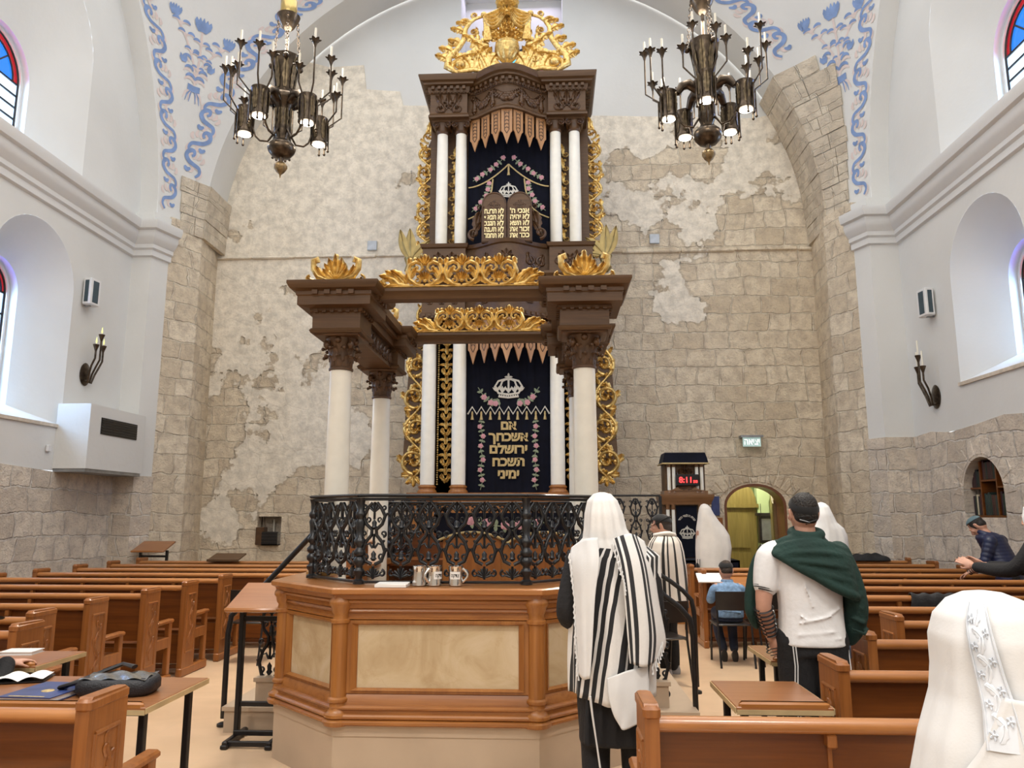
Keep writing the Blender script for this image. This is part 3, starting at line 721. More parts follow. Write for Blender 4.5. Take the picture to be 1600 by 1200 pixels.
def vine(m, fr, z0, z1, n, xc, R0, R1, w, h, leaves=3, first=1):
    """chain of alternating spirals climbing from z0 to z1"""
    p = (z1-z0)/n; d = first
    for k in range(n):
        R = R0+(R1-R0)*(k/max(1,n-1)); zc = z0+p*(k+.5)
        gspiral(m, fr, xc+d*R*.05, zc, R, -pi/2 if d > 0 else -pi/2, .95*d+.28*d, w, h, leaves)
        pts = [(xc-d*R*.9*sin(pi*q)*.9+0, zc-p*.5+(p)*q) for q in [i/10 for i in range(11)]]
        gs(m, fr, pts, tap(11, w*.9, .4), h*.8)
        for q in (.15, .85): 
            for e in (-1, 1): gleaf(m, fr, xc-d*R*.5, zc-p*.5+p*q, pi/2-d*.6+e*.7, R*.62, R*.2, e*.9, h*.9, 3, 8)
        d = -d
def cresting(m, fr, L, H, n):
    """long pierced cresting: n rising lyre scrolls crowned by trefoils, tailing off in acanthus at both ends"""
    p = L*.66/n
    for k in range(n):
        x = (k-(n-1)/2)*p
        for d in (-1, 1):
            gs(m, fr, [(x+d*p*.03,H*.08),(x+d*p*.20,H*.10),(x+d*p*.40,H*.26),(x+d*p*.47,H*.50),(x+d*p*.40,H*.72),(x+d*p*.24,H*.80),(x+d*p*.10,H*.74),(x+d*p*.06,H*.60),(x+d*p*.14,H*.50),(x+d*p*.24,H*.54),(x+d*p*.23,H*.64)], [p*.055,p*.06,p*.065,p*.065,p*.06,p*.055,p*.05,p*.045,p*.045,p*.045,p*.05], .032)
            gball(m, fr, x+d*p*.22, H*.63, p*.06, 1)
            gspiral(m, fr, x+d*p*.20, H*.24, p*.11, pi/2, d*1.15, p*.04, .025, 0, False, 16)
            gleaf(m, fr, x+d*p*.38, H*.30, pi/2+d*.15, H*.36, p*.10, d*.9, .03, 3, 8); gleaf(m, fr, x+d*p*.30, H*.16, pi/2-d*1.1, H*.34, p*.09, d*1.0, .03, 3, 8)
            gleaf(m, fr, x+d*p*.42, H*.70, pi/2-d*.3, H*.20, p*.07, d*.9, .03, 2, 6); gball(m, fr, x+d*p*.40, H*.88, p*.055, .9); gball(m, fr, x+d*p*.27, H*.90, p*.05, .9)
        for a in (-1.0,-.5,0,.5,1.0): gleaf(m, fr, x, H*.70, pi/2-a, H*.30, p*.06, a*.4, .03, 2, 6)
        for a in (-.9,-.45,0,.45,.9): gleaf(m, fr, x, H*.26, pi/2-a, H*.24, p*.055, a*.5, .03, 2, 6)
        for c, z, r in ((0,.98,.06),(-.09,.90,.05),(.09,.90,.05),(0,.24,.06)): gball(m, fr, x+c*p, H*z, p*r, 1)
    for d in (-1, 1):
        x0 = d*p*n/2
        gs(m, fr, [(x0-d*p*.1,H*.08),(x0+d*L*.04,H*.12),(x0+d*L*.08,H*.30),(x0+d*L*.115,H*.36),(x0+d*L*.14,H*.22),(x0+d*L*.125,H*.13)], tap(6,.026,.5), .03)
        for e, z, a, l, w_ in ((.0,.12,1.15,.62,.13),(.03,.12,.75,.55,.12),(.06,.3,1.0,.38,.10),(.09,.34,.45,.34,.09),(.05,.08,.12,.5,.10),(.125,.10,.7,.30,.08),(.14,.06,.1,.22,.06)): gleaf(m, fr, x0+d*L*e, H*z, (a if d > 0 else pi-a), H*l, H*w_, -d*.9, .035, 4)
    gs(m, fr, [(-L*.47,.012),(0,.012),(L*.47,.012)], .014, .03)
def shellcrest(m, fr, L, H):
    for a in (-1.15,-.78,-.4,0,.4,.78,1.15): gleaf(m, fr, 0, H*.12, pi/2-a, H*(.88-.28*abs(a)), L*.062, a*.55, .035, 3, 9)
    gball(m, fr, 0, H*.94, H*.10, 1)
    for d in (-1, 1):
        gball(m, fr, d*L*.10, H*.38, H*.10, 1)
        gs(m, fr, [(d*.02,H*.05),(d*L*.14,H*.10),(d*L*.28,H*.22),(d*L*.36,H*.5),(d*L*.37,H*.8),(d*L*.31,H*.86),(d*L*.29,H*.72)], tap(7,L*.055,.45), .035)
        gleaf(m, fr, d*L*.06, H*.06, pi/2-d*1.2, L*.36, L*.06, d*.9, .035, 4)
        gspiral(m, fr, d*L*.42, H*.13, H*.14, pi/2, -d*1.1, L*.022, .03, 0)
        gs(m, fr, [(d*L*.05,H*.04),(d*L*.25,H*.06),(d*L*.42,0.03)], L*.02, .03)
def palmette(m, fr, x, y, H, w=.5):
    for a in (-1.2,-.8,-.4,0,.4,.8,1.2): gleaf(m, fr, x, y-H*.3, pi/2-a, H*(.75-.2*abs(a)), H*.09*w*2, a*.5, .022, 2, 6)
    for d in (-1, 1): gspiral(m, fr, x+d*H*.22*w*2*.5, y-H*.32, H*.13, pi/2, d*1.1, H*.035, .02, 0, False, 14)
    gball(m, fr, x, y-H*.3, H*.07, 1)
def path_pts(path, sp, ends=True):
    """points and normals at even spacing on a polyline"""
    out = []
    for i in range(len(path)-1):
        a, b = Vector(path[i]), Vector(path[i+1]); d = b-a; n = max(1, round(d.length/sp)) if d.length > sp*.6 else 0
        for k in range(n):
            p = a+d*((k+.5)/n); t = d.normalized(); out.append((p, Vector((t.y,-t.x)), t))
    return out
def dentils(m, path, out, z, w, d, h, sp):
    for p, n, t in path_pts(path, sp):
        M = Matrix(((t.x, -n.x, 0),(t.y, -n.y, 0),(0,0,1))).to_4x4()
        m.cbx((p.x+n.x*out, p.y+n.y*out, z), (w, d, h), 0, M)
def column(m, x, y, z0, z1, r, n=24):
    m.lathe([(r,z0),(r*1.0,z0+(z1-z0)*.3),(r*.97,z0+(z1-z0)*.65),(r*.9,z1)], (x,y,0), n)
def column_base(m, x, y, z, r, h):
    m.lathe([(r*1.32,z),(r*1.36,z+h*.12),(r*1.30,z+h*.28),(r*1.12,z+h*.42),(r*1.10,z+h*.55),(r*1.24,z+h*.68),(r*1.24,z+h*.8),(r*1.02,z+h*.92),(r,z+h)], (x,y,0), 24)
def cor_cap(m, x, y, z, r, H, ab):
    """composite capital: bell, two tiers of curling leaves, corner volutes, buds"""
    m.lathe([(r*.98,z-H*.05),(r*1.12,z-H*.03),(r*1.12,z+H*.03),(r*.95,z+H*.06),(r*.95,z+H*.3),(r*1.15,z+H*.7),(r*1.5,z+H*.98)], (x,y,0), 20)
    for tier, (nn, off, z0, hh, ro) in enumerate(((8,0,.05,.46,1.0),(8,pi/8,.22,.56,1.08))):
        for k in range(nn):
            a = 2*pi*k/nn+off; e = Vector((cos(a), sin(a), 0)); t = Vector((-sin(a), cos(a), 0)); c = Vector((x,y,z))
            R = []
            for i in range(8):
                q = i/7; w = r*.42*(sin(pi*min(1,q*.85+.15))**.6)*(.75+.25*abs(sin(9*q)))
                o = r*ro+r*.10*q+r*.62*max(0,q-.55)**1.2*2; zz = z0*H+hh*H*(q if q < .8 else .8-(q-.8)*.9)
                p = c+e*o+Vector((0,0,zz)); R.append([p-t*w-e*r*.10, p-t*w*.5, p+e*r*.06, p+t*w*.5, p+t*w-e*r*.10, p-e*r*.22])
            m.rings(R)
            tip = c+e*(r*ro+r*.62)+Vector((0,0,z0*H+hh*H*.68)); m.ball(tip, r*.17, 8, 6)
    for k in range(4):
        a = pi/4+k*pi/2; e = Vector((cos(a), sin(a), 0)); c = Vector((x,y,z))
        pts = []
        for i in range(15):
            q = i/14*2.2*pi; rr = r*.42*(1-.055*i); pts.append(c+e*(r*1.45+rr*cos(pi/2-q)*.9)+Vector((0,0,H*.70+rr*sin(pi/2-q))))
        m.tube([c+e*r*.95+Vector((0,0,H*.45))]+pts, [r*.13]*5+[r*.12]*11, 7); m.ball(c+e*r*1.52+Vector((0,0,H*.70)), r*.30, 10, 8)
        b = k*pi/2; e = Vector((cos(b), sin(b), 0)); m.ball(c+e*r*1.28+Vector((0,0,H*.86)), r*.33, 10, 8)
    m.cbx((x,y,z+H*1.0), (ab*2,ab*2,H*.12), .008)
def ion_cap(m, x, y, z, r, H):
    m.lathe([(r*.95,z),(r*1.1,z+H*.12),(r*.98,z+H*.25),(r*1.2,z+H*.75)], (x,y,0), 16)
    for d in (-1, 1):
        gsp = lambda u, v, w: (x+u, y-r*1.1-w, z+v)
        gspiral(m, gsp, x*0+d*r*.95, H*.55, r*.58, pi/2, -d*1.6, r*.14, .03, 0, False, 20); gball(m, gsp, d*r*.95, H*.55, r*.22, 1)
        m.tube([(x+d*r*.95,y-r*1.1,z+H*.55),(x+d*r*.95,y+r*1.1,z+H*.55)], r*.48, 12)
    m.cbx((x,y,z+H*.86), (r*3.4,r*2.7,H*.26), .01)
# embroidery on velvet (flat raised thread)
def crown(mg, fr, x, y, w):
    h = w*.86
    gs(mg, fr, [(x-w*.36,y-h*.48),(x,y-h*.53),(x+w*.36,y-h*.48)], w*.035, .006); gs(mg, fr, [(x-w*.38,y-h*.34),(x,y-h*.40),(x+w*.38,y-h*.34)], w*.035, .006)
    for k in range(9): gball(mg, fr, x-w*.32+k*w*.08, y-h*.43-.02*w*(1-abs(k-4)/4), w*.028, .6)
    for o in (.5,.30,.0):
        for d in ((-1,1) if o else (1,)): gs(mg, fr, [(x+d*o*w*.72,y-h*.33),(x+d*o*w*.98,y-h*.08),(x+d*o*w*.72,y+h*.16),(x+d*o*w*.22,y+h*.24),(x,y+h*.22)], w*.035, .006)
    for k in (-2,-1,0,1,2): 
        for a in (-.6,0,.6): gleaf(mg, fr, x+k*w*.2, y-h*.30+abs(k)*.005, pi/2-a-k*.12, h*.26, w*.035, 0, .006, 1, 4)
    gball(mg, fr, x, y+h*.30, w*.06, .5)
    for a in (0, pi/2, pi): gleaf(mg, fr, x, y+h*.33, a, h*.17, w*.035, 0, .006, 1, 4)
def flower(mp, fr, x, y, r):
    for k in range(5): gball(mp, fr, x+cos(k*1.257)*r*.55, y+sin(k*1.257)*r*.55, r*.55, .3)
    gball(mp, fr, x, y, r*.4, .7)
def garland(mp, mg, fr, pts, r, nfl):
    n = len(pts); mg.cm = 0
    gs(mg, fr, pts, r*.14, .004)
    for i in range(n-1):
        x, y = pts[i]; a = math.atan2(pts[i+1][1]-y, pts[i+1][0]-x)
        for d in (-1, 1): gleaf(mg, fr, x, y, a+d*(1.1+.3*sin(i*7)), r*1.5, r*.42, d*.4, .004, 1, 4)
    mp.cm = 1
    for k in range(nfl):
        i = int((k+.5)*(n-1)/nfl); flower(mp, fr, pts[i][0]+r*.3*sin(i*5), pts[i][1]+r*.3*cos(i*3), r)
# ================================================================ the holy ark
XA = -.72
ark = thing('holy_ark', 'towering two-storey carved walnut holy ark with white columns and gilded scrollwork against the stone wall', 'holy ark', (XA, 13.2, 1.0))
def A_(m, name, mt, smooth=35, par=None, **k):
    """parts are modelled in room space and stored relative to the ark's base"""
    par = par or ark
    root = par; off = Vector((0,0,0))
    while root: off += root.location; root = root.parent
    m.xf(Matrix.Translation(-off)); return m.build(name, mt, par, smooth, **k)
def mir(m): return m.mirx(XA)
fA = lambda Y: (lambda u, v, w: (XA+u, Y-w, v))
m = MB(); m.bx(XA-2.5,XA+2.45,12.0,YB,0,1.0); plat = m.build('ark_platform', M_PLINTH, kind=ST)
m = MB(); m.bx(XA-1.65,XA+1.65,13.0,YB-.02,1.0,1.95); m.bx(XA-1.72,XA+1.72,12.93,YB-.02,1.0,1.12); m.bx(XA-1.70,XA+1.70,12.95,YB-.02,1.90,2.0); A_(m, 'pedestal', M_OAK)
m = MB(); m.bx(XA-1.5,XA+1.5,13.75,YB-.03,1.9,9.2); m.bx(XA-1.48,XA-.92,13.5,13.8,2.0,9.0); m.bx(XA+.92,XA+1.48,13.5,13.8,2.0,9.0); A_(m, 'carcass', M_DARK)
for sx in (-1, 1):
    for x in (.855, 1.39):
        m = MB(); column(m, XA+sx*x, 13.2, 2.14, 5.02, .125); c = A_(m, 'lower_column', M_IVORY, 60)
        b = MB(); column_base(b, XA+sx*x, 13.2, 2.0, .125, .14); A_(b, 'column_base', M_OAK, 40, c)
        b = MB(); cor_cap(b, XA+sx*x, 13.2, 4.72, .118, .30, .17); A_(b, 'capital', M_CARVE, 40, c)
    for x in (.868, 1.215):
        m = MB(); column(m, XA+sx*x, 13.2, 6.38, 8.58, .108); c = A_(m, 'upper_column', M_IVORY, 60)
        b = MB(); ion_cap(b, XA+sx*x, 13.2, 8.56, .112, .28); A_(b, 'capital', M_CARVE, 40, c)
def bay(hb, x1, x2, yf, yc, bulge):
    P_ = [(-x2,14.3),(-x2,yf),(-x1,yf),(-x1,yc)]
    P_ += [(-x1+2*x1*i/16, yc-bulge*(.5+.5*cos(pi*(-1+2*i/16)))) for i in range(1,16)]
    P_ += [(x1,yc),(x1,yf),(x2,yf),(x2,14.3)]
    return [(XA+a, b) for a, b in P_]
pu = bay(0, .74, 1.42, 12.97, 13.08, .40)
m = MB(); m.sweep([(-.2,8.83),(0,8.83),(.02,8.86),(0,8.89),(0,9.28),(-.2,9.28)], pu); A_(m, 'frieze', M_DARK, 30, recalc=True)
m = MB(); m.sweep([(-.2,9.27),(.02,9.27),(.04,9.31),(.05,9.38),(.12,9.40),(.12,9.44),(.17,9.46),(.20,9.53),(.20,9.56),(-.2,9.56)], pu)
dentils(m, pu, .075, 9.345, .055, .06, .055, .105); dentils(m, pu, .035, 9.29, .035, .03, .03, .06)
A_(m, 'upper_cornice', M_DARK, 30, recalc=False)
# bed of the architrave following the bulge
m = MB(); m.sweep([(-.28,8.80),(.03,8.80),(.03,8.84),(-.28,8.84)], pu); A_(m, 'architrave', M_DARK, 30, recalc=True)
f = fA(12.97)
for d in (-1, 1):
    m = MB()
    for e in (-1, 1):
        gspiral(m, f, d*1.08+e*.17, 8.98, .12, pi/2, e*1.2, .025, .03, 0); gleaf(m, f, d*1.08+e*.04, 8.95, pi/2-e*.75, .34, .06, e*.9, .04)
        gleaf(m, f, d*1.08+e*.12, 9.0, pi/2-e*.2, .26, .05, -e*.6, .04); gball(m, f, d*1.08+e*.1, 8.93, .04, 1)
    gleaf(m, f, d*1.08, 8.98, pi/2, .28, .06, 0, .05); rosette(m, f, d*1.08, 9.08, .09, 6, .04); A_(m, 'carved_block_panel', M_CARVE, 50)
m = MB()
# fruit swags and tassels across the bulging centre
def fB(u, v, w): 
    y = 13.08-.40*(.5+.5*cos(pi*u/.74)); return (XA+u, y-w-.01, v)
for x0, x1 in ((-.62,-.28),(-.26,.26),(.28,.62)):
    for i in range(15):
        q = i/14; x = x0+(x1-x0)*q; z = 9.16-.14*sin(pi*q); r = .035+.03*sin(pi*q)
        for a in range(3): gball(m, fB, x+.02*sin(i*5+a*2), z+(a-1)*r*.7, r*.62, 1)
        gleaf(m, fB, x, z, pi/2+(q-.5)*2, .07, .02, .5, .03, 2, 5); gleaf(m, fB, x, z, -pi/2-(q-.5)*2, .07, .02, .5, .03, 2, 5)
for x in (-.62,-.27,.27,.62):
    rosette(m, fB, x, 9.17, .06, 6, .03); gs(m, fB, [(x,9.15),(x,9.05),(x,8.98)], [.02,.035,.05], .04); gball(m, fB, x, 8.95, .05, 1); gball(m, fB, x, 8.90, .025, 1)
A_(m, 'carved_fruit_swag', M_CARVE, 50)
# middle storey: entablature and pedestal of the upper order
pm = bay(0, .74, 1.50, 12.93, 13.05, .36)
m = MB(); m.sweep([(-.2,5.02),(.02,5.02),(.02,5.10),(0,5.12),(0,5.62),(.05,5.66),(.05,5.72),(.10,5.78),(.10,5.82),(-.2,5.82)], pm); dentils(m, pm, .03, 5.07, .05, .04, .05, .1); A_(m, 'lower_entablature', M_DARK, 30)
m = MB(); m.sweep([(-.2,5.8),(0,5.8),(0,6.28),(.03,6.30),(.05,6.36),(-.3,6.36)], pm); A_(m, 'upper_pedestal', M_DARK, 30, recalc=True)
f = fA(12.93)
def fM(u, v, w): return (XA+u, 13.05-.36*(.5+.5*cos(pi*u/.74))-w-.01, v)
def cp(fn): q = MB(); fn(q); A_(q, 'carved_palmette', M_CARVE, 50)
for d in (-1, 1):
    for x in (.92, 1.15, 1.36): cp(lambda m: palmette(m, f, d*x, 5.40, .34, .32))
    def fn(m):
        for e in (-1, 1): gspiral(m, f, d*1.1+e*.2, 6.04, .12, pi/2, e*1.2, .022, .03, 0); gleaf(m, f, d*1.1, 5.95, pi/2-e*.8, .3, .05, e*.8, .03)
        rosette(m, f, d*1.1, 6.06, .10); gs(m, f, [(d*1.1-.2,6.16),(d*1.1,6.06),(d*1.1+.2,6.16)], .015, .02)
    cp(fn)
    def fn(m):
        for e in (-1, 1): gspiral(m, fM, d*.50+e*.10, 6.02, .10, pi/2, e*1.2, .02, .03, 0); gleaf(m, fM, d*.5, 5.9, pi/2-e*.8, .3, .05, e*.8, .03)
    cp(fn); cp(lambda m: palmette(m, fM, d*.40, 5.40, .36, .4)); cp(lambda m: gleaf(m, fM, d*.20, 5.25, pi/2, .3, .05, 0, .03))
cp(lambda m: palmette(m, fM, 0, 5.42, .40, .5)); cp(lambda m: rosette(m, fM, 0, 6.05, .12, 8))
# gilded wings left and right of both storeys, with the walnut board behind them
for sx in (-1, 1):
    fr = lambda u, v, w, sx=sx: (XA+sx*u, 13.75-w, v)
    m = MB()
    vine(m, fr, 2.3, 4.62, 4, 1.72, .245, .20, .042, .05, 5); vine(m, fr, 4.62, 5.5, 2, 1.62, .17, .12, .030, .04, 4)
    for a in (-.5,0,.5): gleaf(m, fr, 1.72, 2.34, -pi/2+a, .22, .05, a, .04)
    g = A_(m, 'gilded_lower_wing', M_GOLD, 50)
    b = MB(); b.poly([(1.45,2.2),(1.8,2.2),(1.93,2.5),(1.9,3.4),(1.86,4.2),(1.75,4.7),(1.6,5.4),(1.45,5.4)], fr, -.05, -.01); A_(b, 'backing_board', M_DARK, 30, g)
    m = MB(); fr2 = lambda u, v, w, sx=sx: (XA+sx*u, 13.6-w, v)
    vine(m, fr2, 6.3, 8.6, 6, 1.58, .185, .165, .030, .04, 4); gspiral(m, fr2, 1.54, 8.75, .13, -pi/2, 1.2, .02, .035, 3); gleaf(m, fr2, 1.52, 8.82, 1.4, .25, .06, .6, .04)
    g = A_(m, 'gilded_upper_wing', M_GOLD, 50)
    b = MB(); b.poly([(1.35,6.3),(1.58,6.3),(1.60,7.4),(1.58,8.5),(1.45,8.8),(1.35,8.8)], fr2, -.05, -.01); A_(b, 'backing_board', M_DARK, 30, g)
    # gilded strips between the columns
    m = MB(); fs = lambda u, v, w, sx=sx: (XA+sx*(1.115+u), 13.48-w, v)
    z = 2.2
    while z < 4.75:
        for d in (-1, 1):
            gspiral(m, fs, d*.055, z+.10, .05, -pi/2, d*1.1, .014, .025, 0, True, 14); gleaf(m, fs, 0, z, pi/2-d*.8, .17, .035, d*.9, .03); gleaf(m, fs, d*.02, z+.2, pi/2-d*1.3, .11, .028, -d*.8, .025)
        gleaf(m, fs, 0, z+.12, pi/2, .16, .04, 0, .035); rosette(m, fs, 0, z+.02, .045, 5, .03); z += .27
    for d in (-1, 1):
        for i in range(66): gball(m, fs, d*.145, 2.16+i*.04, .018, 1)
    g = A_(m, 'gilded_lower_strip', M_GOLD, 50)
    b = MB(); fb2 = lambda u, v, w, sx=sx: (XA+sx*u, 13.50-w, v); b.poly([(.94,2.0),(1.30,2.0),(1.30,4.95),(.94,4.95)], fb2, -.05, .0); A_(b, 'backing_board', M_CARVE, 30, g)
    m = MB(); fs = lambda u, v, w, sx=sx: (XA+sx*(1.042+u), 13.42-w, v)
    z = 6.5
    while z < 8.3:
        gspiral(m, fs, .02, z+.1, .06, pi, 1.2, .016, .03, 1, True, 14); gleaf(m, fs, -.03, z+.1, pi/2, .22, .04, .5, .03); gball(m, fs, 0, z-.02, .03, 1); z += .275
    A_(m, 'gilded_upper_strip', M_GOLD, 50)
    # brass leaf sprays standing on the middle cornice
    m = MB(); fv = lambda u, v, w, sx=sx: (XA+sx*(1.72+u), 12.98-w, v)
    m.lathe([(.05,5.82),(.11,5.9),(.08,6.0),(.12,6.12),(.05,6.13)], (XA+sx*1.72,12.98,0), 14)
    for a, L, w, c in ((-.55,.5,.075,-.5),(0,.58,.09,.1),(.5,.6,.085,-.35),(-1.15,.5,.04,-.8)): gleaf(m, fv, 0, 6.1, pi/2-a, L, w, -c, .02, 1, 12)
    A_(m, 'brass_leaf_spray', mat('aged_brass_leaf', (.36,.27,.11), .4, .7) if sx < 0 else bpy.data.materials['aged_brass_leaf'], 50)
# crest: urn of flowers under a draped canopy between acanthus scrolls
m = MB(); f = fA(12.85)
urn = [(.15,9.60),(.17,9.64),(.07,9.74),(.05,9.78),(.10,9.83),(.17,9.94),(.215,10.08),(.225,10.18),(.20,10.21),(.215,10.25),(.19,10.27)]
m.lathe([(r, z) for r, z in urn], (XA,12.8,0), 28, sq=lambda r,a,z: r*(1+.07*cos(a*14)) if 9.8 < z < 10.15 else r)
for i, (x, z, r) in enumerate(((-.15,10.36,.11),(.15,10.36,.11),(0,10.34,.12),(-.08,10.50,.10),(.09,10.50,.10),(0,10.64,.09),(0,11.0,.13))): rosette(m, fA(12.70), x, z, r, 6, .06)
for d in (-1, 1):
    for a, L, x0, z0 in ((.35,.5,.03,10.5),(.9,.48,.06,10.46),(1.35,.42,.1,10.38),(.1,.5,.02,10.62),(1.0,.36,.05,10.7)): gleaf(m, f, d*x0, z0, pi/2-d*a, L, .075, d*.7, .05, 4)
    gleaf(m, f, 0, 10.6, pi/2, .5, .08, 0, .05)
    # canopy drapery: swag and tail
    for k in range(5):
        q0 = (d*.03, 11.22-.03*k); q3 = (d*.42, 10.98-.03*k); sag = .02+.055*k
        gs(m, fA(12.80), [(q0[0]+(q3[0]-q0[0])*t, q0[1]+(q3[1]-q0[1])*t-sag*sin(pi*t)*1.2) for t in [i/8 for i in range(9)]], [.035]*9, .05)
        gs(m, fA(12.80), [(d*(.38+.018*k-.02),11.0),(d*(.40+.015*k-.05),10.75),(d*(.39+.022*k-.07),10.55),(d*(.36+.03*k-.07),10.36)], [.022,.026,.03,.026], .04)
    gball(m, fA(12.8), d*.43, 11.02, .06, 1); gspiral(m, f, d*1.0, 10.06, .11, pi/2, d*1.1, .03, .05, 1, True, 16); gspiral(m, f, d*.62, 10.62, .10, -pi/2, -d*1.1, .028, .05, 1, True, 16); gspiral(m, f, d*.52, 9.92, .12, pi, d*1.1, .03, .05, 1, True, 16)
    # outer acanthus S-scroll
    gs(m, f, [(d*.34,9.60),(d*.62,9.68),(d*.92,9.62),(d*1.10,9.76),(d*1.08,10.0),(d*.92,10.2),(d*.80,10.44),(d*.78,10.7),(d*.70,10.86),(d*.60,10.96),(d*.50,11.0),(d*.42,11.02)], [.05,.06,.07,.075,.07,.06,.055,.05,.045,.04,.035,.03], .06)
    gspiral(m, f, d*.86, 9.80, .19, -pi/2, d*1.2, .05, .06, 0); gball(m, f, d*.86, 9.8, .11, 1)
    gspiral(m, f, d*.98, 10.36, .09, pi, -d*1.1, .03, .05, 0, True, 16); gspiral(m, f, d*.80, 10.86, .11, pi if d > 0 else 0, -d*1.1, .032, .05, 0, True, 16); gspiral(m, f, d*.60, 11.05, .08, -pi/2, d*1, .028, .04, 0, True, 14)
    for x, z, a, L, w, c in ((1.1,9.9,.3,.34,.09,1.0),(1.0,10.1,.5,.36,.09,.9),(.86,10.3,.35,.34,.08,1.1),(.8,10.6,.55,.34,.08,.9),(.72,10.8,.7,.30,.07,1.0),(.95,9.95,-.8,.3,.08,-.8),
                             (.42,9.62,-.15,.62,.11,.5),(.48,9.70,.35,.62,.11,-.6),(.40,9.66,-.75,.40,.09,-.9),(.50,10.0,-.1,.50,.13,.6),(.30,9.72,.1,.45,.12,-.7),(.36,10.1,.25,.42,.10,.8),(.42,10.35,-.3,.36,.09,-.7),(.70,9.66,-.3,.40,.12,.8),(.80,10.0,-.9,.3,.09,-.8),(.58,10.1,-.6,.34,.08,-.8),(.60,10.35,.35,.36,.08,.8),(.34,9.9,.7,.4,.09,-1.2),(1.0,9.68,.9,.22,.07,-.8)):
        gleaf(m, f, d*x, z, pi/2-d*a, L*.84, w*1.2, -d*c*1.7, .06, 3, 14)
    gs(m, f, [(d*.36,9.62),(d*.46,9.9),(d*.56,10.2),(d*.54,10.5),(d*.6,10.66)], [.05,.05,.045,.04,.02], .05)
m.lathe([(.12,11.18),(.20,11.22),(.16,11.27),(.22,11.33),(.20,11.40),(.12,11.48),(.05,11.52),(.06,11.58),(.01,11.62)], (XA,12.82,0), 16)
m.xf(Matrix.Translation((0,0,9.6)) @ Matrix.Diagonal((1,1,.80,1)) @ Matrix.Translation((0,0,-9.6))); A_(m, 'gilded_crest', M_GOLD, 50)
# pointed valance boards under both architraves
for z0, dz_, n, wl, yoff, bl in ((8.84,.66,7,.70,0,.40),(4.98,.76,7,.70,0,.36)):
    for k in range(n):
        xc = (k-(n-1)/2)*(1.42/n); w = .098; u = xc
        yy = 13.12-bl*(.5+.5*cos(pi*u/.74))
        sl = bl*.5*pi/.74*sin(pi*u/.74)
        M = Matrix.Rotation(math.atan(sl), 4, 'Z'); L = dz_*(1.0 if k != (n-1)/2 else 1.06)
        fr = lambda a, b, c, M=M, xc=xc, yy=yy: tuple(Vector((XA+xc, yy, 0)) + M @ Vector((a, -c, b)))
        m = MB(); m.poly([(-w,z0),(-w,z0-L*.66),(-w*.72,z0-L*.70),(0,z0-L),(w*.72,z0-L*.70),(w,z0-L*.66),(w,z0)], fr, -.02, .0)
        o = A_(m, 'valance_board', M_VAL, 30)
        m = MB()
        for e in (-1, 1): gs(m, fr, [(e*.04,z0-.08),(e*.04,z0-L*.62),(e*.0,z0-L*.72)], .008, .008)
        for j in range(5): gs(m, fr, [(.028*cos(a),z0-.13-j*L*.1+.026*sin(a)) for a in [pi*i/6 for i in range(7)]], .007, .008)
        A_(m, 'carved_rib', M_CARVE, 50, o)
# tablets of the law
for sx, lines, nm in ((-1, ('לא תרצח','לא תנאף','לא תגנב','לא תענה','לא תחמד'), 0), (1, ("אנכי ה'",'לא יהיה','לא תשא','זכור את','כבד את'), 1)):
    f = lambda u, v, w, sx=sx: (XA+sx*.225+u, 12.78-w, 6.33+v); R_ = .22
    m = MB(); ol = [(-R_,0),(R_,0)]+[(R_*cos(a), .70+R_*sin(a)) for a in [pi*i/14 for i in range(15)]]; m.poly(ol, f, -.08, 0)
    o = A_(m, 'law_tablet', M_CARVE_L if 'M_CARVE_L' in globals() else M_DARK, 30, label='carved walnut tablet with gold Hebrew letters')
    m = MB(); gs(m, f, [(p[0]*.93, .02+p[1]*.97) for p in ol[1:]+[ol[0]]+[ol[1]]], .014, .014); crown(m, f, 0, .70, .20); A_(m, 'tablet_border', M_CARVE, 50, o)
    off = Vector((XA+sx*.225, 12.772, 6.37))-Vector((XA,13.2,1.0))
    for i, t in enumerate(lines): text_mesh(heb(t), .128, M_LETTER, 'gilt_lettering', o, Matrix.Translation(off+Vector((0,0,.525-i*.112))) @ MXZ, .004, .004, .34 if i < 5 else None)
f = fA(12.82)
for d in (-1, 1):
    m = MB(); gspiral(m, f, d*.58, 6.50, .11, -pi/2, d*1.2, .03, .04, 0); gleaf(m, f, d*.52, 6.55, pi/2-d*.35, .36, .07, d*1.0, .05); gleaf(m, f, d*.49, 6.6, pi/2, .40, .045, d*.5, .04); gleaf(m, f, d*.60, 6.44, pi/2+d*.2, .3, .06, d*.6, .04); gspiral(m, f, d*.485, 7.0, .05, -pi/2, d, .015, .03, 0, True, 12)
    A_(m, 'tablet_scroll_bracket', M_CARVE, 50)
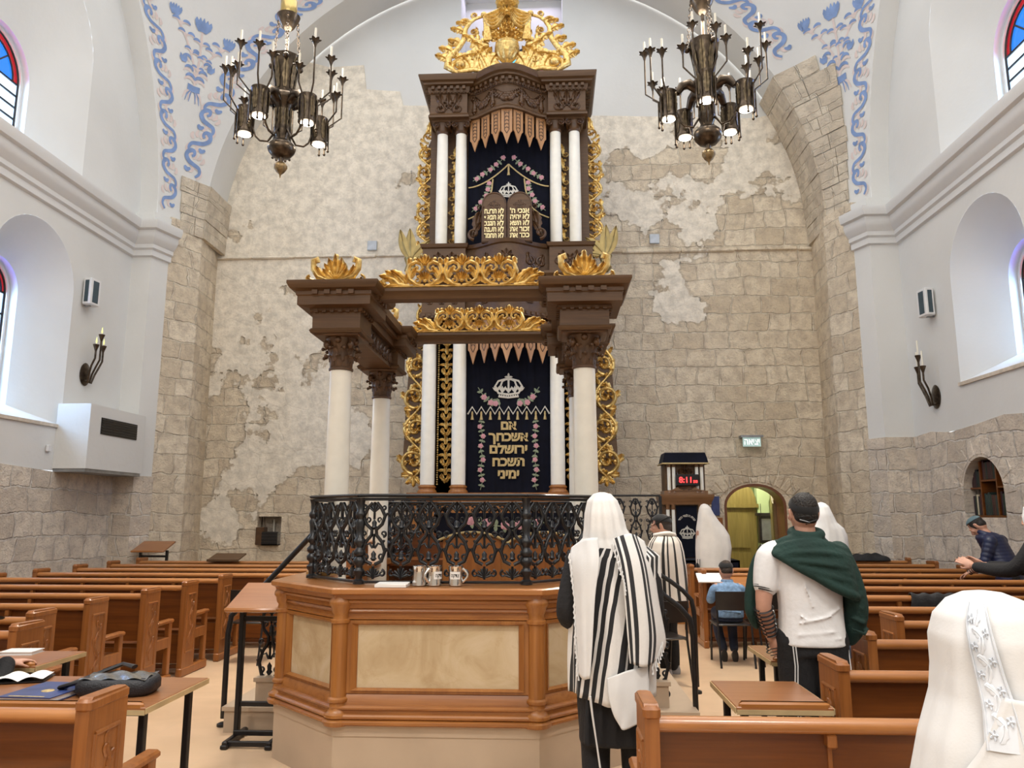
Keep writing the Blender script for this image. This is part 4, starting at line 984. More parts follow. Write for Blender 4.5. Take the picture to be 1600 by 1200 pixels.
# ---- curtains (hang from the ark: things of their own)
def curtain(name, label, z0, z1, y, hw):
    r = thing(name, label, 'curtain', (XA, y, z0))
    m = MB(); m.grid(lambda u, v: ((u-.5)*2*hw, -.012*sin(u*34)*(.4+.6*v)-.006*sin(u*71+v*3), v*(z1-z0)), 90, 12, False); m.grid(lambda u, v: ((.5-u)*2*hw, .03, v*(z1-z0)), 2, 2, False)
    m.build('velvet_cloth', M_NAVY, r, 180); return r
cu = curtain('ark_curtain', 'tall lower navy velvet ark curtain embroidered with crown and gold Hebrew verse', 2.0, 5.05, 13.40, .74)
f = lambda u, v, w: (u, -.028-w, v-2.0)
PXZ = lambda px, py, Y: (lambda d: (d[0]*Y/d[1]-XA, EYE+d[2]*Y/d[1]))(cam_ray(px, py))
def cam_ray(px, py):
    a, b = (px-800)/1200, (600-py)/1200; sp, cp, sy, cy = sin(PITCH), cos(PITCH), sin(YAW), cos(YAW)
    return (-sy*cp+a*cy+b*sy*sp, cy*cp+a*sy-b*cy*sp, sp+b*cp)
mg, mp, ml = MB(), MB(), MB()
crown(mg, f, 0, 3.90, .50)
mg.build('embroidered_crown', M_SILV, cu, 60, label='silver and gold embroidered crown')
for d in (-1, 1):
    for pts, r_, nf in (([(d*(.16+.38*q), 3.60+.26*q*q-.05*sin(q*pi)) for q in [i/7 for i in range(8)]], .05, 3), ([(d*(.47+.02*sin(q*20)), 3.26-1.2*q) for q in [i/14 for i in range(15)]], .042, 6)):
        mg_ = MB(); garland(mg_, mg_, f, pts, r_, nf); mg_.build('embroidered_garland', [M_GREEN, M_PINK], cu, 60)
m = MB(); zz = 9
gs(m, f, [(-.72+1.44*i/(2*zz), 3.44+(.07 if i % 2 else -.06)) for i in range(2*zz+1)], .016, .008)
m.build('zigzag_braid', M_SILV, cu, 30)
for k in range(zz):
    m = MB(); x = -.72+1.44*(2*k+1)/(2*zz); gs(m, f, [(x,3.43),(x,3.39),(x,3.36),(x,3.28)], [.012,.02,.016,.030], .02); m.build('gold_tassel', M_GTH, cu, 50)
for t, z, w in (('אם',3.175,.28),('אשכחך',2.975,.70),('ירושלם',2.76,.66),('תשכח',2.54,.56),('ימיני',2.325,.37)):
    text_mesh(heb(t), .215, M_GTH, 'gold_lettering', cu, Matrix.Translation((0,-.03,z-2.0)) @ MXZ, .004, .010, w)
cu = curtain('ark_curtain', 'upper navy velvet ark curtain with floral swags hanging behind the tablets', 6.36, 8.86, 13.36, .75)
f = lambda u, v, w: (u, -.028-w, v-6.36)
mg, mp, ml, mb_ = MB(), MB(), MB(), MB()
crown(mg, f, 0, 7.55, .33); mg.build('embroidered_crown', M_SILV, cu, 60, label='silver embroidered crown')
for d in (-1, 1):
    gs(mb_, f, [(0,8.04)]+[(d*.74*q, 8.04-.45*(1-(1-q)**1.7)-.0*q) for q in [i/10 for i in range(1,11)]], .014, .008)
    gs(mb_, f, [(d*.29,7.75),(d*.31,7.55),(d*.36,7.33),(d*.44,7.17),(d*.58,7.05),(d*.74,6.98)], .014, .008)
    for pts in ([(d*(.10+.56*q), 8.16-.44*q**.8) for q in [i/9 for i in range(10)]], [(d*(.36+.32*q*q), 7.66-.54*q) for q in [i/9 for i in range(10)]]):
        mg_ = MB(); garland(mg_, mg_, f, pts, .043, 5); mg_.build('embroidered_garland', [M_GREEN, M_PINK], cu, 60)
gs(mb_, f, [(0,8.02),(0,7.94),(0,7.90),(0,7.82)], [.012,.02,.016,.03], .02)
mb_.build('gold_braid', M_GTH, cu, 50)
M_OAKB = woodmat('bimah_moulding_oak', (.38,.150,.036), (.235,.080,.018), axis=0, coat=.15)
# ================================================================ the bimah
XB = -.715
F0, F1, F2, F3 = 5.0, 5.55, 8.30, 8.85      # front, front corner, rear corner, rear
HW, HC = .625, 1.18                          # half width of front face / of the whole
bim = thing('bimah', 'octagonal oak platform with cream marble panels on a limestone plinth', 'bimah', (XB, 6.925, 0))
OFFB = Vector((XB, 6.925, 0))
def Bp_(m, name, mt, smooth=30, par=None, **k):
    m.xf(Matrix.Translation(-OFFB)); return m.build(name, mt, par or bim, smooth, **k)
def octo(e): # outline grown by e, counter-clockwise from the front left corner
    k = e*math.tan(pi/8)
    return [(XB-HW-k,F0-e),(XB+HW+k,F0-e),(XB+HC+e,F1-k),(XB+HC+e,F2+k),(XB+HW+k,F3+e),(XB-HW-k,F3+e),(XB-HC-e,F2+k),(XB-HC-e,F1-k)]
ident = lambda u, v, w: (u, v, w)
def ring_mould(m, prof, e0=0):
    p = octo(e0); m.sweep(prof, p, closed=True)
m = MB(); m.poly(octo(.03), ident, 0, .30); m.poly(octo(.035), ident, .30, .365); Bp_(m, 'plinth', M_PLINTH)
m = MB(); m.poly(octo(-.10), ident, .3, .76); Bp_(m, 'floor_deck', M_PLINTH)
m = MB()
ring_mould(m, [(-.08,.365),(.055,.365),(.068,.375),(.068,.388),(.055,.398),(.048,.40),(.060,.408),(.062,.420),(.052,.430),(.034,.432),(.034,.452),(.044,.458),(.046,.468),(.034,.478),(.016,.480),(.008,.51),(-.01,.545),(-.08,.545)])
Bp_(m, 'base_moulding', M_OAKB, 30, recalc=True)
m = MB()
ring_mould(m, [(-.08,.985),(-.01,.985),(.004,.992),(.004,1.002),(-.006,1.006),(-.006,1.03),(.006,1.034),(.012,1.042),(.006,1.052),(.004,1.056),(.016,1.062),(.020,1.09),(.034,1.094),(.040,1.106),(.034,1.114),(.05,1.120),(.060,1.145),(-.08,1.145)])
Bp_(m, 'cornice_moulding', M_OAKB, 30, recalc=True)
m = MB(); ring_mould(m, [(-.24,1.145),(.07,1.145),(.085,1.155),(.085,1.18),(.07,1.19),(-.24,1.19)]); Bp_(m, 'counter_top', M_RAIL, 30, recalc=True)
P8 = octo(0)
for i in range(8):
    if i in (2, 6): spans = [(0,.20),(.80,1)]     # side faces are open in the middle for the stairs
    else: spans = [(0,1)]
    a, b = Vector(P8[i]), Vector(P8[(i+1)%8]); d = b-a; L = d.length; t = d/L; n = Vector((t.y,-t.x))
    for s0, s1 in spans:
        o = a+d*s0; l = L*(s1-s0)
        fr = lambda u, v, w, o=o, t=t, n=n: (o.x+t.x*u+n.x*w, o.y+t.y*u+n.y*w, v)
        m = MB(); g0, g1, z0, z1 = .115, l-.115, .60, .945
        z0, z1 = .575, .955
        if l > .4:
            # bevelled picture frame round the marble
            O = [(0.03,.545),(l-.03,.545),(l-.03,.985),(.03,.985)]; I = [(g0,z0),(g1,z0),(g1,z1),(g0,z1)]
            mid = [((o_[0]*.4+i_[0]*.6), (o_[1]*.4+i_[1]*.6)) for o_, i_ in zip(O, I)]
            m.rings([[fr(u,v,-.05) for u,v in O],[fr(u,v,.0) for u,v in O],[fr(u,v,.0) for u,v in mid],[fr(u,v,.012) for u,v in mid],[fr(u,v,-.012) for u,v in I],[fr(u,v,-.05) for u,v in I]], True, False)
            Bp_(m, 'panel_frame', M_OAK, 30)
            q = MB(); q.poly(I, fr, -.05, -.02); Bp_(q, 'marble_panel', M_MARB, 30, label='cream veined marble panel')
        else:
            m.poly([(0.03,.545),(l-.03,.545),(l-.03,.985),(.03,.985)], fr, -.05, .0); Bp_(m, 'panel_frame', M_OAK, 30)
for i, (x, y) in enumerate(P8):
    m = MB(); c = Vector((x,y))-Vector((XB,6.925)); c.normalize(); x -= c.x*.012; y -= c.y*.012
    m.lathe([(.085,.36),(.094,.372),(.094,.388),(.080,.398),(.074,.402),(.086,.410),(.086,.426),(.068,.436),(.058,.452),(.054,.49),(.066,.50),(.066,.515),(.052,.525),(.052,.965),(.064,.972),(.064,.988),(.052,.995),(.048,1.02),(.060,1.04),(.066,1.07),(.078,1.085),(.078,1.105),(.066,1.12),(.066,1.145)], (x,y,0), 20)
    Bp_(m, 'corner_post', M_OAK, 50)
# ---- cast iron railing on the counter
def iron_panel(m, fr, W_, H):
    """one pierced cast panel (two-sided): shell foot, lyre, bud, palmette head"""
    def both(fn):
        fn(fr); fn(lambda u, v, w: fr(-u, v, -w))
    def half(f):
        for d in (-1, 1):
            S = [(d*W_*.06,H*.20),(d*W_*.30,H*.24),(d*W_*.42,H*.36),(d*W_*.30,H*.48),(d*W_*.10,H*.56),(d*W_*.08,H*.63),(d*W_*.30,H*.70),(d*W_*.40,H*.80),(d*W_*.26,H*.90),(d*W_*.08,H*.97)]
            gs(m, f, S, W_*.068, .016, .8)
            gspiral(m, f, d*W_*.33, H*.09, W_*.13, pi/2, -d*1.1, W_*.05, .014, 0, False, 12, .7)
            gspiral(m, f, d*W_*.30, H*.30, W_*.12, -pi/2, -d*1.0, W_*.045, .014, 0, False, 12, .7)
            gspiral(m, f, d*W_*.36, H*.58, W_*.12, -pi/2, d*1.1, W_*.05, .014, 0, False, 12, .7)
            gspiral(m, f, d*W_*.22, H*.76, W_*.10, -pi/2, -d*1.0, W_*.04, .014, 0, False, 12, .7)
            gspiral(m, f, d*W_*.36, H*.91, W_*.11, pi, d*1.0, W_*.05, .014, 0, False, 12, .7)
            gs(m, f, [(d*W_*.04,H*.40),(d*W_*.16,H*.46),(d*W_*.30,H*.44),(d*W_*.40,H*.50)], W_*.045, .012, .8)
            gs(m, f, [(d*W_*.45,H*.36),(d*W_*.50,H*.40)], W_*.05, .012, .8); gs(m, f, [(d*W_*.42,H*.8),(d*W_*.5,H*.84)], W_*.045, .012, .8)
            for a in (.35,.8,1.25): gs(m, f, [(0,H*.04),(d*sin(a)*H*.08,H*.04+cos(a)*H*.09),(d*sin(a)*H*.11,H*.04+cos(a)*H*.12)], [W_*.03,W_*.055,W_*.03], .014, .8)
            for a in (.4,.9): gs(m, f, [(0,H*.85),(d*sin(a)*H*.07,H*.85+cos(a)*H*.09),(d*sin(a)*H*.11,H*.85+cos(a)*H*.10)], [W_*.03,W_*.05,W_*.02], .014, .8)
        for z in (.27,.66): gs(m, f, [(0,H*(z-.03)),(0,H*z),(0,H*(z+.02)),(0,H*(z+.06)),(0,H*(z+.10))], [W_*.05,W_*.13,W_*.08,W_*.10,W_*.01], .018, .8)
        gs(m, f, [(0,H*.02),(0,H*.18)], W_*.05, .014, .8); gs(m, f, [(0,H*.76),(0,H*.98)], W_*.045, .014, .8)
        gs(m, f, [(0,H*.40),(0,H*.58)], W_*.045, .014, .8)
    half(fr)
PANEL = {}
def panel_mesh(W_, H):
    if (W_, H) not in PANEL:
        m = MB(); iron_panel(m, lambda u, v, w: (u, -w, v), W_, H)
        o = m.build('iron_panel', M_IRON, None, 60); PANEL[(W_,H)] = o.data; bpy.data.objects.remove(o)
    return PANEL[(W_,H)]
def rail_octo(e):
    k = e*math.tan(pi/8); return octo(e)
RB = octo(-.17); z0, z1 = 1.195, 1.76
root = bim
for i in range(8):
    a, b = Vector(RB[i]), Vector(RB[(i+1)%8]); d = b-a; L = d.length; t = d/L; n = Vector((t.y,-t.x))
    sp = [(0,1)] if i not in (2,6) else [(0,.22),(.78,1)]
    for s0, s1 in sp:
        o = a+d*s0; e = a+d*s1; l = (e-o).length
        m = MB(); M = Matrix(((t.x,-n.x,0),(t.y,-n.y,0),(0,0,1))).to_4x4(); c = (o+e)/2
        m.cbx((c.x,c.y,z1+.012), (l+.03,.075,.022), .008, M); m.cbx((c.x,c.y,z1-.012), (l,.04,.02), .004, M)
        rl = Bp_(m, 'top_rail', M_IRON, 40); m = MB(); m.cbx((c.x,c.y,z0+.012), (l,.035,.016), .003, M); Bp_(m, 'bottom_rail', M_IRON, 40)
        k = max(1, round(l/.172)); me = panel_mesh(.178, z1-z0-.04)
        for j in range(k):
            p = o+t*(l*(j+.5)/k); q = bpy.data.objects.new('iron_panel', me); COL.objects.link(q); q.parent = rl
            q.matrix_local = Matrix.Translation((p.x-OFFB.x, p.y-OFFB.y, z0+.02)) @ M
for i, (x, y) in enumerate(RB):
    m = MB(); m.lathe([(.040,z0),(.040,z0+.02),(.024,z0+.03),(.024,z0+.05),(.038,z0+.065),(.040,z0+.085),(.024,z0+.10),(.024,z0+.115),(.040,z0+.13),(.042,z0+.155),(.026,z0+.175),(.040,z0+.19),(.042,z0+.21),(.024,z0+.23),(.024,z0+.245),(.040,z0+.26),(.040,z0+.285),(.024,z0+.30),(.028,z0+.36),(.034,z0+.40),(.024,z0+.42),(.036,z0+.44),(.036,z0+.46),(.024,z0+.475),(.026,z0+.53),(.036,z0+.56)], (x,y,0), 14)
    Bp_(m, 'newel_post', M_IRON, 50)
# stairs and handrails either side
for sx in (-1, 1):
    y0, y1 = 6.12, 7.75
    r = thing('staircase', f"beige stone steps up the {'left' if sx<0 else 'right'} side of the bimah", 'stairs', (XB+sx*HC, 6.9, 0))
    for k in range(3):
        m = MB(); xa, xb = sorted((XB+sx*(HC+.05), XB+sx*(HC+.05+.19*(3-k)))); m.bx(xa, xb, y0+.12*(k>0), y1, .19*k, .19*(k+1)-.03); m.bx(xa-(.015 if sx < 0 else 0), xb+(.015 if sx > 0 else 0), y0-.015+.12*(k>0), y1+.015, .19*(k+1)-.03, .19*(k+1))
        m.xf(Matrix.Translation(-r.location)); m.build('step', M_PLINTH, r)
    for k, (y, yy) in enumerate(((6.30, 'near'), (7.62, 'far'))):
        r = thing('handrail', f"black tubular handrail on the {yy} edge of the {'left' if sx<0 else 'right'} bimah steps", 'handrail', (XB+sx*(HC+.62), y, 0))
        xo = XB+sx*(HC+.70) if sx < 0 else XB+sx*(HC+.64+.25*k); xi = XB+sx*(HC-.06)
        pts = [(xi,y,1.60-.14*k),(xo-sx*.22,y,1.02),(xo-sx*.10,y,.93),(xo-sx*.02,y,.84),(xo,y,.70),(xo,y,.06)]
        m = MB(); m.tube([tuple(Vector(p)-r.location) for p in pts], .022, 10); m.lathe([(.045,.0),(.045,.02),(.024,.03)], (xo-r.location.x,0,0 if k or sx>0 else .0), 12); m.build('rail_tube', M_BLK, r, 50)
        if k == 0:
            q = bpy.data.objects.new('iron_panel', panel_mesh(.20, .76)); COL.objects.link(q); q.parent = r; q.location = (XB+sx*(HC+.36)-r.location.x, .03, .20)
            m = MB(); m.tube([tuple(Vector(p)-r.location) for p in [(XB+sx*(HC+.40),y,1.0),(XB+sx*(HC+.36),y+.03,.96)]], .02, 8); m.build('panel_bracket', M_BLK, r, 50)
# reading desk on the bimah under a velvet cover
r = thing('reading_desk', 'oak reading desk draped with gold-edged navy velvet inside the bimah railing', 'desk', (-.40, 7.75, .76))
m = MB(); m.bx(-.62,.62,-.35,.35,0,.80); m.build('desk_body', M_OAK, r)
m = MB()
for x in (-.31,.31): m.bx(x-.24,x+.24,-.375,-.35,.08,.66); m.bx(x-.17,x+.17,-.385,-.37,.15,.59)
m.build('door_panels', M_OAKZ, r)
m = MB(); m.grid(lambda u, v: ((u-.5)*1.36, -.40+.012*sin(u*40), .88-(v*(.26-.10*abs(sin(u*pi*2))**.7))), 60, 4, False); m.bx(-.68,.68,-.40,.40,.86,.90); m.bx(-.68,-.665,-.40,.40,.62,.88); m.bx(.665,.68,-.40,.40,.62,.88); cv = m.build('velvet_cover', M_NAVY, r, 60)
m = MB(); m.tube([((u-.5)*1.36, -.408, .88-(.26-.10*abs(sin(u*pi*2))**.7)) for u in [i/40 for i in range(41)]], .014, 6); m.build('gold_fringe', M_GTH, cv, 60)
m1 = MB(); garland(m1, m1, lambda u,v,w: (u,-.415-w,v), [(-.35+.7*q,.79+.02*cos(q*6)) for q in [i/9 for i in range(10)]], .04, 5); m1.build('embroidered_garland', [M_GREEN, M_PINK], cv, 50)
r = thing('wooden_lectern', 'small oak lectern standing upright at the left entrance of the bimah', 'lectern', (-2.02, 7.0, .76))
m = MB(); m.bx(-.02,.02,-.16,.16,0,.74); m.bx(.02,.34,-.16,.16,0,.62); m.build('side_panel', M_OAKZ, r); m = MB(); m.cbx((.2,0,.68), (.42,.36,.03), .008, Matrix.Rotation(.25,4,'Y')); m.build('book_rest', M_TABLE, r)
r = thing('pew', 'low oak pew inside the bimah behind the iron railing', 'bench', (XB-.2, 8.25, .76))
m = MB(); m.bx(-.8,.8,-.15,.2,.36,.42); m.build('seat', M_OAKX, r); m = MB(); m.bx(-.8,.8,.2,.24,.0,.68); m.build('backrest', M_OAKX, r)
for q_ in (-.8,.76): m = MB(); m.bx(q_,q_+.04,-.15,.2,0,.37); m.build('leg_panel', M_OAKZ, r)
# ================================================================ canopy over the bimah
can = thing('bimah_canopy', 'dark walnut canopy on four white columns with gilded cresting over the bimah', 'canopy', (XB, 6.925, .76))
OFFC = Vector(can.location)
def Cp(m, name, mt, smooth=35, par=None, **k):
    m.xf(Matrix.Translation(-OFFC)); return m.build(name, mt, par or can, smooth, **k)
YF, YR, XC = 6.15, 7.70, 1.0
for y in (YF, YR):
    for s in (-1, 1):
        m = MB(); column(m, XB+s*XC, y, .80, 2.82, .097); c = Cp(m, 'column', M_IVORY, 60)
        b = MB(); column_base(b, XB+s*XC, y, .76, .096, .12); Cp(b, 'column_base', M_OAK, 40, c)
        b = MB(); cor_cap(b, XB+s*XC, y, 2.82, .089, .27, .185); Cp(b, 'capital', M_CARVE, 40, c)
        # impost block with its two dentil courses
        b = MB(); cx = XB+s*XC
        sq = lambda h: [(cx-h,y-h),(cx+h,y-h),(cx+h,y+h),(cx-h,y+h)]
        b.sweep([(-.1,3.09),(.01,3.09),(.02,3.11),(.01,3.125),(0,3.13),(0,3.26),(.02,3.27),(.02,3.29),(.10,3.30),(.10,3.37),(.11,3.38),(.11,3.41),(.15,3.425),(.17,3.46),(.17,3.485),(-.1,3.485)], sq(.195), closed=True)
        b.bx(cx-.15,cx+.15,y-.15,y+.15,3.10,3.47)
        p = sq(.195); p.append(p[0]); dentils(b, p, .012, 3.272, .03, .03, .03, .062); dentils(b, p, .118, 3.397, .045, .03, .035, .095)
        Cp(b, 'impost_block', M_DARK, 30)
        b = MB(); shellcrest(b, (lambda u, v, w, cx=cx, y=y: (cx+u, y-.26-w, 3.485+v)), .50, .235); Cp(b, 'gilded_shell_crest', M_GOLD, 50)
for s in (-1, 1):
    cx = XB+s*XC; b = MB(); ya, yb_ = YF+.19, YR-.19
    b.bx(cx-.13,cx+.13,ya,yb_,3.09,3.30); b.bx(cx-.17,cx+.17,ya,yb_,3.29,3.36); b.bx(cx-.21,cx+.21,ya,yb_,3.36,3.40); b.bx(cx-.26,cx+.26,ya,yb_,3.41,3.485)
    for e in (-1, 1):
        dentils(b, [(cx+e*.13,ya),(cx+e*.13,yb_)][::-e], .015, 3.272, .03, .03, .03, .062); dentils(b, [(cx+e*.21,ya),(cx+e*.21,yb_)][::-e], .02, 3.39, .045, .035, .035, .095)
    bm_ = Cp(b, 'side_beam', M_DARK, 30)
    for e in (-1, 1):
        b = MB()
        fr = lambda u, v, w, e=e, cx=cx: (cx+e*(.131+w), (ya+yb_)/2+u, 3.18+v)
        for k in range(8):
            u = (k-3.5)*.135; gspiral(b, fr, u, 0, .05, -pi/2, (1 if k%2 else -1)*1.2, .014, .02, 0, True, 14); gleaf(b, fr, u-.04, -.05, .8, .12, .03, .7, .02, 3, 7); gleaf(b, fr, u+.04, .05, pi+.8, .12, .03, .7, .02, 3, 7)
        Cp(b, 'carved_frieze', M_CARVE, 50, bm_)
for y, nm in ((YF-.02, 'front'), (YR+.02, 'rear')):
    b = MB(); xa, xb = XB-XC+.30, XB+XC-.30
    b.sweep([(-.08,3.40),(.04,3.40),(.05,3.43),(.08,3.46),(.08,3.485),(-.08,3.485)], [(xa,y),(xb,y)])
    Cp(b, f'{nm}_beam', M_DARK, 30, recalc=True)
    b = MB(); cresting(b, (lambda u, v, w, y=y: (XB+u, y-.05-w, 3.485+v)), 1.40, .285, 3); Cp(b, 'gilded_cresting', M_GOLD, 50)
# ---- things lying on the counter
def at(px, py, z):
    d = cam_ray(px, py); t = (z-EYE)/d[2]; return (d[0]*t, d[1]*t, z)
ZC = 1.192
def steel_cup(px, py, label, txt=None, hand=1, rot=0):
    x, y, z = at(px, py, ZC); r = thing('charity_cup', label, 'cup', (x, 5.07, ZC), rot, 'steel charity cups on the bimah counter')
    m = MB(); m.lathe([(.040,0),(.046,.004),(.046,.03),(.044,.09),(.047,.122),(.050,.126),(.046,.128),(.041,.124),(.041,.02),(.0,.018)], (0,0,0), 28); m.build('cup_body', M_CHROME, r, 50)
    m = MB(); m.tube([(hand*(.044+.032*sin(q*pi)), 0, .025+.085*q) for q in [i/10 for i in range(11)]], .006, 8, flat=1.4); m.build('handle', M_CHROME, r, 60)
    if txt:
        m = MB(); m.rings([[(.0468*sin(a), -.0468*cos(a), z_) for a in [(-.75+1.5*i/10) for i in range(11)]] for z_ in (.045,.092)], False, False); l = m.build('paper_label', M_PAPER, r, 60, label='white label with black Hebrew word')
        o = text_mesh(heb('צדקה'), .030, M_BLK, 'black_lettering', l, Matrix.Translation((0,-.0475,.068)) @ MXZ, .0005, .0006, .052)
        for v in o.data.vertices: a = v.co.x/.0475; v.co = ((-v.co.y)*sin(a), -(-v.co.y)*cos(a), v.co.z)
steel_cup(667, 909, 'leftmost steel cup beside the stack of paper', None, 1)
steel_cup(691, 908, 'steel cup in the middle with its label turned aside', 'a', -1, .8)
steel_cup(722, 908, 'steel cup whose white label with black Hebrew letters faces forward', 'a', 1)
x, y, z = at(620, 913, ZC); r = tag(MB().cbx((0,0,.008), (.20,.15,.016), 0).cbx((.004,.006,.019), (.20,.15,.006), 0, Matrix.Rotation(.06,4,'Z')).build('paper_stack', M_PAPER, loc=(x,5.03,ZC)), 'stack of white papers on the counter left of the steel cups', 'papers')
def holder(px, py, label, rz):
    x, y, z = at(px, py, ZC); r = thing('wooden_box', label, 'box', (x, y, ZC), rz)
    m = MB(); m.cbx((0,0,.018), (.21,.15,.034), .006); m.cbx((0,0,.046), (.17,.11,.022), .006); m.build('box_body', mat('gilt_wood', (.40,.24,.08), .35, .2, coat=.3) if 'gilt_wood' not in bpy.data.materials else bpy.data.materials['gilt_wood'], r); return r
r = holder(505, 899, 'gilt-edged wooden box holding a loose paper at the counter left end', -.35)
m = MB(); m.grid(lambda u, v: (-.07+u*.11-.02*v, -.03+v*.08, .058+.03*(1-u)), 6, 3, False); m.build('loose_paper', M_PAPER, r, 60)
holder(905, 893, 'gilt-edged wooden box at the counter right end beside the striped shawl', .6)
# ================================================================ benches
ORD = ['first','second','third','fourth','fifth','sixth','seventh','eighth','ninth','tenth','eleventh','twelfth']
BH = .96
def end_mesh():
    m = MB(); fr = lambda u, v, w: (w, u, v)
    m.poly([(0,0),(.27,0),(.27,BH-.035),(.25,BH-.005),(.02,BH),(0,BH-.02)], fr, -.027, .027)
    m.cbx((0,.135,BH-.03), (.066,.285,.05), .012); m.cbx((0,.29,.045), (.066,.60,.09), .012)
    return m
def carve_mesh(s):
    m = MB(); fr = lambda u, v, w: (s*(.027+w), .135+u*s, v)
    for a, b in (((-.085,.24),(.085,.24)),((.085,.24),(.085,.82)),((.085,.82),(-.085,.82)),((-.085,.82),(-.085,.24))): gs(m, fr, [a, b], .009, .009)
    for k in range(4):
        z = .30+k*.115; d = 1 if k % 2 else -1
        gs(m, fr, [(0,z),(d*.03,z+.05),(0,z+.115)], .010, .011); gleaf(m, fr, d*.01, z+.03, pi/2-d*1.0, .075, .02, d*1.2, .010, 2, 6); gleaf(m, fr, d*.015, z+.07, pi/2+d*.9, .06, .018, -d*1.0, .010, 2, 6)
    gleaf(m, fr, 0, .75, pi/2, .06, .02, 0, .006, 2, 5)
    return m
def arm_mesh():
    m = MB(); m.cbx((0,.42,.60), (.07,.32,.035), .01); m.cbx((0,.53,.34), (.05,.06,.50), .006); m.cbx((0,.40,.40), (.05,.30,.10), .006); return m
BM = {}
def shared(key, fn, name, mt, smooth=35):
    if key not in BM:
        o = fn().build(name, mt, None, smooth); BM[key] = o.data; bpy.data.objects.remove(o)
    return BM[key]
def inst(key, fn, name, mt, parent, loc=(0,0,0), rz=0, smooth=35):
    o = bpy.data.objects.new(name, shared(key, fn, name, mt, smooth)); COL.objects.link(o); o.parent = parent; o.location = loc; o.rotation_euler = (0,0,rz); return o
def bench(x0, x1, y, label, group):
    r = thing('bench', label, 'bench', ((x0+x1)/2, y, 0), 0, group); h = (x1-x0)/2
    for s in (-1, 1):
        e = inst('end', end_mesh, 'end_panel', M_OAKZ, r, (s*(h-.03),0,0))
        inst(('carve',s), lambda: carve_mesh(s), 'carved_vine', M_OAKZ, e, (0,0,0), 0, 60)
        inst('arm', arm_mesh, 'armrest', M_OAKZ, r, (s*(h-.03),0,0))
    a, b = -h+.055, h-.055
    m = MB(); m.tube([(a,.045,.885),(b,.045,.885)], .036, 12, flat=.8); m.build('top_rail', M_RAIL, r, 60)
    n = max(2, round((b-a)/.60)); p = (b-a)/n
    m = MB(); m.bx(a,b,.065,.085,.48,.86); m.bx(a,b,.05,.07,.13,.42)
    m.build('back_panel', M_OAKX, r)
    def div(): m = MB(); m.cbx((0,.045,.835), (.035,.05,.05), .006); m.cbx((0,.07,.66), (.016,.03,.37), .003); return m
    for k in range(1, n): inst('div', div, 'divider', M_OAKZ, r, (a+k*p,0,0))
    for k in range(1, n, 2): inst('sup', lambda: MB().cbx((0,.25,.21), (.05,.12,.42), .006), 'support', M_OAKZ, r, (a+k*p,0,0))
    m = MB(); m.bx(a,b,.11,.50,.415,.45); m.build('seat', M_OAKX, r)
    m = MB(); m.bx(a,b,.10,.15,.07,.11); m.bx(a,b,.40,.45,.07,.11); m.build('foot_rail', M_OAKX, r)
    return r
LB = [(-1.745,2.99),(-3.38,4.9),(-3.72,5.55),(-3.80,6.38),(-3.77,7.22),(-3.78,8.05),(-3.77,8.92),(-2.35,9.74),(-2.35,10.57),(-2.35,11.40),(-2.35,12.22)]
for i, (xe, y) in enumerate(LB):
    x0 = -6.6 if y > 3.5 else -3.6
    bench(x0, xe, y, f"carved oak bench left of the bimah, {ORD[i]} row from the front", 'oak benches left of the bimah')
RBn = [(.334,2.99,4.2),(1.35,3.88,5.7),(1.86,4.82,5.7),(2.39,5.66,5.75),(2.45,6.5,5.75),(2.5,7.39,5.75),(2.5,8.28,5.75),(2.76,9.17,5.75),(1.9,10.06,5.70),(1.92,11.0,5.70),(4.3,11.95,5.74),(4.3,12.85,5.75)]
for i, (xs, y, xe) in enumerate(RBn):
    bench(xs, xe, y, f"carved oak bench right of the bimah, {ORD[i]} row from the front", 'oak benches right of the bimah')
# ================================================================ tables, lecterns, chairs
def table(x0, x1, y0, y1, z, label, skew=0., legs=True, tilt=0):
    r = thing('table', label, 'table', ((x0+x1)/2, (y0+y1)/2, 0), skew); hx, hy = (x1-x0)/2, (y1-y0)/2
    m = MB(); m.cbx((0,0,z-.014), (2*hx,2*hy,.028), .004); t = m.build('table_top', M_TABLE, r, 30)
    m = MB(); m.cbx((0,-hy+.014,z+.004), (2*hx-.03,.028,.040), .012); m.build('front_lip', M_RAIL, t, 40)
    m = MB(); m.bx(-hx+.003,hx-.003,-hy-.004,-hy+.001,z-.034,z-.012); m.bx(hx-.001,hx+.004,-hy,hy,z-.03,z-.004); m.bx(-hx-.004,-hx+.001,-hy,hy,z-.03,z-.004); m.build('brass_edging', mat('pale_edge_band',(.62,.48,.26),.4,.2) if 'pale_edge_band' not in bpy.data.materials else bpy.data.materials['pale_edge_band'], t)
    for sx in (-1, 1):
        for sy in (-1, 1):
            m = MB(); m.cbx((sx*(hx-.06),sy*(hy-.10),(z-.03)/2), (.034,.034,z-.03), .004); m.build('leg', M_BLK, r, 30)
    m = MB(); m.bx(-hx+.06,hx-.06,-hy+.09,-hy+.11,z-.06,z-.03); m.bx(-hx+.06,hx-.06,hy-.11,hy-.09,z-.06,z-.03); m.build('apron_bar', M_BLK, r); return r
table(-2.95,-1.89,3.69,4.36,.76,'walnut table holding the clear-topped black pouch at the left front')
table(-4.0,-2.92,4.42,4.90,.80,'walnut table at the left edge with the open book')
table(-3.05,-2.02,2.62,3.16,.70,'walnut table cut off at the bottom left corner below the carved bench end') if False else None
table(.86,1.31,3.84,4.42,.76,'small walnut table behind the nearest right bench')
table(1.35,1.80,5.02,5.58,.76,'walnut table just behind the standing man in the green jacket')
table(2.0,2.32,5.85,6.44,.76,'walnut table between the bench ends right of the man in green')
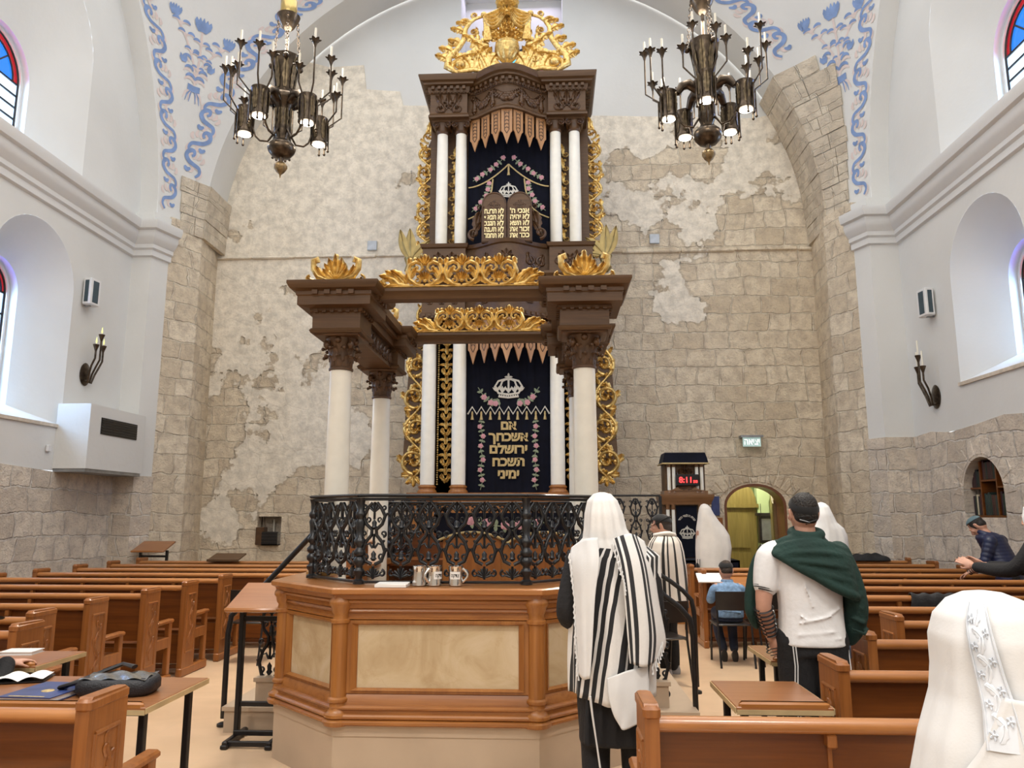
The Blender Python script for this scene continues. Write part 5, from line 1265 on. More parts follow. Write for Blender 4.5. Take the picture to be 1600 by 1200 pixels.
r = thing('book_rest', 'slanted wooden book rest hinged to the back of the nearest left bench', 'book rest', (-2.35, 2.98, .70))
m = MB(); m.cbx((0,-.26,-.03), (.95,.50,.026), .006, Matrix.Rotation(.12,4,'X')); m.build('rest_board', M_TABLE, r, 30); m = MB(); m.cbx((0,-.505,-.05), (.95,.03,.05), .008); m.build('front_lip', M_RAIL, r, 40)
m = MB(); 
for sx in (-.42,.42): m.tube([(sx,-.03,-.20),(sx,-.4,-.07)], .012, 6)
m.build('bracket', M_BLK, r)
def black_lectern(x, y, label, zt=1.0, w=.40):
    r = thing('lectern', label, 'lectern', (x, y, 0)); T = Matrix.Rotation(.35, 4, 'X'); h = w/2
    m = MB(); m.cbx((0,.0,zt), (w+.06,.44,.03), .006, T); t = m.build('slanted_top', M_TABLE, r, 30)
    m = MB(); m.cbx((0,-.215,zt-.07), (w+.06,.03,.035), .01, T); m.build('book_lip', M_RAIL, t, 40)
    for s in (-1, 1): m = MB(); m.cbx((s*(h-.02),.02,zt/2-.02), (.035,.055,zt-.08), .005); m.cbx((s*(h-.02),.0,.03), (.04,.40,.045), .008); m.cbx((s*(h-.02),-.19,.015), (.05,.05,.03), .006); m.build('side_post', M_BLK, r, 40)
    for z, yy in ((.075,-.05),(.26,.02),(zt-.16,.02),(.03,-.16)): m = MB(); m.cbx((0,yy,z), (w-.05,.03,.035), .004); m.build('cross_bar', M_BLK, r, 30)
    return r
black_lectern(-2.17, 5.90, 'black iron lectern with wooden top beside the left bimah steps', 1.03, .36)
black_lectern(-6.74, 13.02, 'dark-topped lectern standing behind the last left bench by the stone wall', 1.10, .5)
r = thing('book_stand', 'low wooden book stand lying on the far left bench back', 'book stand', (-5.15, 12.28, .93)); m = MB(); m.cbx((0,0,.04), (.5,.36,.025), .006, Matrix.Rotation(.25,4,'X')); m.build('stand_board', M_DARK, r); m = MB(); m.cbx((0,-.17,.0), (.5,.03,.04), .006); m.build('book_lip', M_DARK, r)
def black_chair(x, y, rz, label):
    r = thing('chair', label, 'chair', (x, y, 0), rz, 'black school chairs'); W2 = .20
    m = MB(); m.grid(lambda u, v: ((u-.5)*.40, -.21-.03*(1-(2*u-1)**2)*1.0, .60+v*.20), 10, 3, False); m.grid(lambda u, v: ((.5-u)*.40, -.195-.03*(1-(2*u-1)**2), .60+v*.20), 10, 3, False); m.bx(-.2,.2,-.212,-.195,.795,.80); m.build('backrest', M_BLKP, r, 60)
    m = MB(); m.cbx((0,.0,.44), (.40,.40,.022), .01); m.build('seat', M_BLKP, r, 40)
    for s in (-1, 1):
        m = MB(); m.tube([(s*W2*.92,-.30,0),(s*W2*.92,-.20,.42),(s*W2*.92,-.19,.62),(s*W2*.92,-.20,.76)], .012, 8); m.build('rear_leg', M_BLK, r, 60)
        m = MB(); m.tube([(s*W2*.92,.22,0),(s*W2*.92,.16,.40),(s*W2*.92,.10,.43),(s*W2*.92,-.18,.43)], .012, 8); m.build('front_leg', M_BLK, r, 60)
    return r
M_BLKP = mat('black_plywood', (.022,.018,.016), .3, coat=.3)
black_chair(2.02, 9.10, 0, 'black chair the boy in the blue denim shirt sits on'); black_chair(2.46, 9.22, .15, 'empty black chair right beside the seated boy')
black_chair(-3.42, 9.0, 0, 'black chair behind the black iron lectern on the left'); black_chair(1.10, 8.08, .3, 'black chair behind the handrail beside the man in a striped shawl')
r = thing('plastic_chair', 'white plastic chair hidden behind the man in the green jacket', 'chair', (1.79, 4.60, 0), .2); M_PLA = mat('white_plastic', (.75,.75,.74), .35, var=.02)
m = MB(); m.grid(lambda u, v: (.22*sin((u-.5)*2.4), -.20*cos((u-.5)*1.9)+.02-.05*v, .44+v*(.34-.10*(2*u-1)**2)), 12, 5, False); m.grid(lambda u, v: (-.22*sin((u-.5)*2.4), -.20*cos((u-.5)*1.9)+.04-.05*v, .44+v*(.34-.10*(2*u-1)**2)), 12, 5, False); m.build('backrest', M_PLA, r, 60)
m = MB(); m.cbx((0,.02,.42), (.42,.40,.03), .012); m.build('seat', M_PLA, r, 40)
for sx in (-1,1):
    for sy in (-1,1): m = MB(); m.tube([(sx*.17,sy*.15,.41),(sx*.21,sy*.19,0)], [.022,.018], 8); m.build('leg', M_PLA, r, 60)
# ---- things on the left tables
r = thing('pouch', 'black pouch with a clear plastic top on the left front table', 'bag', (-2.18, 3.97, .762), .12)
m = MB(); m.rings([[(.19*(abs(cos(a))**.55)*(1 if cos(a)>0 else -1)*k, .12*(abs(sin(a))**.55)*(1 if sin(a)>0 else -1)*k, z) for a in [2*pi*i/28 for i in range(28)]] for k, z in ((.90,0),(1,.02),(1.0,.055),(.93,.075),(.85,.08))]); m.build('pouch_body', mat('black_nylon', (.012,.013,.018), .5, bst=.3, bscale=120, nscale=20), r, 60)
m = MB(); m.grid(lambda u, v: ((u-.5)*.32, (v-.5)*.19, .082+.018*sin(u*pi)*sin(v*pi)+.006*sin(u*17+v*9)), 20, 10, False); m.build('clear_window', mat('crinkled_clear_plastic', (.25,.26,.27), .08, .55, var=.4, nscale=9, coat=1, bst=.8, bscale=14), r, 180)
m = MB(); m.tube([(-.15,-.06,.07),(-.26,-.04,.04),(-.27,.05,.03),(-.16,.10,.07),(-.05,.16,.11),(.02,.13,.10)], .022, 8, flat=.5); m.build('strap', M_BLK, r, 60)
def book(x, y, z, d, label, mt, rz=0, grp=None, par=None, name='book'):
    r = thing(name, label, 'book', (x, y, z), rz, grp); w, dep, h = d
    m = MB(); m.bx(-w/2,w/2,-dep/2,dep/2,0,.004); m.bx(-w/2,w/2,-dep/2,dep/2,h-.004,h); m.bx(-w/2,-w/2+.005,-dep/2,dep/2,.004,h-.004); m.build('cover', mt, r)
    m = MB(); m.bx(-w/2+.005,w/2-.006,-dep/2+.006,dep/2-.006,.004,h-.004); m.build('pages', M_PAPER, r); return r
M_BLUEB = mat('blue_book_cover', (.035,.06,.20), .35, var=.2, coat=.2)
r = book(-2.50,3.90,.762,(.27,.34,.028),'large blue hardcover book under the black pouch strap',M_BLUEB,-.05)
m = MB(); m.lathe([(.03,0),(.028,.002)], (0.02,-.03,.0285), 14); m.bx(-.09,.09,-.16,-.145,.0285,.0292); m.build('cover_emblem', M_GTH, r)
book(-3.27,4.80,.80,(.20,.14,.02),'white slab for tabletop glare, far edge of the table with the open book',M_WHITE,.1)  # pale block standing in for glare on a tabletop
r = thing('open_book', 'open book with cream pages beside the black sleeve at the left edge', 'book', (-2.92, 3.98, .762) if False else (-2.86,4.24,.765), .3)
for s in (-1, 1): m = MB(); m.grid(lambda u, v, s=s: (s*u*.12, (v-.5)*.19, .006+.022*sin(min(1,u*1.15)*pi*.85)), 10, 2, False); m.build('page_block', M_PAPER, r, 60)
m = MB(); m.bx(-.125,.125,-.1,.1,0,.004); m.build('cover', M_BLK, r)
tag(MB().lathe([(.16,0),(.165,.006),(.10,.012),(.095,.10),(.07,.12),(.0,.122)], (0,0,0), 28).build('hat', mat('black_felt', (.012,.012,.013), .9), None, 60, loc=(-4.02,5.0,1.05)), 'black brimmed hat at the left edge of the picture', 'hat')
# coats on the right benches
def cloth_heap(name, label, cat, loc, w, d, h, mt, seed, drop=0., rz=0):
    r = tag(MB().grid(lambda u, v: ((u-.5)*w*(1-.12*sin(v*5+seed)), (v-.5)*d, max(0, h*(sin(pi*min(1,max(0,u)))**.45)*(sin(pi*v)**.5)*(.8+.25*sin(u*13+seed)*sin(v*7))) - drop*max(0,.45-v)*2.2), 30, 16, False).build(name, mt, None, 180, loc=loc), label, cat); r.rotation_euler[2] = rz; return r
M_COAT = mat('black_coat_cloth', (.014,.014,.016), .75, bst=.3, bscale=30)
def draped(name, label, x, y, w, mt, z=.922, f=.22, b=.16, seed=1):
    """garment folded over a bench rail"""
    m = MB()
    P_ = [(-.040,-f),(-.052,-f*.5),(-.050,-.05),(-.032,.005),(0,.014),(.03,.004),(.05,-.05),(.055,-b*.6),(.06,-b)]
    R = []
    for i in range(25):
        u = i/24; R.append([(x+(u-.5)*w*(1+.10*(q[1]<-.05)), y+.045+q[0]+.008*sin(u*19+seed+j), z+q[1]*(1+.10*sin(u*11+seed))+.010*sin(u*23+seed)*(j in (3,4,5))) for j, q in enumerate(P_)])
    n = len(R); m.rings(R, False, False)
    o = m.build(name, mt, None, 180); bake(o, [('SOLIDIFY', dict(thickness=.016, offset=1)), ('SUBSURF', dict(levels=1, render_levels=1))]); c = Vector((x,y,z)); o.data.transform(Matrix.Translation(-c)); o.location = c; return tag(o, label, 'jacket')
draped('jacket', 'black jacket folded over a right bench rail', 3.50, 7.39, .44, M_COAT)
cloth_heap('jacket', 'black coat lying in a heap on the farthest right bench', 'jacket', (5.10,12.89,.915), .62, .20, .13, M_COAT, 2)
tag(cloth_heap('denim_bag','blue denim bag beside the bench end behind the man in green','bag',(2.05,5.3,.50),.22,.2,.16,mat('denim',(.10,.15,.24),.8,bst=.3,bscale=80),3), 'blue denim bag beside the man in green at waist height', 'bag')
bpy.data.objects['denim_bag'].location = (1.86,5.20,.762)
# open books and sheets on the far right rests
for x, y, z, lb in ((1.98,10.0,.86,'open white prayer book in front of the seated boy'),(2.75,10.0,.88,'white sheet of paper on the bench rest right of the seated boy')):
    r = thing('open_book', lb, 'book', (x,y,z), 0); m = MB(); m.cbx((0,0,0), (.30,.20,.016), .003, Matrix.Rotation(.5,4,'X')); m.build('pages', M_PAPER, r)
r = thing('book_rest', 'slanted oak book rest on the bench in front of the boy', 'book rest', (2.45,10.03,.80)); m = MB(); m.cbx((0,-.06,-.0), (.9,.30,.022), .005, Matrix.Rotation(.5,4,'X')); m.build('rest_board', M_RAIL, r)
# ================================================================ chandeliers
def chandelier(loc):
    r = thing('chandelier', 'x', 'chandelier', loc); B = M_BRONZE
    def add(m, name, mt=B, par=None, sm=50): return m.build(name, mt, par or r, sm)
    m = MB(); m.tube([(0,0,1.62),(0,0,5.5)], .012, 8); add(m, 'ceiling_rod', M_BRASS)
    m = MB(); m.lathe([(.09,1.42),(.095,1.43),(.095,1.60),(.06,1.64),(.015,1.66)], (0,0,0), 24); add(m, 'brass_canopy', M_BRASS)
    m = MB(); m.lathe([(.03,1.22),(.07,1.26),(.12,1.36),(.135,1.40),(.10,1.42)], (0,0,0), 20); m.tube([(0,0,.85),(0,0,1.3)], .018, 8)
    for k in range(3):
        a = k*2.094+.5; m.ball((.12*cos(a),.12*sin(a),1.36), .022, 8, 6)
    add(m, 'chain_plate')
    for k in range(3):
        a = k*2.094+.5; m = MB()
        for j in range(13):
            q = j/12; c = Vector((cos(a)*(.125+.05*q), sin(a)*(.125+.05*q), 1.34-.50*q)); t = Vector((cos(a),sin(a),0)) if j % 2 else Vector((-sin(a),cos(a),0))
            m.tube([c+t*.016*cos(x)+Vector((0,0,.026*sin(x))) for x in [2*pi*i/8 for i in range(9)]], .0045, 5, cap=False)
        m.ball((cos(a)*.185,sin(a)*.185,.80), .035, 8, 6); add(m, 'chain')
    m = MB(); m.lathe([(.085,.42),(.10,.50),(.12,.66),(.155,.84),(.165,.87),(.15,.87),(.11,.66),(.08,.5)], (0,0,0), 28, sq=lambda q,a,z: q*(1+.035*cos(a*8))); add(m, 'leaf_vase')
    m = MB()
    for k in range(8):
        a = 2*pi*k/8; fr = lambda u, v, w, a=a: ((.10+.25*max(0,v-.45)**1.0*.55+w)*cos(a)-u*sin(a), (.10+.25*max(0,v-.45)*.55+w)*sin(a)+u*cos(a), v)
        gleaf(m, fr, 0, .46, pi/2, .38, .035, 0, .012, 4)
        fr2 = lambda u, v, w, a=a+.39: ((.085+w)*cos(a)-u*sin(a), (.085+w)*sin(a)+u*cos(a), v); gleaf(m, fr2, 0, -.02, pi/2, .26, .03, 0, .014, 3)
    add(m, 'embossed_leaves', M_BRONZEL)
    m = MB(); m.lathe([(.02,-.30),(.05,-.28),(.05,-.16),(.09,-.06),(.095,0),(.08,.05),(.085,.20),(.105,.26),(.15,.32),(.16,.36),(.13,.41),(.09,.43)], (0,0,0), 24); add(m, 'stem_body')
    m = MB(); m.lathe([(.03,-.36),(.10,-.345),(.145,-.29),(.158,-.25),(.145,-.21),(.10,-.165),(.04,-.15)], (0,0,0), 28); m.lathe([(.025,-.42),(.028,-.36)], (0,0,0), 12); add(m, 'bulb_disc')
    m = MB(); m.lathe([(.004,-.60),(.012,-.56),(.045,-.53),(.072,-.48),(.070,-.45),(.045,-.42),(.02,-.41)], (0,0,0), 20, sq=lambda q,a,z: q*(1+.05*cos(a*9))); add(m, 'pinecone_finial', M_ACORN)
    for k in range(5):
        a = 2*pi*k/5+rad(18); e = Vector((cos(a), sin(a), 0)); t = Vector((-sin(a), cos(a), 0)); c = e*.43
        m = MB(); m.tube([e*.10+Vector((0,0,.30)), e*.19+Vector((0,0,.36)), e*.27+Vector((0,0,.33)), e*.33+Vector((0,0,.24))], [.05,.06,.05,.035], 10); add(m, 'scroll_arm'); m = MB(); m.tube([e*.09+Vector((0,0,-.05)), e*.16+Vector((0,0,-.16)), e*.25+Vector((0,0,-.15)), e*.31+Vector((0,0,-.09)), e*.345+Vector((0,0,.02))], .012, 8); add(m, 'lower_arm')
        m = MB(); m.lathe([(.080,-.07),(.098,-.07),(.098,-.05),(.092,-.04),(.092,.22),(.098,.235),(.098,.25),(.05,.26),(.0,.262)], tuple(c), 24)
        for j in range(8):
            b = 2*pi*j/8; fr = lambda u, v, w, b=b: (c.x+(.092+w)*cos(b)-u*sin(b), c.y+(.092+w)*sin(b)+u*cos(b), v); pass
        lp = add(m, 'lamp_cylinder'); m = MB()
        for j in range(6):
            b = 2*pi*j/6; fr = lambda u, v, w, b=b: (c.x+(.092+w)*cos(b)-u*sin(b), c.y+(.092+w)*sin(b)+u*cos(b), v); gleaf(m, fr, 0, -.02, pi/2, .24, .034, 0, .010, 5)
        add(m, 'embossed_leaf', M_BRONZEL, lp)
        m = MB(); m.lathe([(.070,-.079),(.0,-.080)], tuple(c), 20); add(m, 'lamp_lens', M_LAMP, lp)
        random.seed(20+k)
        for j, (s, out, hh) in enumerate(((-1,.5,.0),(1,.5,.10),(-.55,1.1,.30),(.6,1.05,.20))):
            d = (t*s+e*out); d.normalize(); p = c+d*.108
            h0 = .42+hh*.8+.05*sin(k*3+j)
            m = MB(); m.tube([p+Vector((0,0,-.14)), p+Vector((0,0,.16)), p+d*.14+Vector((0,0,.28)), p+d*.14+Vector((0,0,h0))], .0095, 8); m.ball(p+Vector((0,0,-.15)), .016, 8, 6); st = add(m, 'candle_stem')
            q = p+d*.14; m = MB(); R_ = []
            for (rr, z) in ((.010,h0-.01),(.018,h0+.02),(.030,h0+.055),(.052,h0+.085),(.058,h0+.080)): R_.append([(q.x+rr*(1+.22*cos(6*x)*(rr>.025))*cos(x), q.y+rr*(1+.22*cos(6*x)*(rr>.025))*sin(x), z+.006*cos(6*x)) for x in [2*pi*i/24 for i in range(24)]])
            m.rings(R_); add(m, 'petal_cup', B, st)
            m = MB(); m.lathe([(.012,h0+.06),(.012,h0+.22),(.004,h0+.222)], tuple(q), 10); add(m, 'candle', M_WAX, st)
    return r
M_ACORN = mat('antique_gold_finial', (.22,.15,.07), .4, .6, var=.3, nscale=30)
c1 = chandelier((-3.01, 8.0, 5.98)); c1['label'] = 'dark bronze candle chandelier hanging on the left, over the left benches'; c1['group'] = 'bronze chandeliers'
c2 = dup(c1); c2.location = (1.77, 8.0, 6.02); c2.rotation_euler[2] = rad(24); c1.rotation_euler[2] = rad(20.6); c2['label'] = 'dark bronze candle chandelier hanging on the right, over the right benches'
for c in (c1, c2):
    d = bpy.data.lights.new('chandelier_fill', 'POINT'); d.energy = 55; d.color = (1,.92,.80); d.shadow_soft_size = .35  # unseen fill added to lift the arch soffits; the candles are unlit
    o = bpy.data.objects.new('chandelier_fill', d); COL.objects.link(o); o.location = c.location+Vector((0,0,1.15))
    for k in range(5):
        a = 2*pi*k/5+rad(18)+c.rotation_euler[2]; d = bpy.data.lights.new('lamp_spot', 'SPOT'); d.energy = 150; d.color = (1,.90,.76); d.spot_size = rad(95); d.spot_blend = .6; d.shadow_soft_size = .06
        o = bpy.data.objects.new('lamp_spot', d); COL.objects.link(o); o.location = (c.location.x+.43*cos(a), c.location.y+.43*sin(a), c.location.z-.085)
# ================================================================ wall fittings
def sconce(loc, s, label, flame):
    r = thing('wall_sconce', label, 'wall lamp', loc, 0, 'bronze wall sconces')
    m = MB(); m.lathe([(.0,0),(.13,.0),(.14,.015),(.10,.035),(.04,.045)], (0,0,0), 24, Matrix.Rotation(-s*pi/2,4,'Y') @ Matrix.Scale(1.35,4,(1,0,0))); m.build('back_plate', M_BRONZE, r, 50)
    for k, (dy, h, o) in enumerate(((-.14,.36,.24),(0.02,.56,.22),(.16,.40,.18))):
        x = lambda q: -s*q
        m = MB(); m.tube([(x(.03),dy*.2,-.10),(x(.09),dy*.35,-.14),(x(.12),dy*.5,.0),(x(o*.75),dy*.9,.12),(x(o),dy,.24),(x(o),dy,h)], .016, 8); m.lathe([(.012,h-.02),(.022,h+.02),(.05,h+.10),(.046,h+.105),(.01,h+.06)], (x(o),dy,0), 16); a = m.build('candle_arm', M_BRONZE, r, 50)
        m = MB(); m.lathe([(.013,h+.05),(.014,h+.34 if not flame else h+.12),(.003,h+.345 if not flame else h+.125)], (x(o),dy,0), 10)
        m.build('candle', M_WAX, a, 50)
        if flame: m = MB(); m.lathe([(.004,h+.12),(.013,h+.15),(.010,h+.18),(.001,h+.23)], (x(o),dy,0), 10); m.build('flame_bulb', M_FLAME, a, 60)
M_FLAME = mat('yellow_flame_bulb', (.85,.85,.25), .4, emit=(.9,.9,.35), estr=.6)
sconce((WL, 11.9, 3.88), -1, 'bronze three-candle sconce on the left wall above the white cabinet', True)
sconce((WR, 12.15, 3.45), 1, 'bronze three-candle sconce on the right wall beside the window', False)
def speaker(loc, s, label):
    r = thing('loudspeaker', label, 'loudspeaker', loc, s*.12, 'white wall loudspeakers')
    m = MB(); m.cbx((0,0,0), (.14,.24,.44), .012); m.build('cabinet', M_WHITE, r, 40)
    m = MB(); m.cbx((-s*.07,0,0), (.012,.13,.36), .004); m.cbx((0,-.121,0), (.07,.008,.36), .002); m.build('grille', mat('speaker_grille', (.05,.08,.10), .6) if 'speaker_grille' not in bpy.data.materials else bpy.data.materials['speaker_grille'], r)
    m = MB(); m.cbx((s*.06,0,-.22), (.12,.04,.03), .004); m.build('bracket', M_GREY, r)
speaker((WL+.11, 11.72, 5.20), -1, 'white slim loudspeaker high on the left wall'); speaker((WR-.11, 12.0, 4.92), 1, 'white slim loudspeaker high on the right wall')
r = thing('air_conditioner', 'white air conditioning cabinet with black grille on the left wall', 'air conditioner', (WL, 11.32, 2.28))
m = MB(); m.bx(.0,.52,0,1.62,.05,1.04); m.build('cabinet', M_PLAS, r); m = MB(); m.bx(.0,.50,.02,1.6,.0,.05); m.build('base_tray', M_GREY, r)
m = MB(); m.bx(.515,.53,.30,1.35,.60,.86)
g = m.build('grille', M_BLK, r); m = MB()
for k in range(6): m.cbx((.53,.825,.63+k*.04), (.03,1.02,.008), 0, Matrix.Rotation(.5,4,'Y'))
m.build('slats', M_BLKP, g)
tag(MB().cbx((0,0,0),(.04,.09,.10),.008).build('wall_socket', M_WHITE, None, loc=(WL+.03,11.15,2.62)), 'small white socket under the left window beside the white cabinet', 'socket')
for x, z, lb in ((-3.62,7.10,'left of the ark'),(2.15,7.14,'right of the ark')): tag(MB().cbx((0,0,0),(.20,.05,.20),.01).build('wall_box', mat('pale_grey_box',(.55,.60,.66),.4) if 'pale_grey_box' not in bpy.data.materials else bpy.data.materials['pale_grey_box'], None, loc=(x,YB-.03,z)), f'small pale grey square box high on the stone wall {lb}', 'wall box', 'pale wall boxes')
r = thing('exit_sign', 'hanging exit sign with white Hebrew lettering above the arched doorway', 'sign', (3.85, YB-.16, 2.93))
m = MB(); m.bx(-.21,.21,-.06,.14,.16,.20); m.build('sign_rail', M_GREY, r); m = MB(); m.cbx((0,0,.08),(.34,.02,.19),.004); p = m.build('sign_plate', mat('pale_green_acrylic',(.36,.50,.47),.25, emit=(.45,.62,.58), estr=.35), r)
text_mesh(heb('יציאה'), .17, mat('white_sign_letters',(.9,.9,.92),.4, emit=(1,1,1), estr=.5), 'white_lettering', p, Matrix.Translation((0,-.013,.075)) @ MXZ, .001, .003, .29)
tag(MB().cbx((0,0,0),(.16,.12,.14),.008).build('wall_unit', M_BLK, None, loc=(4.45+.35, YB-.07, 1.98)), 'small black box fixed on the stone wall right of the doorway', 'wall box')
tag(MB().cbx((0,0,0),(.15,.03,.36),.004).build('notice_board', M_BLUEB, None, loc=(3.14, YB-.02, 1.80)), 'narrow dark blue notice left of the arched doorway', 'notice')
r = thing('cupboard', 'narrow brown wooden cupboard left of the arched doorway', 'cupboard', (2.98, 14.6, 0)); m = MB(); m.bx(-.16,.16,-.2,.35,0,1.58); m.build('cupboard_body', M_OAKZ, r); m = MB(); m.bx(-.13,.13,-.22,-.2,.08,1.5); m.build('cupboard_door', M_OAKZ, r)
r = thing('fire_extinguisher', 'red fire extinguisher on the vestibule floor behind the doorway', 'fire extinguisher', (4.28, 16.2, 0)); m = MB(); m.lathe([(.09,0),(.09,.42),(.04,.5),(.03,.53)], (0,0,0), 16); m.build('tank', mat('red_enamel',(.40,.03,.02),.3,coat=.4), r, 40); m = MB(); m.cbx((0,0,.56),(.04,.12,.05),.01); m.build('valve', M_BLK, r)
r = thing('wall_cabinet', 'dark display cabinet on the green vestibule wall', 'cabinet', (4.52, 16.62, 1.05)); m = MB(); m.bx(-.16,.2,-.05,.08,0,.56); m.build('cabinet_box', M_BLKP, r); m = MB(); m.bx(-.2,.24,-.1,.08,.56,.62); m.build('cabinet_cornice', M_BLKP, r); m = MB(); m.bx(-.12,.16,-.055,-.045,.06,.5); m.build('glass_front', M_GREY, r)
r = thing('pendant_lamp', 'black pendant lamp hanging in the green vestibule', 'lamp', (4.15, 15.6, .95)); m = MB(); m.lathe([(.03,.12),(.05,.10),(.12,.0),(.11,.0),(.04,.09)], (0,0,0), 20); m.build('lamp_shade', M_BLK, r, 50); m = MB(); m.tube([(0,0,.1),(0,0,.9)], .006, 6); m.build('cord', M_BLK, r)
# ---- book niche on the right wall
r = thing('bookcase', 'wooden bookcase fitted into the arched stone niche on the right wall', 'bookcase', (WR+.20, 11.09, 1.60)); M_SH = M_OAKX
m = MB(); m.bx(-.12,.12,-.50,.50,0,.03); m.build('bottom_shelf', M_SH, r)
for y in (-.17,.22): m = MB(); m.bx(-.12,.12,y-.015,y+.015,.03,.78); m.build('upright', M_SH, r)
m = MB(); m.bx(-.12,.12,.235,.50,.40,.425); m.build('shelf', M_SH, r); m = MB(); m.bx(-.12,.12,-.50,-.185,.40,.425); m.build('shelf', M_SH, r); m = MB(); m.bx(-.12,.12,-.155,.205,.50,.525); m.build('shelf', M_SH, r)
random.seed(9); cols = [(.05,.012,.012),(.012,.03,.02),(.03,.012,.02),(.015,.015,.02),(.06,.02,.012),(.02,.04,.035)]; bm_ = [mat('leather_spine', c, .45, var=.2) for c in cols]+[mat('pale_spine', (.55,.48,.33), .5)]
for nm, y0, y1, z, n, hh in (('on the lower left shelf',.24,.49,.03,6,.30),('on the lower middle shelf',-.15,.20,.03,8,.32),('on the lower right shelf',-.49,-.19,.03,6,.33),('on the upper left shelf',.24,.49,.425,5,.26),('on the upper middle shelf',-.15,.20,.525,8,.28)):
    for k in range(n):
        w = (y1-y0)/n; h = hh*random.uniform(.85,1.0); mi = random.randrange(6)
        if 'lower left' in nm and k == 2: mi = 6
        o = MB().cbx((0,0,h/2), (.16,w*.9,h), .006).build('book', bm_[mi], None, 30, loc=(WR+.18, 11.09+y1-w*(k+.5), 1.60+z)); tag(o, ('pale cream book' if mi == 6 else 'dark leather-bound volume')+f', {ORD[k]} from the left '+nm+' of the niche', 'book', 'volumes '+nm)
# ---- niche on the left of the back wall
r = thing('crate', 'dark slatted crate in the small square wall niche', 'crate', (-5.45, YB-.08, 1.05)); m = MB(); m.bx(-.14,.17,-.02,.30,0,.02)
m.bx(-.14,.17,-.02,.0,.0,.26); m.build('crate_body', M_BLKP, r); m = MB()
for k in range(4): m.bx(-.14,.17,-.032,-.02,.03+k*.06,.06+k*.06)
m.build('slats', M_BLK, r)
tag(MB().cbx((0,0,.17),(.15,.24,.34),.01).build('wooden_box', M_CARVE, None, loc=(-5.64,YB+.02,1.055)), 'tall dark wooden box beside the crate in the wall niche', 'box')
for x in (-5.50,-5.32): tag(MB().lathe([(.018,0),(.018,.48),(.004,.49)], (0,0,0), 10).build('candle', M_WAX, None, 60, loc=(x,YB+.30,1.055)), f"tall pale candle in the small square wall niche, {'left' if x<-5.4 else 'right'} one of the pair", 'candle', 'candles in the wall niche')
# ---- small ark, reading stand, ark railings
sa = thing('small_ark', 'two-tier walnut cabinet with white columns, red clock and velvet-covered top right of the big ark', 'cabinet', (2.25, 13.0, 0))
M_WAL = woodmat('warm_walnut', (.26,.13,.055), (.17,.08,.033), axis=0)
def sap(m, n, mt, par=None, sm=35, **k): return m.build(n, mt, par or sa, sm, **k)
m = MB(); m.bx(-.38,.38,.02,.45,0,1.85); m.bx(-.33,.33,.04,.45,1.85,2.50); m.bx(-.42,.42,-.08,.45,0,.10); sap(m, 'cabinet_body', M_DARK)
m = MB(); m.sweep([(-.1,1.80),(.02,1.80),(.03,1.84),(.05,1.88),(.07,1.94),(.07,1.97),(-.1,1.97)], [(-.38,.4),(-.38,-.02),(.38,-.02),(.38,.4)]); m.bx(-.40,.40,-.03,.4,1.80,1.96); m.bx(-.36,.36,-.03,.4,1.96,2.03); m.poly([(-.26,2.03),(.26,2.03),(0,2.16)], lambda u,v,w: (u,-.03-w,v), -.03, .02); sap(m, 'middle_cornice', M_WAL)
m = MB(); f = lambda u, v, w: (u, -.05-w, v)
for d in (-1, 1):
    for k in range(3): gleaf(m, f, d*.02, 2.05, pi/2-d*(.5+.42*k), .14-.01*k, .022, d*.4, .012, 3, 6)
gleaf(m, f, 0, 2.05, pi/2, .09, .02, 0, .012, 2, 5); f = lambda u, v, w: (u, .035-w, v)
for d in (-1, 1): gspiral(m, f, d*.08, 2.34, .07, -pi/2, d*1.2, .016, .02, 2); gleaf(m, f, 0, 2.2, pi/2-d*.7, .22, .035, d*.9, .02); gleaf(m, f, 0, 2.36, pi/2-d*.6, .13, .03, d*.9, .02)
rosette(m, f, 0, 2.34, .05); sap(m, 'carved_ornament', M_CARVE)
for z0, z1, xs in ((.95,1.72,(.22,.31)),(2.04,2.42,(.19,.27))):
    for s in (-1, 1):
        for x in xs:
            m = MB(); m.lathe([(.030,z0),(.028,z1)], (s*x,-.02 if z0 < 1 else .0,0), 14); c = sap(m, 'column', M_IVORY, None, 60); m = MB(); m.lathe([(.032,z1),(.036,z1+.02),(.030,z1+.05),(.046,z1+.09)], (s*x,-.02 if z0 < 1 else .0,0), 12); m.lathe([(.042,z0-.05),(.034,z0)], (s*x,-.02 if z0 < 1 else .0,0), 12); sap(m, 'capital', M_WAL, c)
m = MB(); m.bx(-.17,.17,.0,.02,.95,1.78); cv = sap(m, 'velvet_curtain', M_NAVY); m = MB(); f = lambda u, v, w: (u, -.002-w, v); crown(m, f, .0, 1.36, .24); sap(m, 'embroidered_crown', M_SILV, cv)
m = MB()
for k, ch in enumerate(heb('שויתי ה לנגדי תמיד')):
    if ch == ' ': continue
    a = rad(150-120*k/17); text_mesh(ch, .055, M_SILV, 'silver_lettering', cv, Matrix.Translation((.14*cos(a), -.002, 1.49+.13*sin(a))) @ Matrix.Rotation(pi/2-a,4,'Y') @ MXZ, .0015, .001)
m = MB(); m.rings([[(x*k1, .20+y*k2, z) for x, y in ((-.36,-.26),(.36,-.26),(.36,.22),(-.36,.22))] for k1, k2, z in ((1.05,1.08,2.47),(1.0,1.0,2.56),(.92,.92,2.66))]); tp = sap(m, 'velvet_top_cover', M_NAVY); m = MB(); m.tube([(-.385,-.09,2.475),(.385,-.09,2.475)], .014, 6); m.tube([(-.385,-.09,2.475),(-.385,.44,2.475)], .014, 6); sap(m, 'gold_trim', M_GTH, tp)
ck = thing('digital_clock', 'black digital clock with red numerals on the small cabinet front', 'clock', (2.27, 12.93, 2.10))
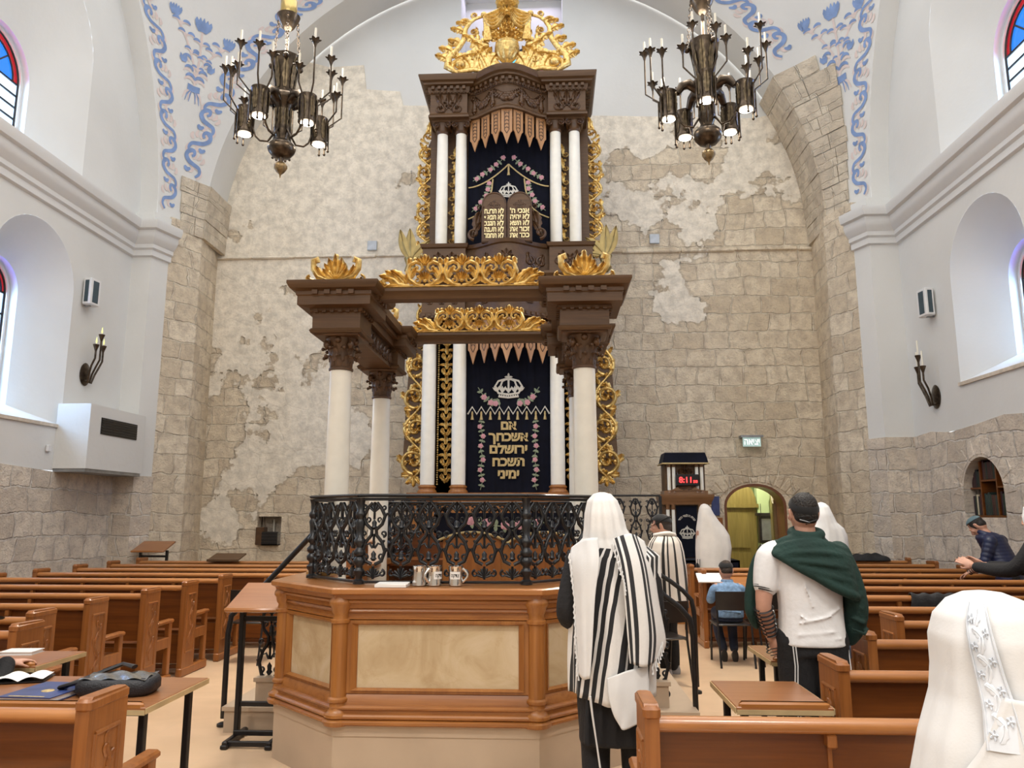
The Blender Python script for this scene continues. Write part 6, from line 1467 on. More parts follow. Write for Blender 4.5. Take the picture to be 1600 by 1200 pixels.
m = MB(); m.cbx((0,0,.10),(.38,.06,.19),.012); b = m.build('clock_case', M_BLK, ck)
M_LED = mat('red_led', (.8,.02,.02), .4, emit=(1,.03,.03), estr=3)
text_mesh('8:11', .13, M_LED, 'red_digits', b, Matrix.Translation((-.03,-.032,.10)) @ MXZ, .001, .002, .20); text_mesh('58', .06, M_LED, 'red_digits', b, Matrix.Translation((.125,-.032,.075)) @ MXZ, .001, .001, .07)
r = thing('prayer_stand', 'wooden prayer leader stand under a gold-edged navy cover before the small cabinet', 'lectern', (2.2, 12.42, 0)); m = MB(); m.bx(-.62,.62,-.2,.3,0,.92); m.build('stand_body', M_OAK, r); m = MB(); m.bx(-.68,.68,-.26,.34,.92,.95); m.bx(-.68,.68,-.26,-.24,.76,.95); m.bx(-.68,-.66,-.26,.34,.76,.95); m.bx(.66,.68,-.26,.34,.76,.95); c = m.build('velvet_cover', M_NAVY, r); m = MB(); m.tube([(-.69,-.27,.77),(.69,-.27,.77)], .015, 6); m.tube([(.69,-.27,.77),(.69,.34,.77)], .015, 6); m.build('gold_fringe', M_GTH, c)
r = thing('open_book', 'open white prayer book propped on the covered stand left of the white shawl', 'book', (1.84, 12.37, .955)); m = MB(); m.cbx((0,0,.13),(.30,.02,.24),.004,Matrix.Rotation(-.5,4,'X')); m.cbx((0,-.14,.02),(.4,.2,.05),.015); m.build('pages', M_PAPER, r)
for sx in (-1, 1):
    x0 = XA+sx*1.15; x1 = XA+sx*2.42; y = 12.12
    r = thing('ark_railing', f"black cast iron railing on the ark platform, {'left' if sx<0 else 'right'} of the ark", 'railing', ((x0+x1)/2, y, 1.0), 0, 'iron railings of the ark platform'); h = abs(x1-x0)/2
    m = MB(); m.cbx((0,0,.93),(2*h,.05,.03),.006); m.cbx((0,0,.06),(2*h,.03,.02),.003); m.build('top_rail', M_IRON, r)
    for s in (-1, 1): m = MB(); m.cbx((s*h,0,.46),(.045,.045,.93),.006); m.build('post', M_IRON, r)
    for k in range(5): q = bpy.data.objects.new('iron_panel', panel_mesh(.20,.84)); COL.objects.link(q); q.parent = r; q.location = (-h+2*h*(k+.5)/5,0,.07)
# ================================================================ people
M_SKIN = mat('skin', (.56,.30,.21), .5, var=.08, nscale=12); M_HAIR = mat('dark_hair', (.016,.012,.010), .6, var=.3, bst=.6, bscale=90)
M_BCLOTH = mat('black_wool', (.010,.010,.012), .85, bst=.25, bscale=60); M_WCOT = mat('white_cotton', (.84,.84,.85), .8, var=.03, bst=.15, bscale=30)
M_GREENJ = mat('dark_green_fleece', (.008,.035,.028), .85, var=.12, bst=.25, bscale=50); M_STRAP = mat('black_leather_strap', (.012,.011,.011), .35)
M_WOOL = mat('cream_wool', (.76,.715,.655), .9, var=.04, bst=.06, bscale=150, sheen=.1); M_WOOLW = mat('white_wool', (.70,.70,.70), .9, var=.03, bst=.05, bscale=150, sheen=.1)
M_DENIM = mat('light_blue_denim', (.20,.33,.52), .85, var=.2, nscale=30, bst=.3, bscale=120); M_NAVYJ = mat('navy_quilted_nylon', (.010,.018,.065), .45, var=.2, coat=.1)
M_KIP = mat('black_velvet_cap', (.010,.010,.011), .9, sheen=.1); M_SHOE = mat('grey_trainer', (.30,.30,.31), .6); M_SHOEB = mat('black_shoe', (.015,.014,.014), .4)
def V(*a): return Vector(a)
def limb(m, pts, r, n=14):
    """smooth tapering limb through pts"""
    P_ = [Vector(p) for p in pts]; out = []; rr = []
    for i in range(len(P_)-1):
        a, b, c, d = P_[max(0,i-1)], P_[i], P_[i+1], P_[min(len(P_)-1,i+2)]
        for k in range(6):
            t = k/6; t2, t3 = t*t, t**3
            out.append(.5*((2*b)+(c-a)*t+(2*a-5*b+4*c-d)*t2+(3*b-a-3*c+d)*t3)); rr.append(r[i]+(r[i+1]-r[i])*t)
    out.append(P_[-1]); rr.append(r[-1])
    m.tube(out, rr, n); m.ball(out[0], rr[0], n, 8); m.ball(out[-1], rr[-1], n, 8)
def head(m, c, yaw=0, pit=0, k=1.0, roll=0):
    """skull, jaw, brow, nose, lips, ears, neck root; faces +Y before turning"""
    M = Matrix.Translation(c) @ Matrix.Rotation(yaw,4,'Z') @ Matrix.Rotation(-pit,4,'X') @ Matrix.Rotation(roll,4,'Y'); o = len(m.v)
    B = lambda x, y, z, r, R=None: m.ball((x*k,y*k,z*k), tuple(q*k for q in r), 16, 12, R)
    B(0,-.015,.03,(.076,.096,.090)); B(0,.02,-.02,(.066,.078,.085)); B(0,.045,-.065,(.050,.052,.048)); B(0,.078,-.098,(.022,.018,.016)); B(0,-.02,-.03,(.068,.075,.075))
    m.tube([(0,.092*k,.018*k),(0,.106*k,-.008*k),(0,.120*k,-.030*k)], [.009*k,.012*k,.016*k], 8)
    for s in (-1, 1):
        B(s*.012,.108,-.034,(.010,.010,.008)); B(s*.034,.082,.026,(.026,.014,.010)); B(s*.045,.066,-.018,(.024,.022,.020)); B(s*.034,.082,.004,(.014,.010,.009))
        E_ = Matrix.Rotation(s*.35,4,'Z'); B(s*.078,-.012,-.008,(.010,.020,.032),E_); B(s*.084,-.018,.004,(.008,.014,.020),E_); B(s*.079,-.004,-.036,(.007,.009,.011))
    B(0,.096,-.058,(.026,.010,.006)); B(0,.094,-.070,(.022,.011,.008))
    m.xf(M, o); return M
def hand(m, w, d, nrm, k=1.0, curl=.5, side=1, thumb=.6):
    """palm plus five unequal bent fingers; d points to the fingers, nrm out of the back of the hand"""
    d = Vector(d).normalized(); nrm = Vector(nrm); nrm = (nrm-d*nrm.dot(d)).normalized(); t = d.cross(nrm)*side; w = Vector(w)
    M = Matrix((t, d, nrm)).transposed().to_4x4(); M.translation = w
    o = len(m.v); m.ball((0,.048*k,0), (.040*k,.056*k,.016*k), 14, 10); m.ball((0,.012*k,0), (.027*k,.03*k,.019*k), 12, 8); m.ball((.026*k,.03*k,-.006*k), (.018*k,.032*k,.016*k), 10, 8)
    for x, L, a, y in ((.029,.072,.10,.092),(.010,.080,.02,.097),(-.010,.074,-.05,.093),(-.028,.058,-.14,.084)):
        p = Vector((x*k,y*k,0)); P_ = [p-Vector((0,.02*k,0))]; R = [.0095*k]; an = 0
        for j, f in enumerate((.45,.32,.23)):
            an += curl*(.5+.45*j); P_.append(p.copy() if j == 0 else P_[-1]); 
            q = P_[-1]+Vector((sin(a)*L*f*k, cos(an)*L*f*k, -sin(an)*L*f*k)); P_.append(q); R += [.0092*k-.0007*k*j, .0086*k-.0008*k*j]
        P2, R2 = [P_[0]], [R[0]]
        for q, r_ in zip(P_[1:], R[1:]):
            if (q-P2[-1]).length > 1e-5: P2.append(q); R2.append(r_)
        m.tube(P2, R2, 8); m.ball(P2[-1], R2[-1], 8, 6)
    P_ = [Vector((.028*k,.022*k,-.004*k)), Vector((.050*k,.050*k,-.012*k-.01*curl*k)), Vector((.052*k+.004*k*(1-thumb),.078*k,-.020*k-.018*curl*k)), Vector((.044*k,.098*k,-.026*k-.022*curl*k))]
    m.tube(P_, [.014*k,.0115*k,.010*k,.0085*k], 8); m.ball(P_[-1], .0085*k, 8, 6)
    m.xf(M, o)
def ell(m, secs, n=24, ex=2.4):
    """loft of super-ellipses (cx,cy,z,rx,ry)"""
    m.rings([[(cx+rx*(abs(cos(a))**(2/ex))*(1 if cos(a)>0 else -1), cy+ry*(abs(sin(a))**(2/ex))*(1 if sin(a)>0 else -1), z) for a in [2*pi*i/n for i in range(n)]] for cx,cy,z,rx,ry in secs])
def trunk(m, k=1.0, g=0., z0=.86, z1=1.50):
    S = [(0,0,.84,.155,.105),(0,0,.92,.165,.115),(0,.005,1.02,.145,.100),(0,.005,1.12,.148,.105),(0,0,1.25,.170,.118),(0,-.005,1.34,.182,.118),(0,-.01,1.41,.178,.100),(0,-.01,1.455,.13,.075),(0,0,1.50,.062,.058)]
    ell(m, [(a*k,b*k,c*k,d*k+g,e*k+g) for a,b,c,d,e in S if z0 <= c <= z1])
def legs(m, k=1.0, g=0., z0=.08, st=.0):
    for s in (-1, 1):
        P_ = [(s*.085,0,.90),(s*.095,.015,.68),(s*.10+s*st,.02,.48),(s*.10+s*st,-.005,.30),(s*.10+s*st,-.015,z0)]
        limb(m, [tuple(q*k for q in p) for p in P_], [x*k+g for x in (.098,.080,.058,.052,.040)])
def shoes(root, k=1.0, mt=None, st=0., name='shoe'):
    for s in (-1, 1):
        m = MB(); x = (s*.10+s*st)*k
        m.rings([[(x+rx*cos(a)*(1+.0*s), cy+ry*sin(a), z) for a in [2*pi*i/20 for i in range(20)]] for rx, ry, cy, z in ((.042,.13,.05,0),(.046,.135,.05,.02),(.044,.13,.045,.045),(.040,.085,.01,.075),(.038,.05,-.02,.10))])
        m.build(name, mt or M_SHOEB, root, 50)
def person(label, x, y, rz=0):
    return thing('person', label, 'person', (x, y, 0), rz)
def body_mesh(root, fn, vox=.008, mt=None, name='body'):
    m = MB(); fn(m); o = m.build(name, mt or M_SKIN, root); fuse(o, vox); return o
def cap(root, M, k=1.0, mt=None, big=1.0, name='kippah', tilt=.25, z=.052, cut=.0):
    m = MB(); R = []
    for t in [i/8 for i in range(9)]:
        a = cut+(pi/2-cut)*t; R.append([(.079*k*big*cos(a)*cos(q), .098*k*big*cos(a)*sin(q), .068*k*big*sin(a)) for q in [2*pi*i/28 for i in range(28)]])
    m.rings(R); m.xf(M @ Matrix.Translation((0,-.022*k,z*k)) @ Matrix.Rotation(tilt,4,'X')); return m.build(name, mt or M_KIP, root, 60)
def hair(root, M, k=1.0, mt=None, lo=-.075):
    def fn(m):
        m.ball((0,-.022*k,.032*k), (.080*k,.097*k,.088*k), 20, 14); m.ball((0,-.045*k,-.02*k), (.070*k,.066*k,.062*k), 18, 12)
        for s in (-1,1): m.ball((s*.066*k,.008*k,.0*k), (.014*k,.020*k,.040*k), 10, 8)
        m.xf(M)
    return body_mesh(root, fn, .007, mt or M_HAIR, 'hair')
def cloak(m, secs, n=72, fold=.012, nf=9, seed=0, f0=0., amp=None, open_=0.):
    """draped cloth: secs (z,cx,cy,rx,ry); u=.5 lies on the viewer's side before turning"""
    R = []; N = len(secs)
    # refine sections
    S = []
    for i in range(N-1):
        for t in (0,.25,.5,.75): S.append(tuple(a+(b-a)*(t*t*(3-2*t)*.5+t*.5) for a,b in zip(secs[i],secs[i+1])))
    S.append(secs[-1])
    z0, z1 = S[0][0], S[-1][0]
    for z, cx, cy, rx, ry in S:
        v = (z0-z)/(z0-z1) if z0 != z1 else 0; ring = []
        for i in range(n):
            u = i/n; th = 2*pi*(u-.5); f = fold*(f0+(1-f0)*min(1,v*1.35))*(sin(nf*th+seed+v*1.6)+.5*sin((nf*2+1)*th+2*seed+v*3)+.35*sin(3*th+v*7+seed))
            ring.append((cx+(rx+f)*sin(th), cy-(ry+f)*cos(th), z-.02*v*sin(2*th+seed)))
        R.append(ring)
    K = len(R)-1
    m.rings(R, True, True, lambda i, k: (i/n, k/K)); return R
def sheet(m, pts_rows):
    """open cloth from rows of points, uv 0..1"""
    nu, nv = len(pts_rows[0])-1, len(pts_rows)-1; o = len(m.v)
    for r in pts_rows: m.v += [tuple(p) for p in r]
    for j in range(nv):
        for i in range(nu):
            a = o+j*(nu+1)+i; m.f.append((a,a+1,a+nu+2,a+nu+1)); m.m.append(m.cm); m.uv[len(m.f)-1] = [(i/nu,j/nv),((i+1)/nu,j/nv),((i+1)/nu,(j+1)/nv),(i/nu,(j+1)/nv)]
def smooth_rows(rows, n=6):
    """Catmull-Rom both ways through a coarse control net"""
    def cr(P_, n):
        out = []
        for i in range(len(P_)-1):
            a, b, c, d = P_[max(0,i-1)], P_[i], P_[i+1], P_[min(len(P_)-1,i+2)]
            for k in range(n):
                t = k/n; out.append(.5*((2*b)+(c-a)*t+(2*a-5*b+4*c-d)*t*t+(3*b-a-3*c+d)*t**3))
        out.append(P_[-1]); return out
    A = [cr([Vector(p) for p in r], n) for r in rows]
    cols = [cr(list(c), n) for c in zip(*A)]
    return [list(r) for r in zip(*cols)]
def drape(root, name, rows, mt, folds=.006, nf=11, th=.006, n=6):
    R = smooth_rows(rows, n); nu, nv = len(R[0]), len(R)
    for j in range(nv):
        for i in range(nu):
            u, v = i/(nu-1), j/(nv-1); R[j][i] = R[j][i]+Vector((0,-1,0))*folds*(sin(u*nf+v*2.1)+.5*sin(u*nf*2.3+v*5+1))
    m = MB(); sheet(m, R); o = m.build(name, mt, root, 180); bake(o, [('SOLIDIFY', dict(thickness=th, offset=0))]); o.data.shade_smooth(); return o
def fringe(root, pts, L, mt, n, name='fringe', seed=1):
    """knotted tassels along an edge"""
    m = MB(); random.seed(seed); P_ = [Vector(p) for p in pts]
    for k in range(n):
        q = (k+.5)/n*(len(P_)-1); i = min(int(q), len(P_)-2); p = P_[i].lerp(P_[i+1], q-i); a = random.uniform(-.3,.3)
        m.tube([p, p+V(-.004+.01*a,-.006,-L*.4), p+V(.008*a,-.004,-L*.7), p+V(.02*a,-.006,-L)], [.0035,.005,.0035,.006], 6)
    return m.build(name, mt, root, 60)
BANDS = [(.355,.012),(.385,.010),(.415,.009),(.446,.010),(.477,.011),(.508,.009),(.54,.008),(.60,.013),(.635,.013),(.67,.010),(.72,.010)]
M_TALL = stripemat('striped_shawl_wool', (.77,.755,.735), (.013,.013,.015), BANDS, slant=.20, v0=.49)
M_TALL2 = stripemat('striped_shawl_edge', (.77,.755,.735), (.02,.02,.023), [(.10,.045),(.26,.05),(.56,.035),(.66,.03)])
M_TALL3 = stripemat('cream_striped_shawl', (.72,.665,.60), (.02,.018,.018), [(.33,.012),(.37,.008),(.56,.010),(.60,.014),(.64,.010),(.675,.008),(.44,.008),(.20,.012),(.15,.01)])
# ---------------------------------------------------------------- man in the striped shawl, front
p = person('standing person with a black-striped white shawl drawn over the head beside the bimah', .32, 4.15)
def fn(m):
    trunk(m); legs(m); head(m, V(-.03,.06,1.62), 0, .35); limb(m, [(0,.0,1.46),(-.015,.03,1.54)], [.06,.058])
    for s in (-1, 1):
        limb(m, [(s*.185,0,1.41),(s*(.225 if s < 0 else .19),-.02,1.13),(s*.12,.22,1.08)], [.055,.045,.032]); hand(m, (s*.12,.22,1.08), (-s*.3,.8,.3), (0,-.2,1), 1, .7, s)
body_mesh(p, fn, .010)
def fn(m):
    ell(m, [(0,0,.52,.185,.15),(0,0,.70,.18,.14),(0,0,.95,.185,.13),(0,0,1.15,.175,.125),(0,0,1.3,.185,.125),(0,0,1.42,.16,.10),(0,0,1.47,.08,.07)])
    for s in (-1,1): limb(m, [(s*.18,0,1.41),(s*(.235 if s < 0 else .20),-.02,1.14),(s*.14,.19,1.09)], [.066,.060,.052])
    for k in range(5): m.tube([(-.15+.07*k,-.135,.53),(-.14+.065*k,-.14,.9)], [.02,.008], 8)
body_mesh(p, fn, .010, M_BCLOTH, 'long_black_coat')
body_mesh(p, lambda m: legs(m, 1, .018), .012, M_BCLOTH, 'trousers'); shoes(p)
m = MB()
R0 = cloak(m, [(1.765,-.04,.05,.012,.015),(1.755,-.04,.045,.045,.06),(1.72,-.04,.035,.077,.098),(1.65,-.035,.03,.098,.128),(1.57,-.03,.02,.108,.135),(1.52,-.02,.01,.125,.13),(1.475,.0,.0,.185,.135),(1.43,.01,-.005,.232,.145),(1.33,.01,-.01,.235,.165),(1.20,.005,-.012,.225,.175),(1.05,.0,-.015,.215,.18),(.90,-.005,-.015,.215,.185),(.74,-.01,-.015,.212,.185)], fold=.011, nf=8, seed=1.0, f0=.30)
o = m.build('prayer_shawl', M_TALL, p, 180)
# lower hanging corner and thrown-over right panel, left front edge
W_ = lambda px, py, y: (lambda q: (q[0]-.32, y-4.15, q[1]))((lambda d: (d[0]*y/d[1], EYE+d[2]*y/d[1]))(cam_ray(px, py)))
drape(p, 'hanging_corner', [[W_(948,1060,3.93),W_(975,1050,3.91),W_(1012,1040,3.95)],[W_(950,1085,3.92),W_(975,1080,3.90),W_(1014,1075,3.95)],[W_(958,1115,3.91),W_(978,1112,3.90),W_(1016,1100,3.95)],[W_(968,1132,3.91),W_(975,1141,3.90),W_(1000,1128,3.94)]], M_WOOLW, .004, 7)
drape(p, 'shoulder_panel', [[W_(958,842,4.0),W_(985,834,4.03),W_(1006,846,4.12)],[W_(968,880,3.95),W_(998,878,3.96),W_(1021,890,4.08)],[W_(975,930,3.93),W_(1006,930,3.93),W_(1030,945,4.06)],[W_(980,990,3.92),W_(1012,990,3.92),W_(1040,1000,4.04)],[W_(984,1036,3.915),W_(1010,1042,3.915),W_(1036,1018,4.03)]], M_TALL2, .006, 9)
drape(p, 'left_panel', [[W_(934,840,4.0),W_(912,843,4.03),W_(893,856,4.12)],[W_(936,880,3.95),W_(915,885,3.96),W_(890,880,4.08)],[W_(930,930,3.93),W_(912,935,3.95),W_(897,930,4.05)],[W_(926,1000,3.92),W_(912,1005,3.94),W_(900,1000,4.03)],[W_(922,1060,3.92),W_(912,1062,3.94),W_(903,1050,4.02)]], M_WOOLW, .006, 8)
fringe(p, [W_(890,860,4.06),W_(898,930,4.03),W_(900,1000,4.01),W_(904,1050,4.0)], .05, M_WOOLW, 22); fringe(p, [W_(958,845,3.97),W_(972,890,3.93),W_(978,920,3.92)], .04, M_WOOLW, 10, seed=4); fringe(p, [W_(1036,1000,4.0),W_(1020,1040,3.95)], .05, M_WOOLW, 7, seed=5)
m = MB(); m.tube([W_(922,1088,3.91),W_(926,1120,3.92),W_(932,1160,3.93),W_(940,1215,3.94)], [.006,.005,.004,.005], 8); m.build('corner_tassel', M_WOOLW, p, 60)
# ---------------------------------------------------------------- man in the white T-shirt with a green jacket
p = person('standing person in white T-shirt with a dark green jacket slung over one shoulder', 1.53, 4.78, -.04)
HM = []
sh, el, wr = V(-.205,0,1.40), V(-.275,-.03,1.12), V(-.225,.03,.925)
def fn(m):
    trunk(m, 1.02); legs(m, 1.02); HM.append(head(m, V(0,.03,1.655), .10, .12, 1.03)); limb(m, [(0,-.01,1.45),(0,.015,1.56)], [.066,.062])
    limb(m, [sh, sh.lerp(el,.5)+V(-.012,0,0), el, el.lerp(wr,.35)+V(-.004,0,0), wr], [.062,.056,.045,.047,.030]); hand(m, wr, (.25,.15,-1), (-.9,-.35,0), 1.0, .75, -1)
    limb(m, [(.205,0,1.40),(.235,-.02,1.12),(.19,.17,1.02)], [.055,.042,.030]); hand(m, (.19,.17,1.02), (-.4,.8,.2), (.5,-.2,.8), 1, .6, 1)
body_mesh(p, fn, .0062)
Mh = HM[0]; hair(p, Mh, 1.03); cap(p, Mh, 1.03, None, 1.06, 'kippah', .55, .030)
def fn(m):
    ell(m, [(0,-.005,.895,.180,.135),(0,-.005,.90,.192,.142),(0,0,1.0,.185,.138),(0,0,1.10,.180,.132),(0,0,1.22,.186,.132),(0,0,1.33,.200,.132),(0,-.01,1.41,.19,.112),(0,-.01,1.46,.135,.085),(0,0,1.50,.075,.07)])
    limb(m, [(-.14,0,1.42),(-.215,0,1.385),(-.252,-.012,1.235)], [.082,.088,.074]); limb(m, [(.13,0,1.41),(.19,0,1.36)], [.075,.055])
    for a, b, r in (((-.14,-.135,1.02),(.12,-.14,1.08),.010),((-.15,-.13,.96),(.14,-.138,.99),.012),((.02,-.14,1.05),(.17,-.10,1.13),.011),((-.16,-.12,1.12),(-.05,-.14,1.04),.010),((-.17,-.10,1.22),(-.10,-.135,1.12),.010),((-.05,-.145,.93),(.16,-.12,.95),.008),((-.08,-.14,1.3),(-.02,-.14,1.12),.009)): m.tube([a, tuple((x+y)/2-(.006 if i == 1 else 0) for i,(x,y) in enumerate(zip(a,b))), b], [.002,r*.55,.002], 8)
o = body_mesh(p, fn, .007, M_WCOT, 't_shirt'); bake(o, [('SMOOTH', dict(iterations=6, factor=.5))]); o.data.shade_smooth()
body_mesh(p, lambda m: (legs(m, 1.02, .022, .06), ell(m, [(0,0,.84,.18,.13),(0,0,.95,.178,.130)])), .010, M_BCLOTH, 'trousers'); shoes(p)
def fn(m):
    # collar, yoke across the back, rolled diagonal edge, hanging right sleeve, left front edge
    m.tube([(.080*cos(a), -.01+.074*sin(a), 1.535+.018*sin(a)) for a in [2*pi*i/24 for i in range(25)]], [.030]*25, 10)
    m.tube([(.095*cos(a), -.012+.085*sin(a), 1.475+.018*sin(a)) for a in [2*pi*i/24 for i in range(25)]], [.036]*25, 10)
    rows = [[(-.225,-.03,1.43),(-.12,-.10,1.475),(0,-.115,1.49),(.12,-.10,1.47),(.225,-.03,1.43)],
            [(-.19,-.11,1.405),(-.10,-.14,1.42),(.02,-.155,1.42),(.15,-.135,1.40),(.245,-.04,1.36)],
            [(-.13,-.145,1.365),(-.05,-.155,1.345),(.06,-.165,1.32),(.18,-.14,1.29),(.25,-.05,1.26)],
            [(-.10,-.15,1.345),(.0,-.16,1.295),(.09,-.168,1.24),(.20,-.14,1.19),(.255,-.05,1.17)]]
    R = smooth_rows(rows, 6)
    for j, r in enumerate(R):
        for i, q in enumerate(r): m.ball(q+V(0,-.004*sin(j*1.9+i*.3),0), .022, 6, 4)
    for j in (0,1,2,3):
        m.tube([R[min(len(R)-1,5+4*j)][i]+V(0,-.016,-.004) for i in range(0,25,3)], [.006,.014,.018,.016,.017,.018,.016,.014,.010], 8)
    m.tube([R[-1][i]+V(0,-.008,0) for i in range(0,25,2)], [.02,.024,.026,.027,.028,.028,.028,.028,.028,.026,.026,.024,.02], 10)
    limb(m, [(.18,0,1.42),(.225,-.02,1.28),(.255,-.02,1.12),(.245,.0,1.0),(.225,.03,.93)], [.072,.072,.070,.062,.045])
    limb(m, [(-.03,-.06,1.49),(-.13,-.04,1.475),(-.20,.0,1.43)], [.05,.045,.03])
    for z in (1.22,1.14,1.06,1.0): m.tube([(.20,-.08,z),(.27,-.085,z-.03),(.318,-.02,z-.01)], [.006,.012,.006], 8)
    limb(m, [(-.17,.0,1.45),(-.26,.05,1.38),(-.315,.06,1.22),(-.325,.07,1.08),(-.30,.08,.99)], [.05,.045,.04,.042,.025])
body_mesh(p, fn, .008, M_GREENJ, 'jacket')
m = MB(); m2 = MB()
def wrap(c, ax, r, w=.009): 
    ax = Vector(ax).normalized(); e = ax.orthogonal().normalized(); f_ = ax.cross(e); (MM[0]).tube([Vector(c)+(e*cos(a)+f_*sin(a))*r+ax*(a/(2*pi))*.012 for a in [2*pi*i/20 for i in range(21)]], w, 6, flat=.45)
axu, axl = el-sh, wr-el
MM = [m2]
wrap(sh.lerp(el,.62)+V(-.012,0,0), axu, .056); wrap(sh.lerp(el,.66)+V(-.012,0,0), axu, .055)
MM[0] = m
for k in range(7): t = .08+.125*k; wrap(el.lerp(wr,t)+V(-.004,0,0)*(t<.5), axl, .050-.016*max(0,t-.3)/.6 if t > .3 else .050, .010)
for k in range(3): wrap(wr+V(.01,.01,-.04-.018*k), (.25,.15,-1), .040, .005)
m.tube([wr+V(-.035,0,.0),wr+V(-.03,.0,-.03),wr+V(-.02,.01,-.06)], .005, 6); m.build('forearm_strap', M_STRAP, p, 60, label='black leather strap wound around the bare forearm'); m2.build('upper_arm_strap', M_STRAP, p, 60, label='black leather strap around the upper arm')
m = MB(); m.cbx((.0,-.05,1.60),(.03,.02,.03),.004); m.tube([(-.05,-.075,1.615),(0,-.09,1.60),(.05,-.075,1.615)], .006, 6); m.build('strap_knot', M_STRAP, p)
m = MB()
for x in (-.15,-.135): m.tube([(x,-.15,.905),(x+.005,-.155,.80),(x-.004,-.15,.64),(x+.008,-.15,.50)], .0035, 6)
m.tube([(.185,-.05,.90),(.19,-.06,.78),(.185,-.06,.6)], .0035, 6); m.build('tassel_strings', M_WOOLW, p, 60)
# ---------------------------------------------------------------- man in profile with cap and striped shawl
p = person('person in profile with black cap and cream striped shawl beside the right handrail', 1.22, 8.45, .95)
HM = []
def fn(m):
    trunk(m, .95); legs(m, .95); HM.append(head(m, V(0,.04,1.525), .28, .22, 1.0)); limb(m, [(0,0,1.38),(0,.02,1.45)], [.06,.058])
    for s in (-1,1): limb(m, [(s*.15,0,1.29),(s*.18,.02,1.06),(s*.10,.13,1.08)], [.05,.04,.030]); hand(m, (s*.10,.13,1.08), (-s*.3,.8,.3), (0,-.2,1), 1, .6, s)
body_mesh(p, fn, .008); Mh = HM[0]; hair(p, Mh, 1.0, mat('grey_brown_hair',(.06,.045,.036),.7,var=.3,bst=.5,bscale=90)); cap(p, Mh, 1.0, None, 1.10, 'kippah', .35, .045)
m = MB(); m.tube([Mh @ V(.083*cos(a),-.018+.105*sin(a),.045-.03*sin(a)) for a in [2*pi*i/28 for i in range(29)]], .006, 6, flat=.6); m.cbx(Mh @ V(0,.105,.07), (.03,.03,.03), .003); m.build('forehead_strap', M_STRAP, p, 50)
body_mesh(p, lambda m: (legs(m, .95, .020, .08), ell(m, [(0,0,.75,.165,.12),(0,0,.92,.165,.12)])), .012, M_BCLOTH, 'trousers'); shoes(p, .95, M_SHOE)
m = MB(); cloak(m, [(1.435,0,.01,.07,.07),(1.43,0,0,.10,.09),(1.40,0,-.01,.16,.12),(1.35,0,-.01,.215,.145),(1.25,0,.0,.245,.175),(1.10,0,.01,.25,.20),(.95,0,.01,.245,.205),(.80,0,.01,.24,.21),(.68,0,.0,.235,.21)], fold=.014, nf=8, seed=2.2, f0=.4); m.build('prayer_shawl', M_TALL3, p, 180)
m = MB(); m.tube([(.10*cos(a)*1.05, .0+.095*sin(a), 1.435+.01*sin(a*2)) for a in [2*pi*i/24 for i in range(25)]], .030, 8, flat=.8); o = m.build('folded_collar', M_WOOL, p, 60)
# ---------------------------------------------------------------- hooded man before the small ark
def hooded(label, x, y, rz, secs, mt, seed, k=1.0, fold=.010, hc=None):
    p = person(label, x, y, rz)
    def fn(m):
        trunk(m, k); legs(m, k); head(m, V(*(hc or (0,.06*k,1.62*k))), 0, .3, .95*k); limb(m, [(0,0,1.46*k),(0,.03*k,1.54*k)], [.06,.058])
        for s in (-1,1): limb(m, [(s*.14*k,0,1.36*k),(s*.14*k,.02,1.12*k),(s*.08*k,.06*k,1.16*k)], [.05,.04,.03]); hand(m, (s*.08*k,.06*k,1.16*k), (-s*.3,.8,.3), (0,-.2,1), k, .6, s)
    body_mesh(p, fn, .012); body_mesh(p, lambda m: (legs(m, k, .02, .06), ell(m, [(0,0,.80*k,.17*k,.12*k),(0,0,1.0*k,.165*k,.12*k)])), .014, M_BCLOTH, 'trousers'); shoes(p, k)
    m = MB(); cloak(m, secs, fold=fold, nf=7, seed=seed); m.build('prayer_shawl', mt, p, 180); return p
p = hooded('person under a plain cream shawl standing before the small cabinet with the red clock', 2.34, 11.72, 0, [(1.80,-.04,.03,.012,.012),(1.785,-.04,.03,.05,.06),(1.74,-.035,.02,.082,.105),(1.65,-.025,.01,.115,.13),(1.55,.0,0,.155,.14),(1.45,.03,0,.205,.15),(1.33,.06,0,.245,.17),(1.15,.065,0,.26,.185),(1.0,.055,0,.25,.185),(.80,.05,0,.24,.185),(.62,.05,0,.24,.18)], M_WOOL, .6, 1.0, .006)
m = MB(); 
for i in range(2): m.tube([(-.20+.03*i,-.13-.01*i,1.0),(-.205+.03*i,-.14,.85),(-.20+.03*i,-.14,.66)], .014, 6, flat=.3)
m.build('black_stripe', M_BCLOTH, p, 60)
hooded('person under a white shawl standing beyond the benches, partly hidden by the man in green', 3.42, 9.86, 0, [(1.795,-.04,.03,.012,.012),(1.78,-.04,.03,.05,.06),(1.74,-.04,.02,.085,.11),(1.64,-.035,.01,.115,.14),(1.54,-.02,0,.14,.14),(1.47,.0,0,.20,.15),(1.38,.0,0,.235,.16),(1.2,.0,0,.245,.175),(.95,0,0,.24,.18),(.7,0,0,.235,.18)], M_WOOLW, 1.7, 1.0, .012)
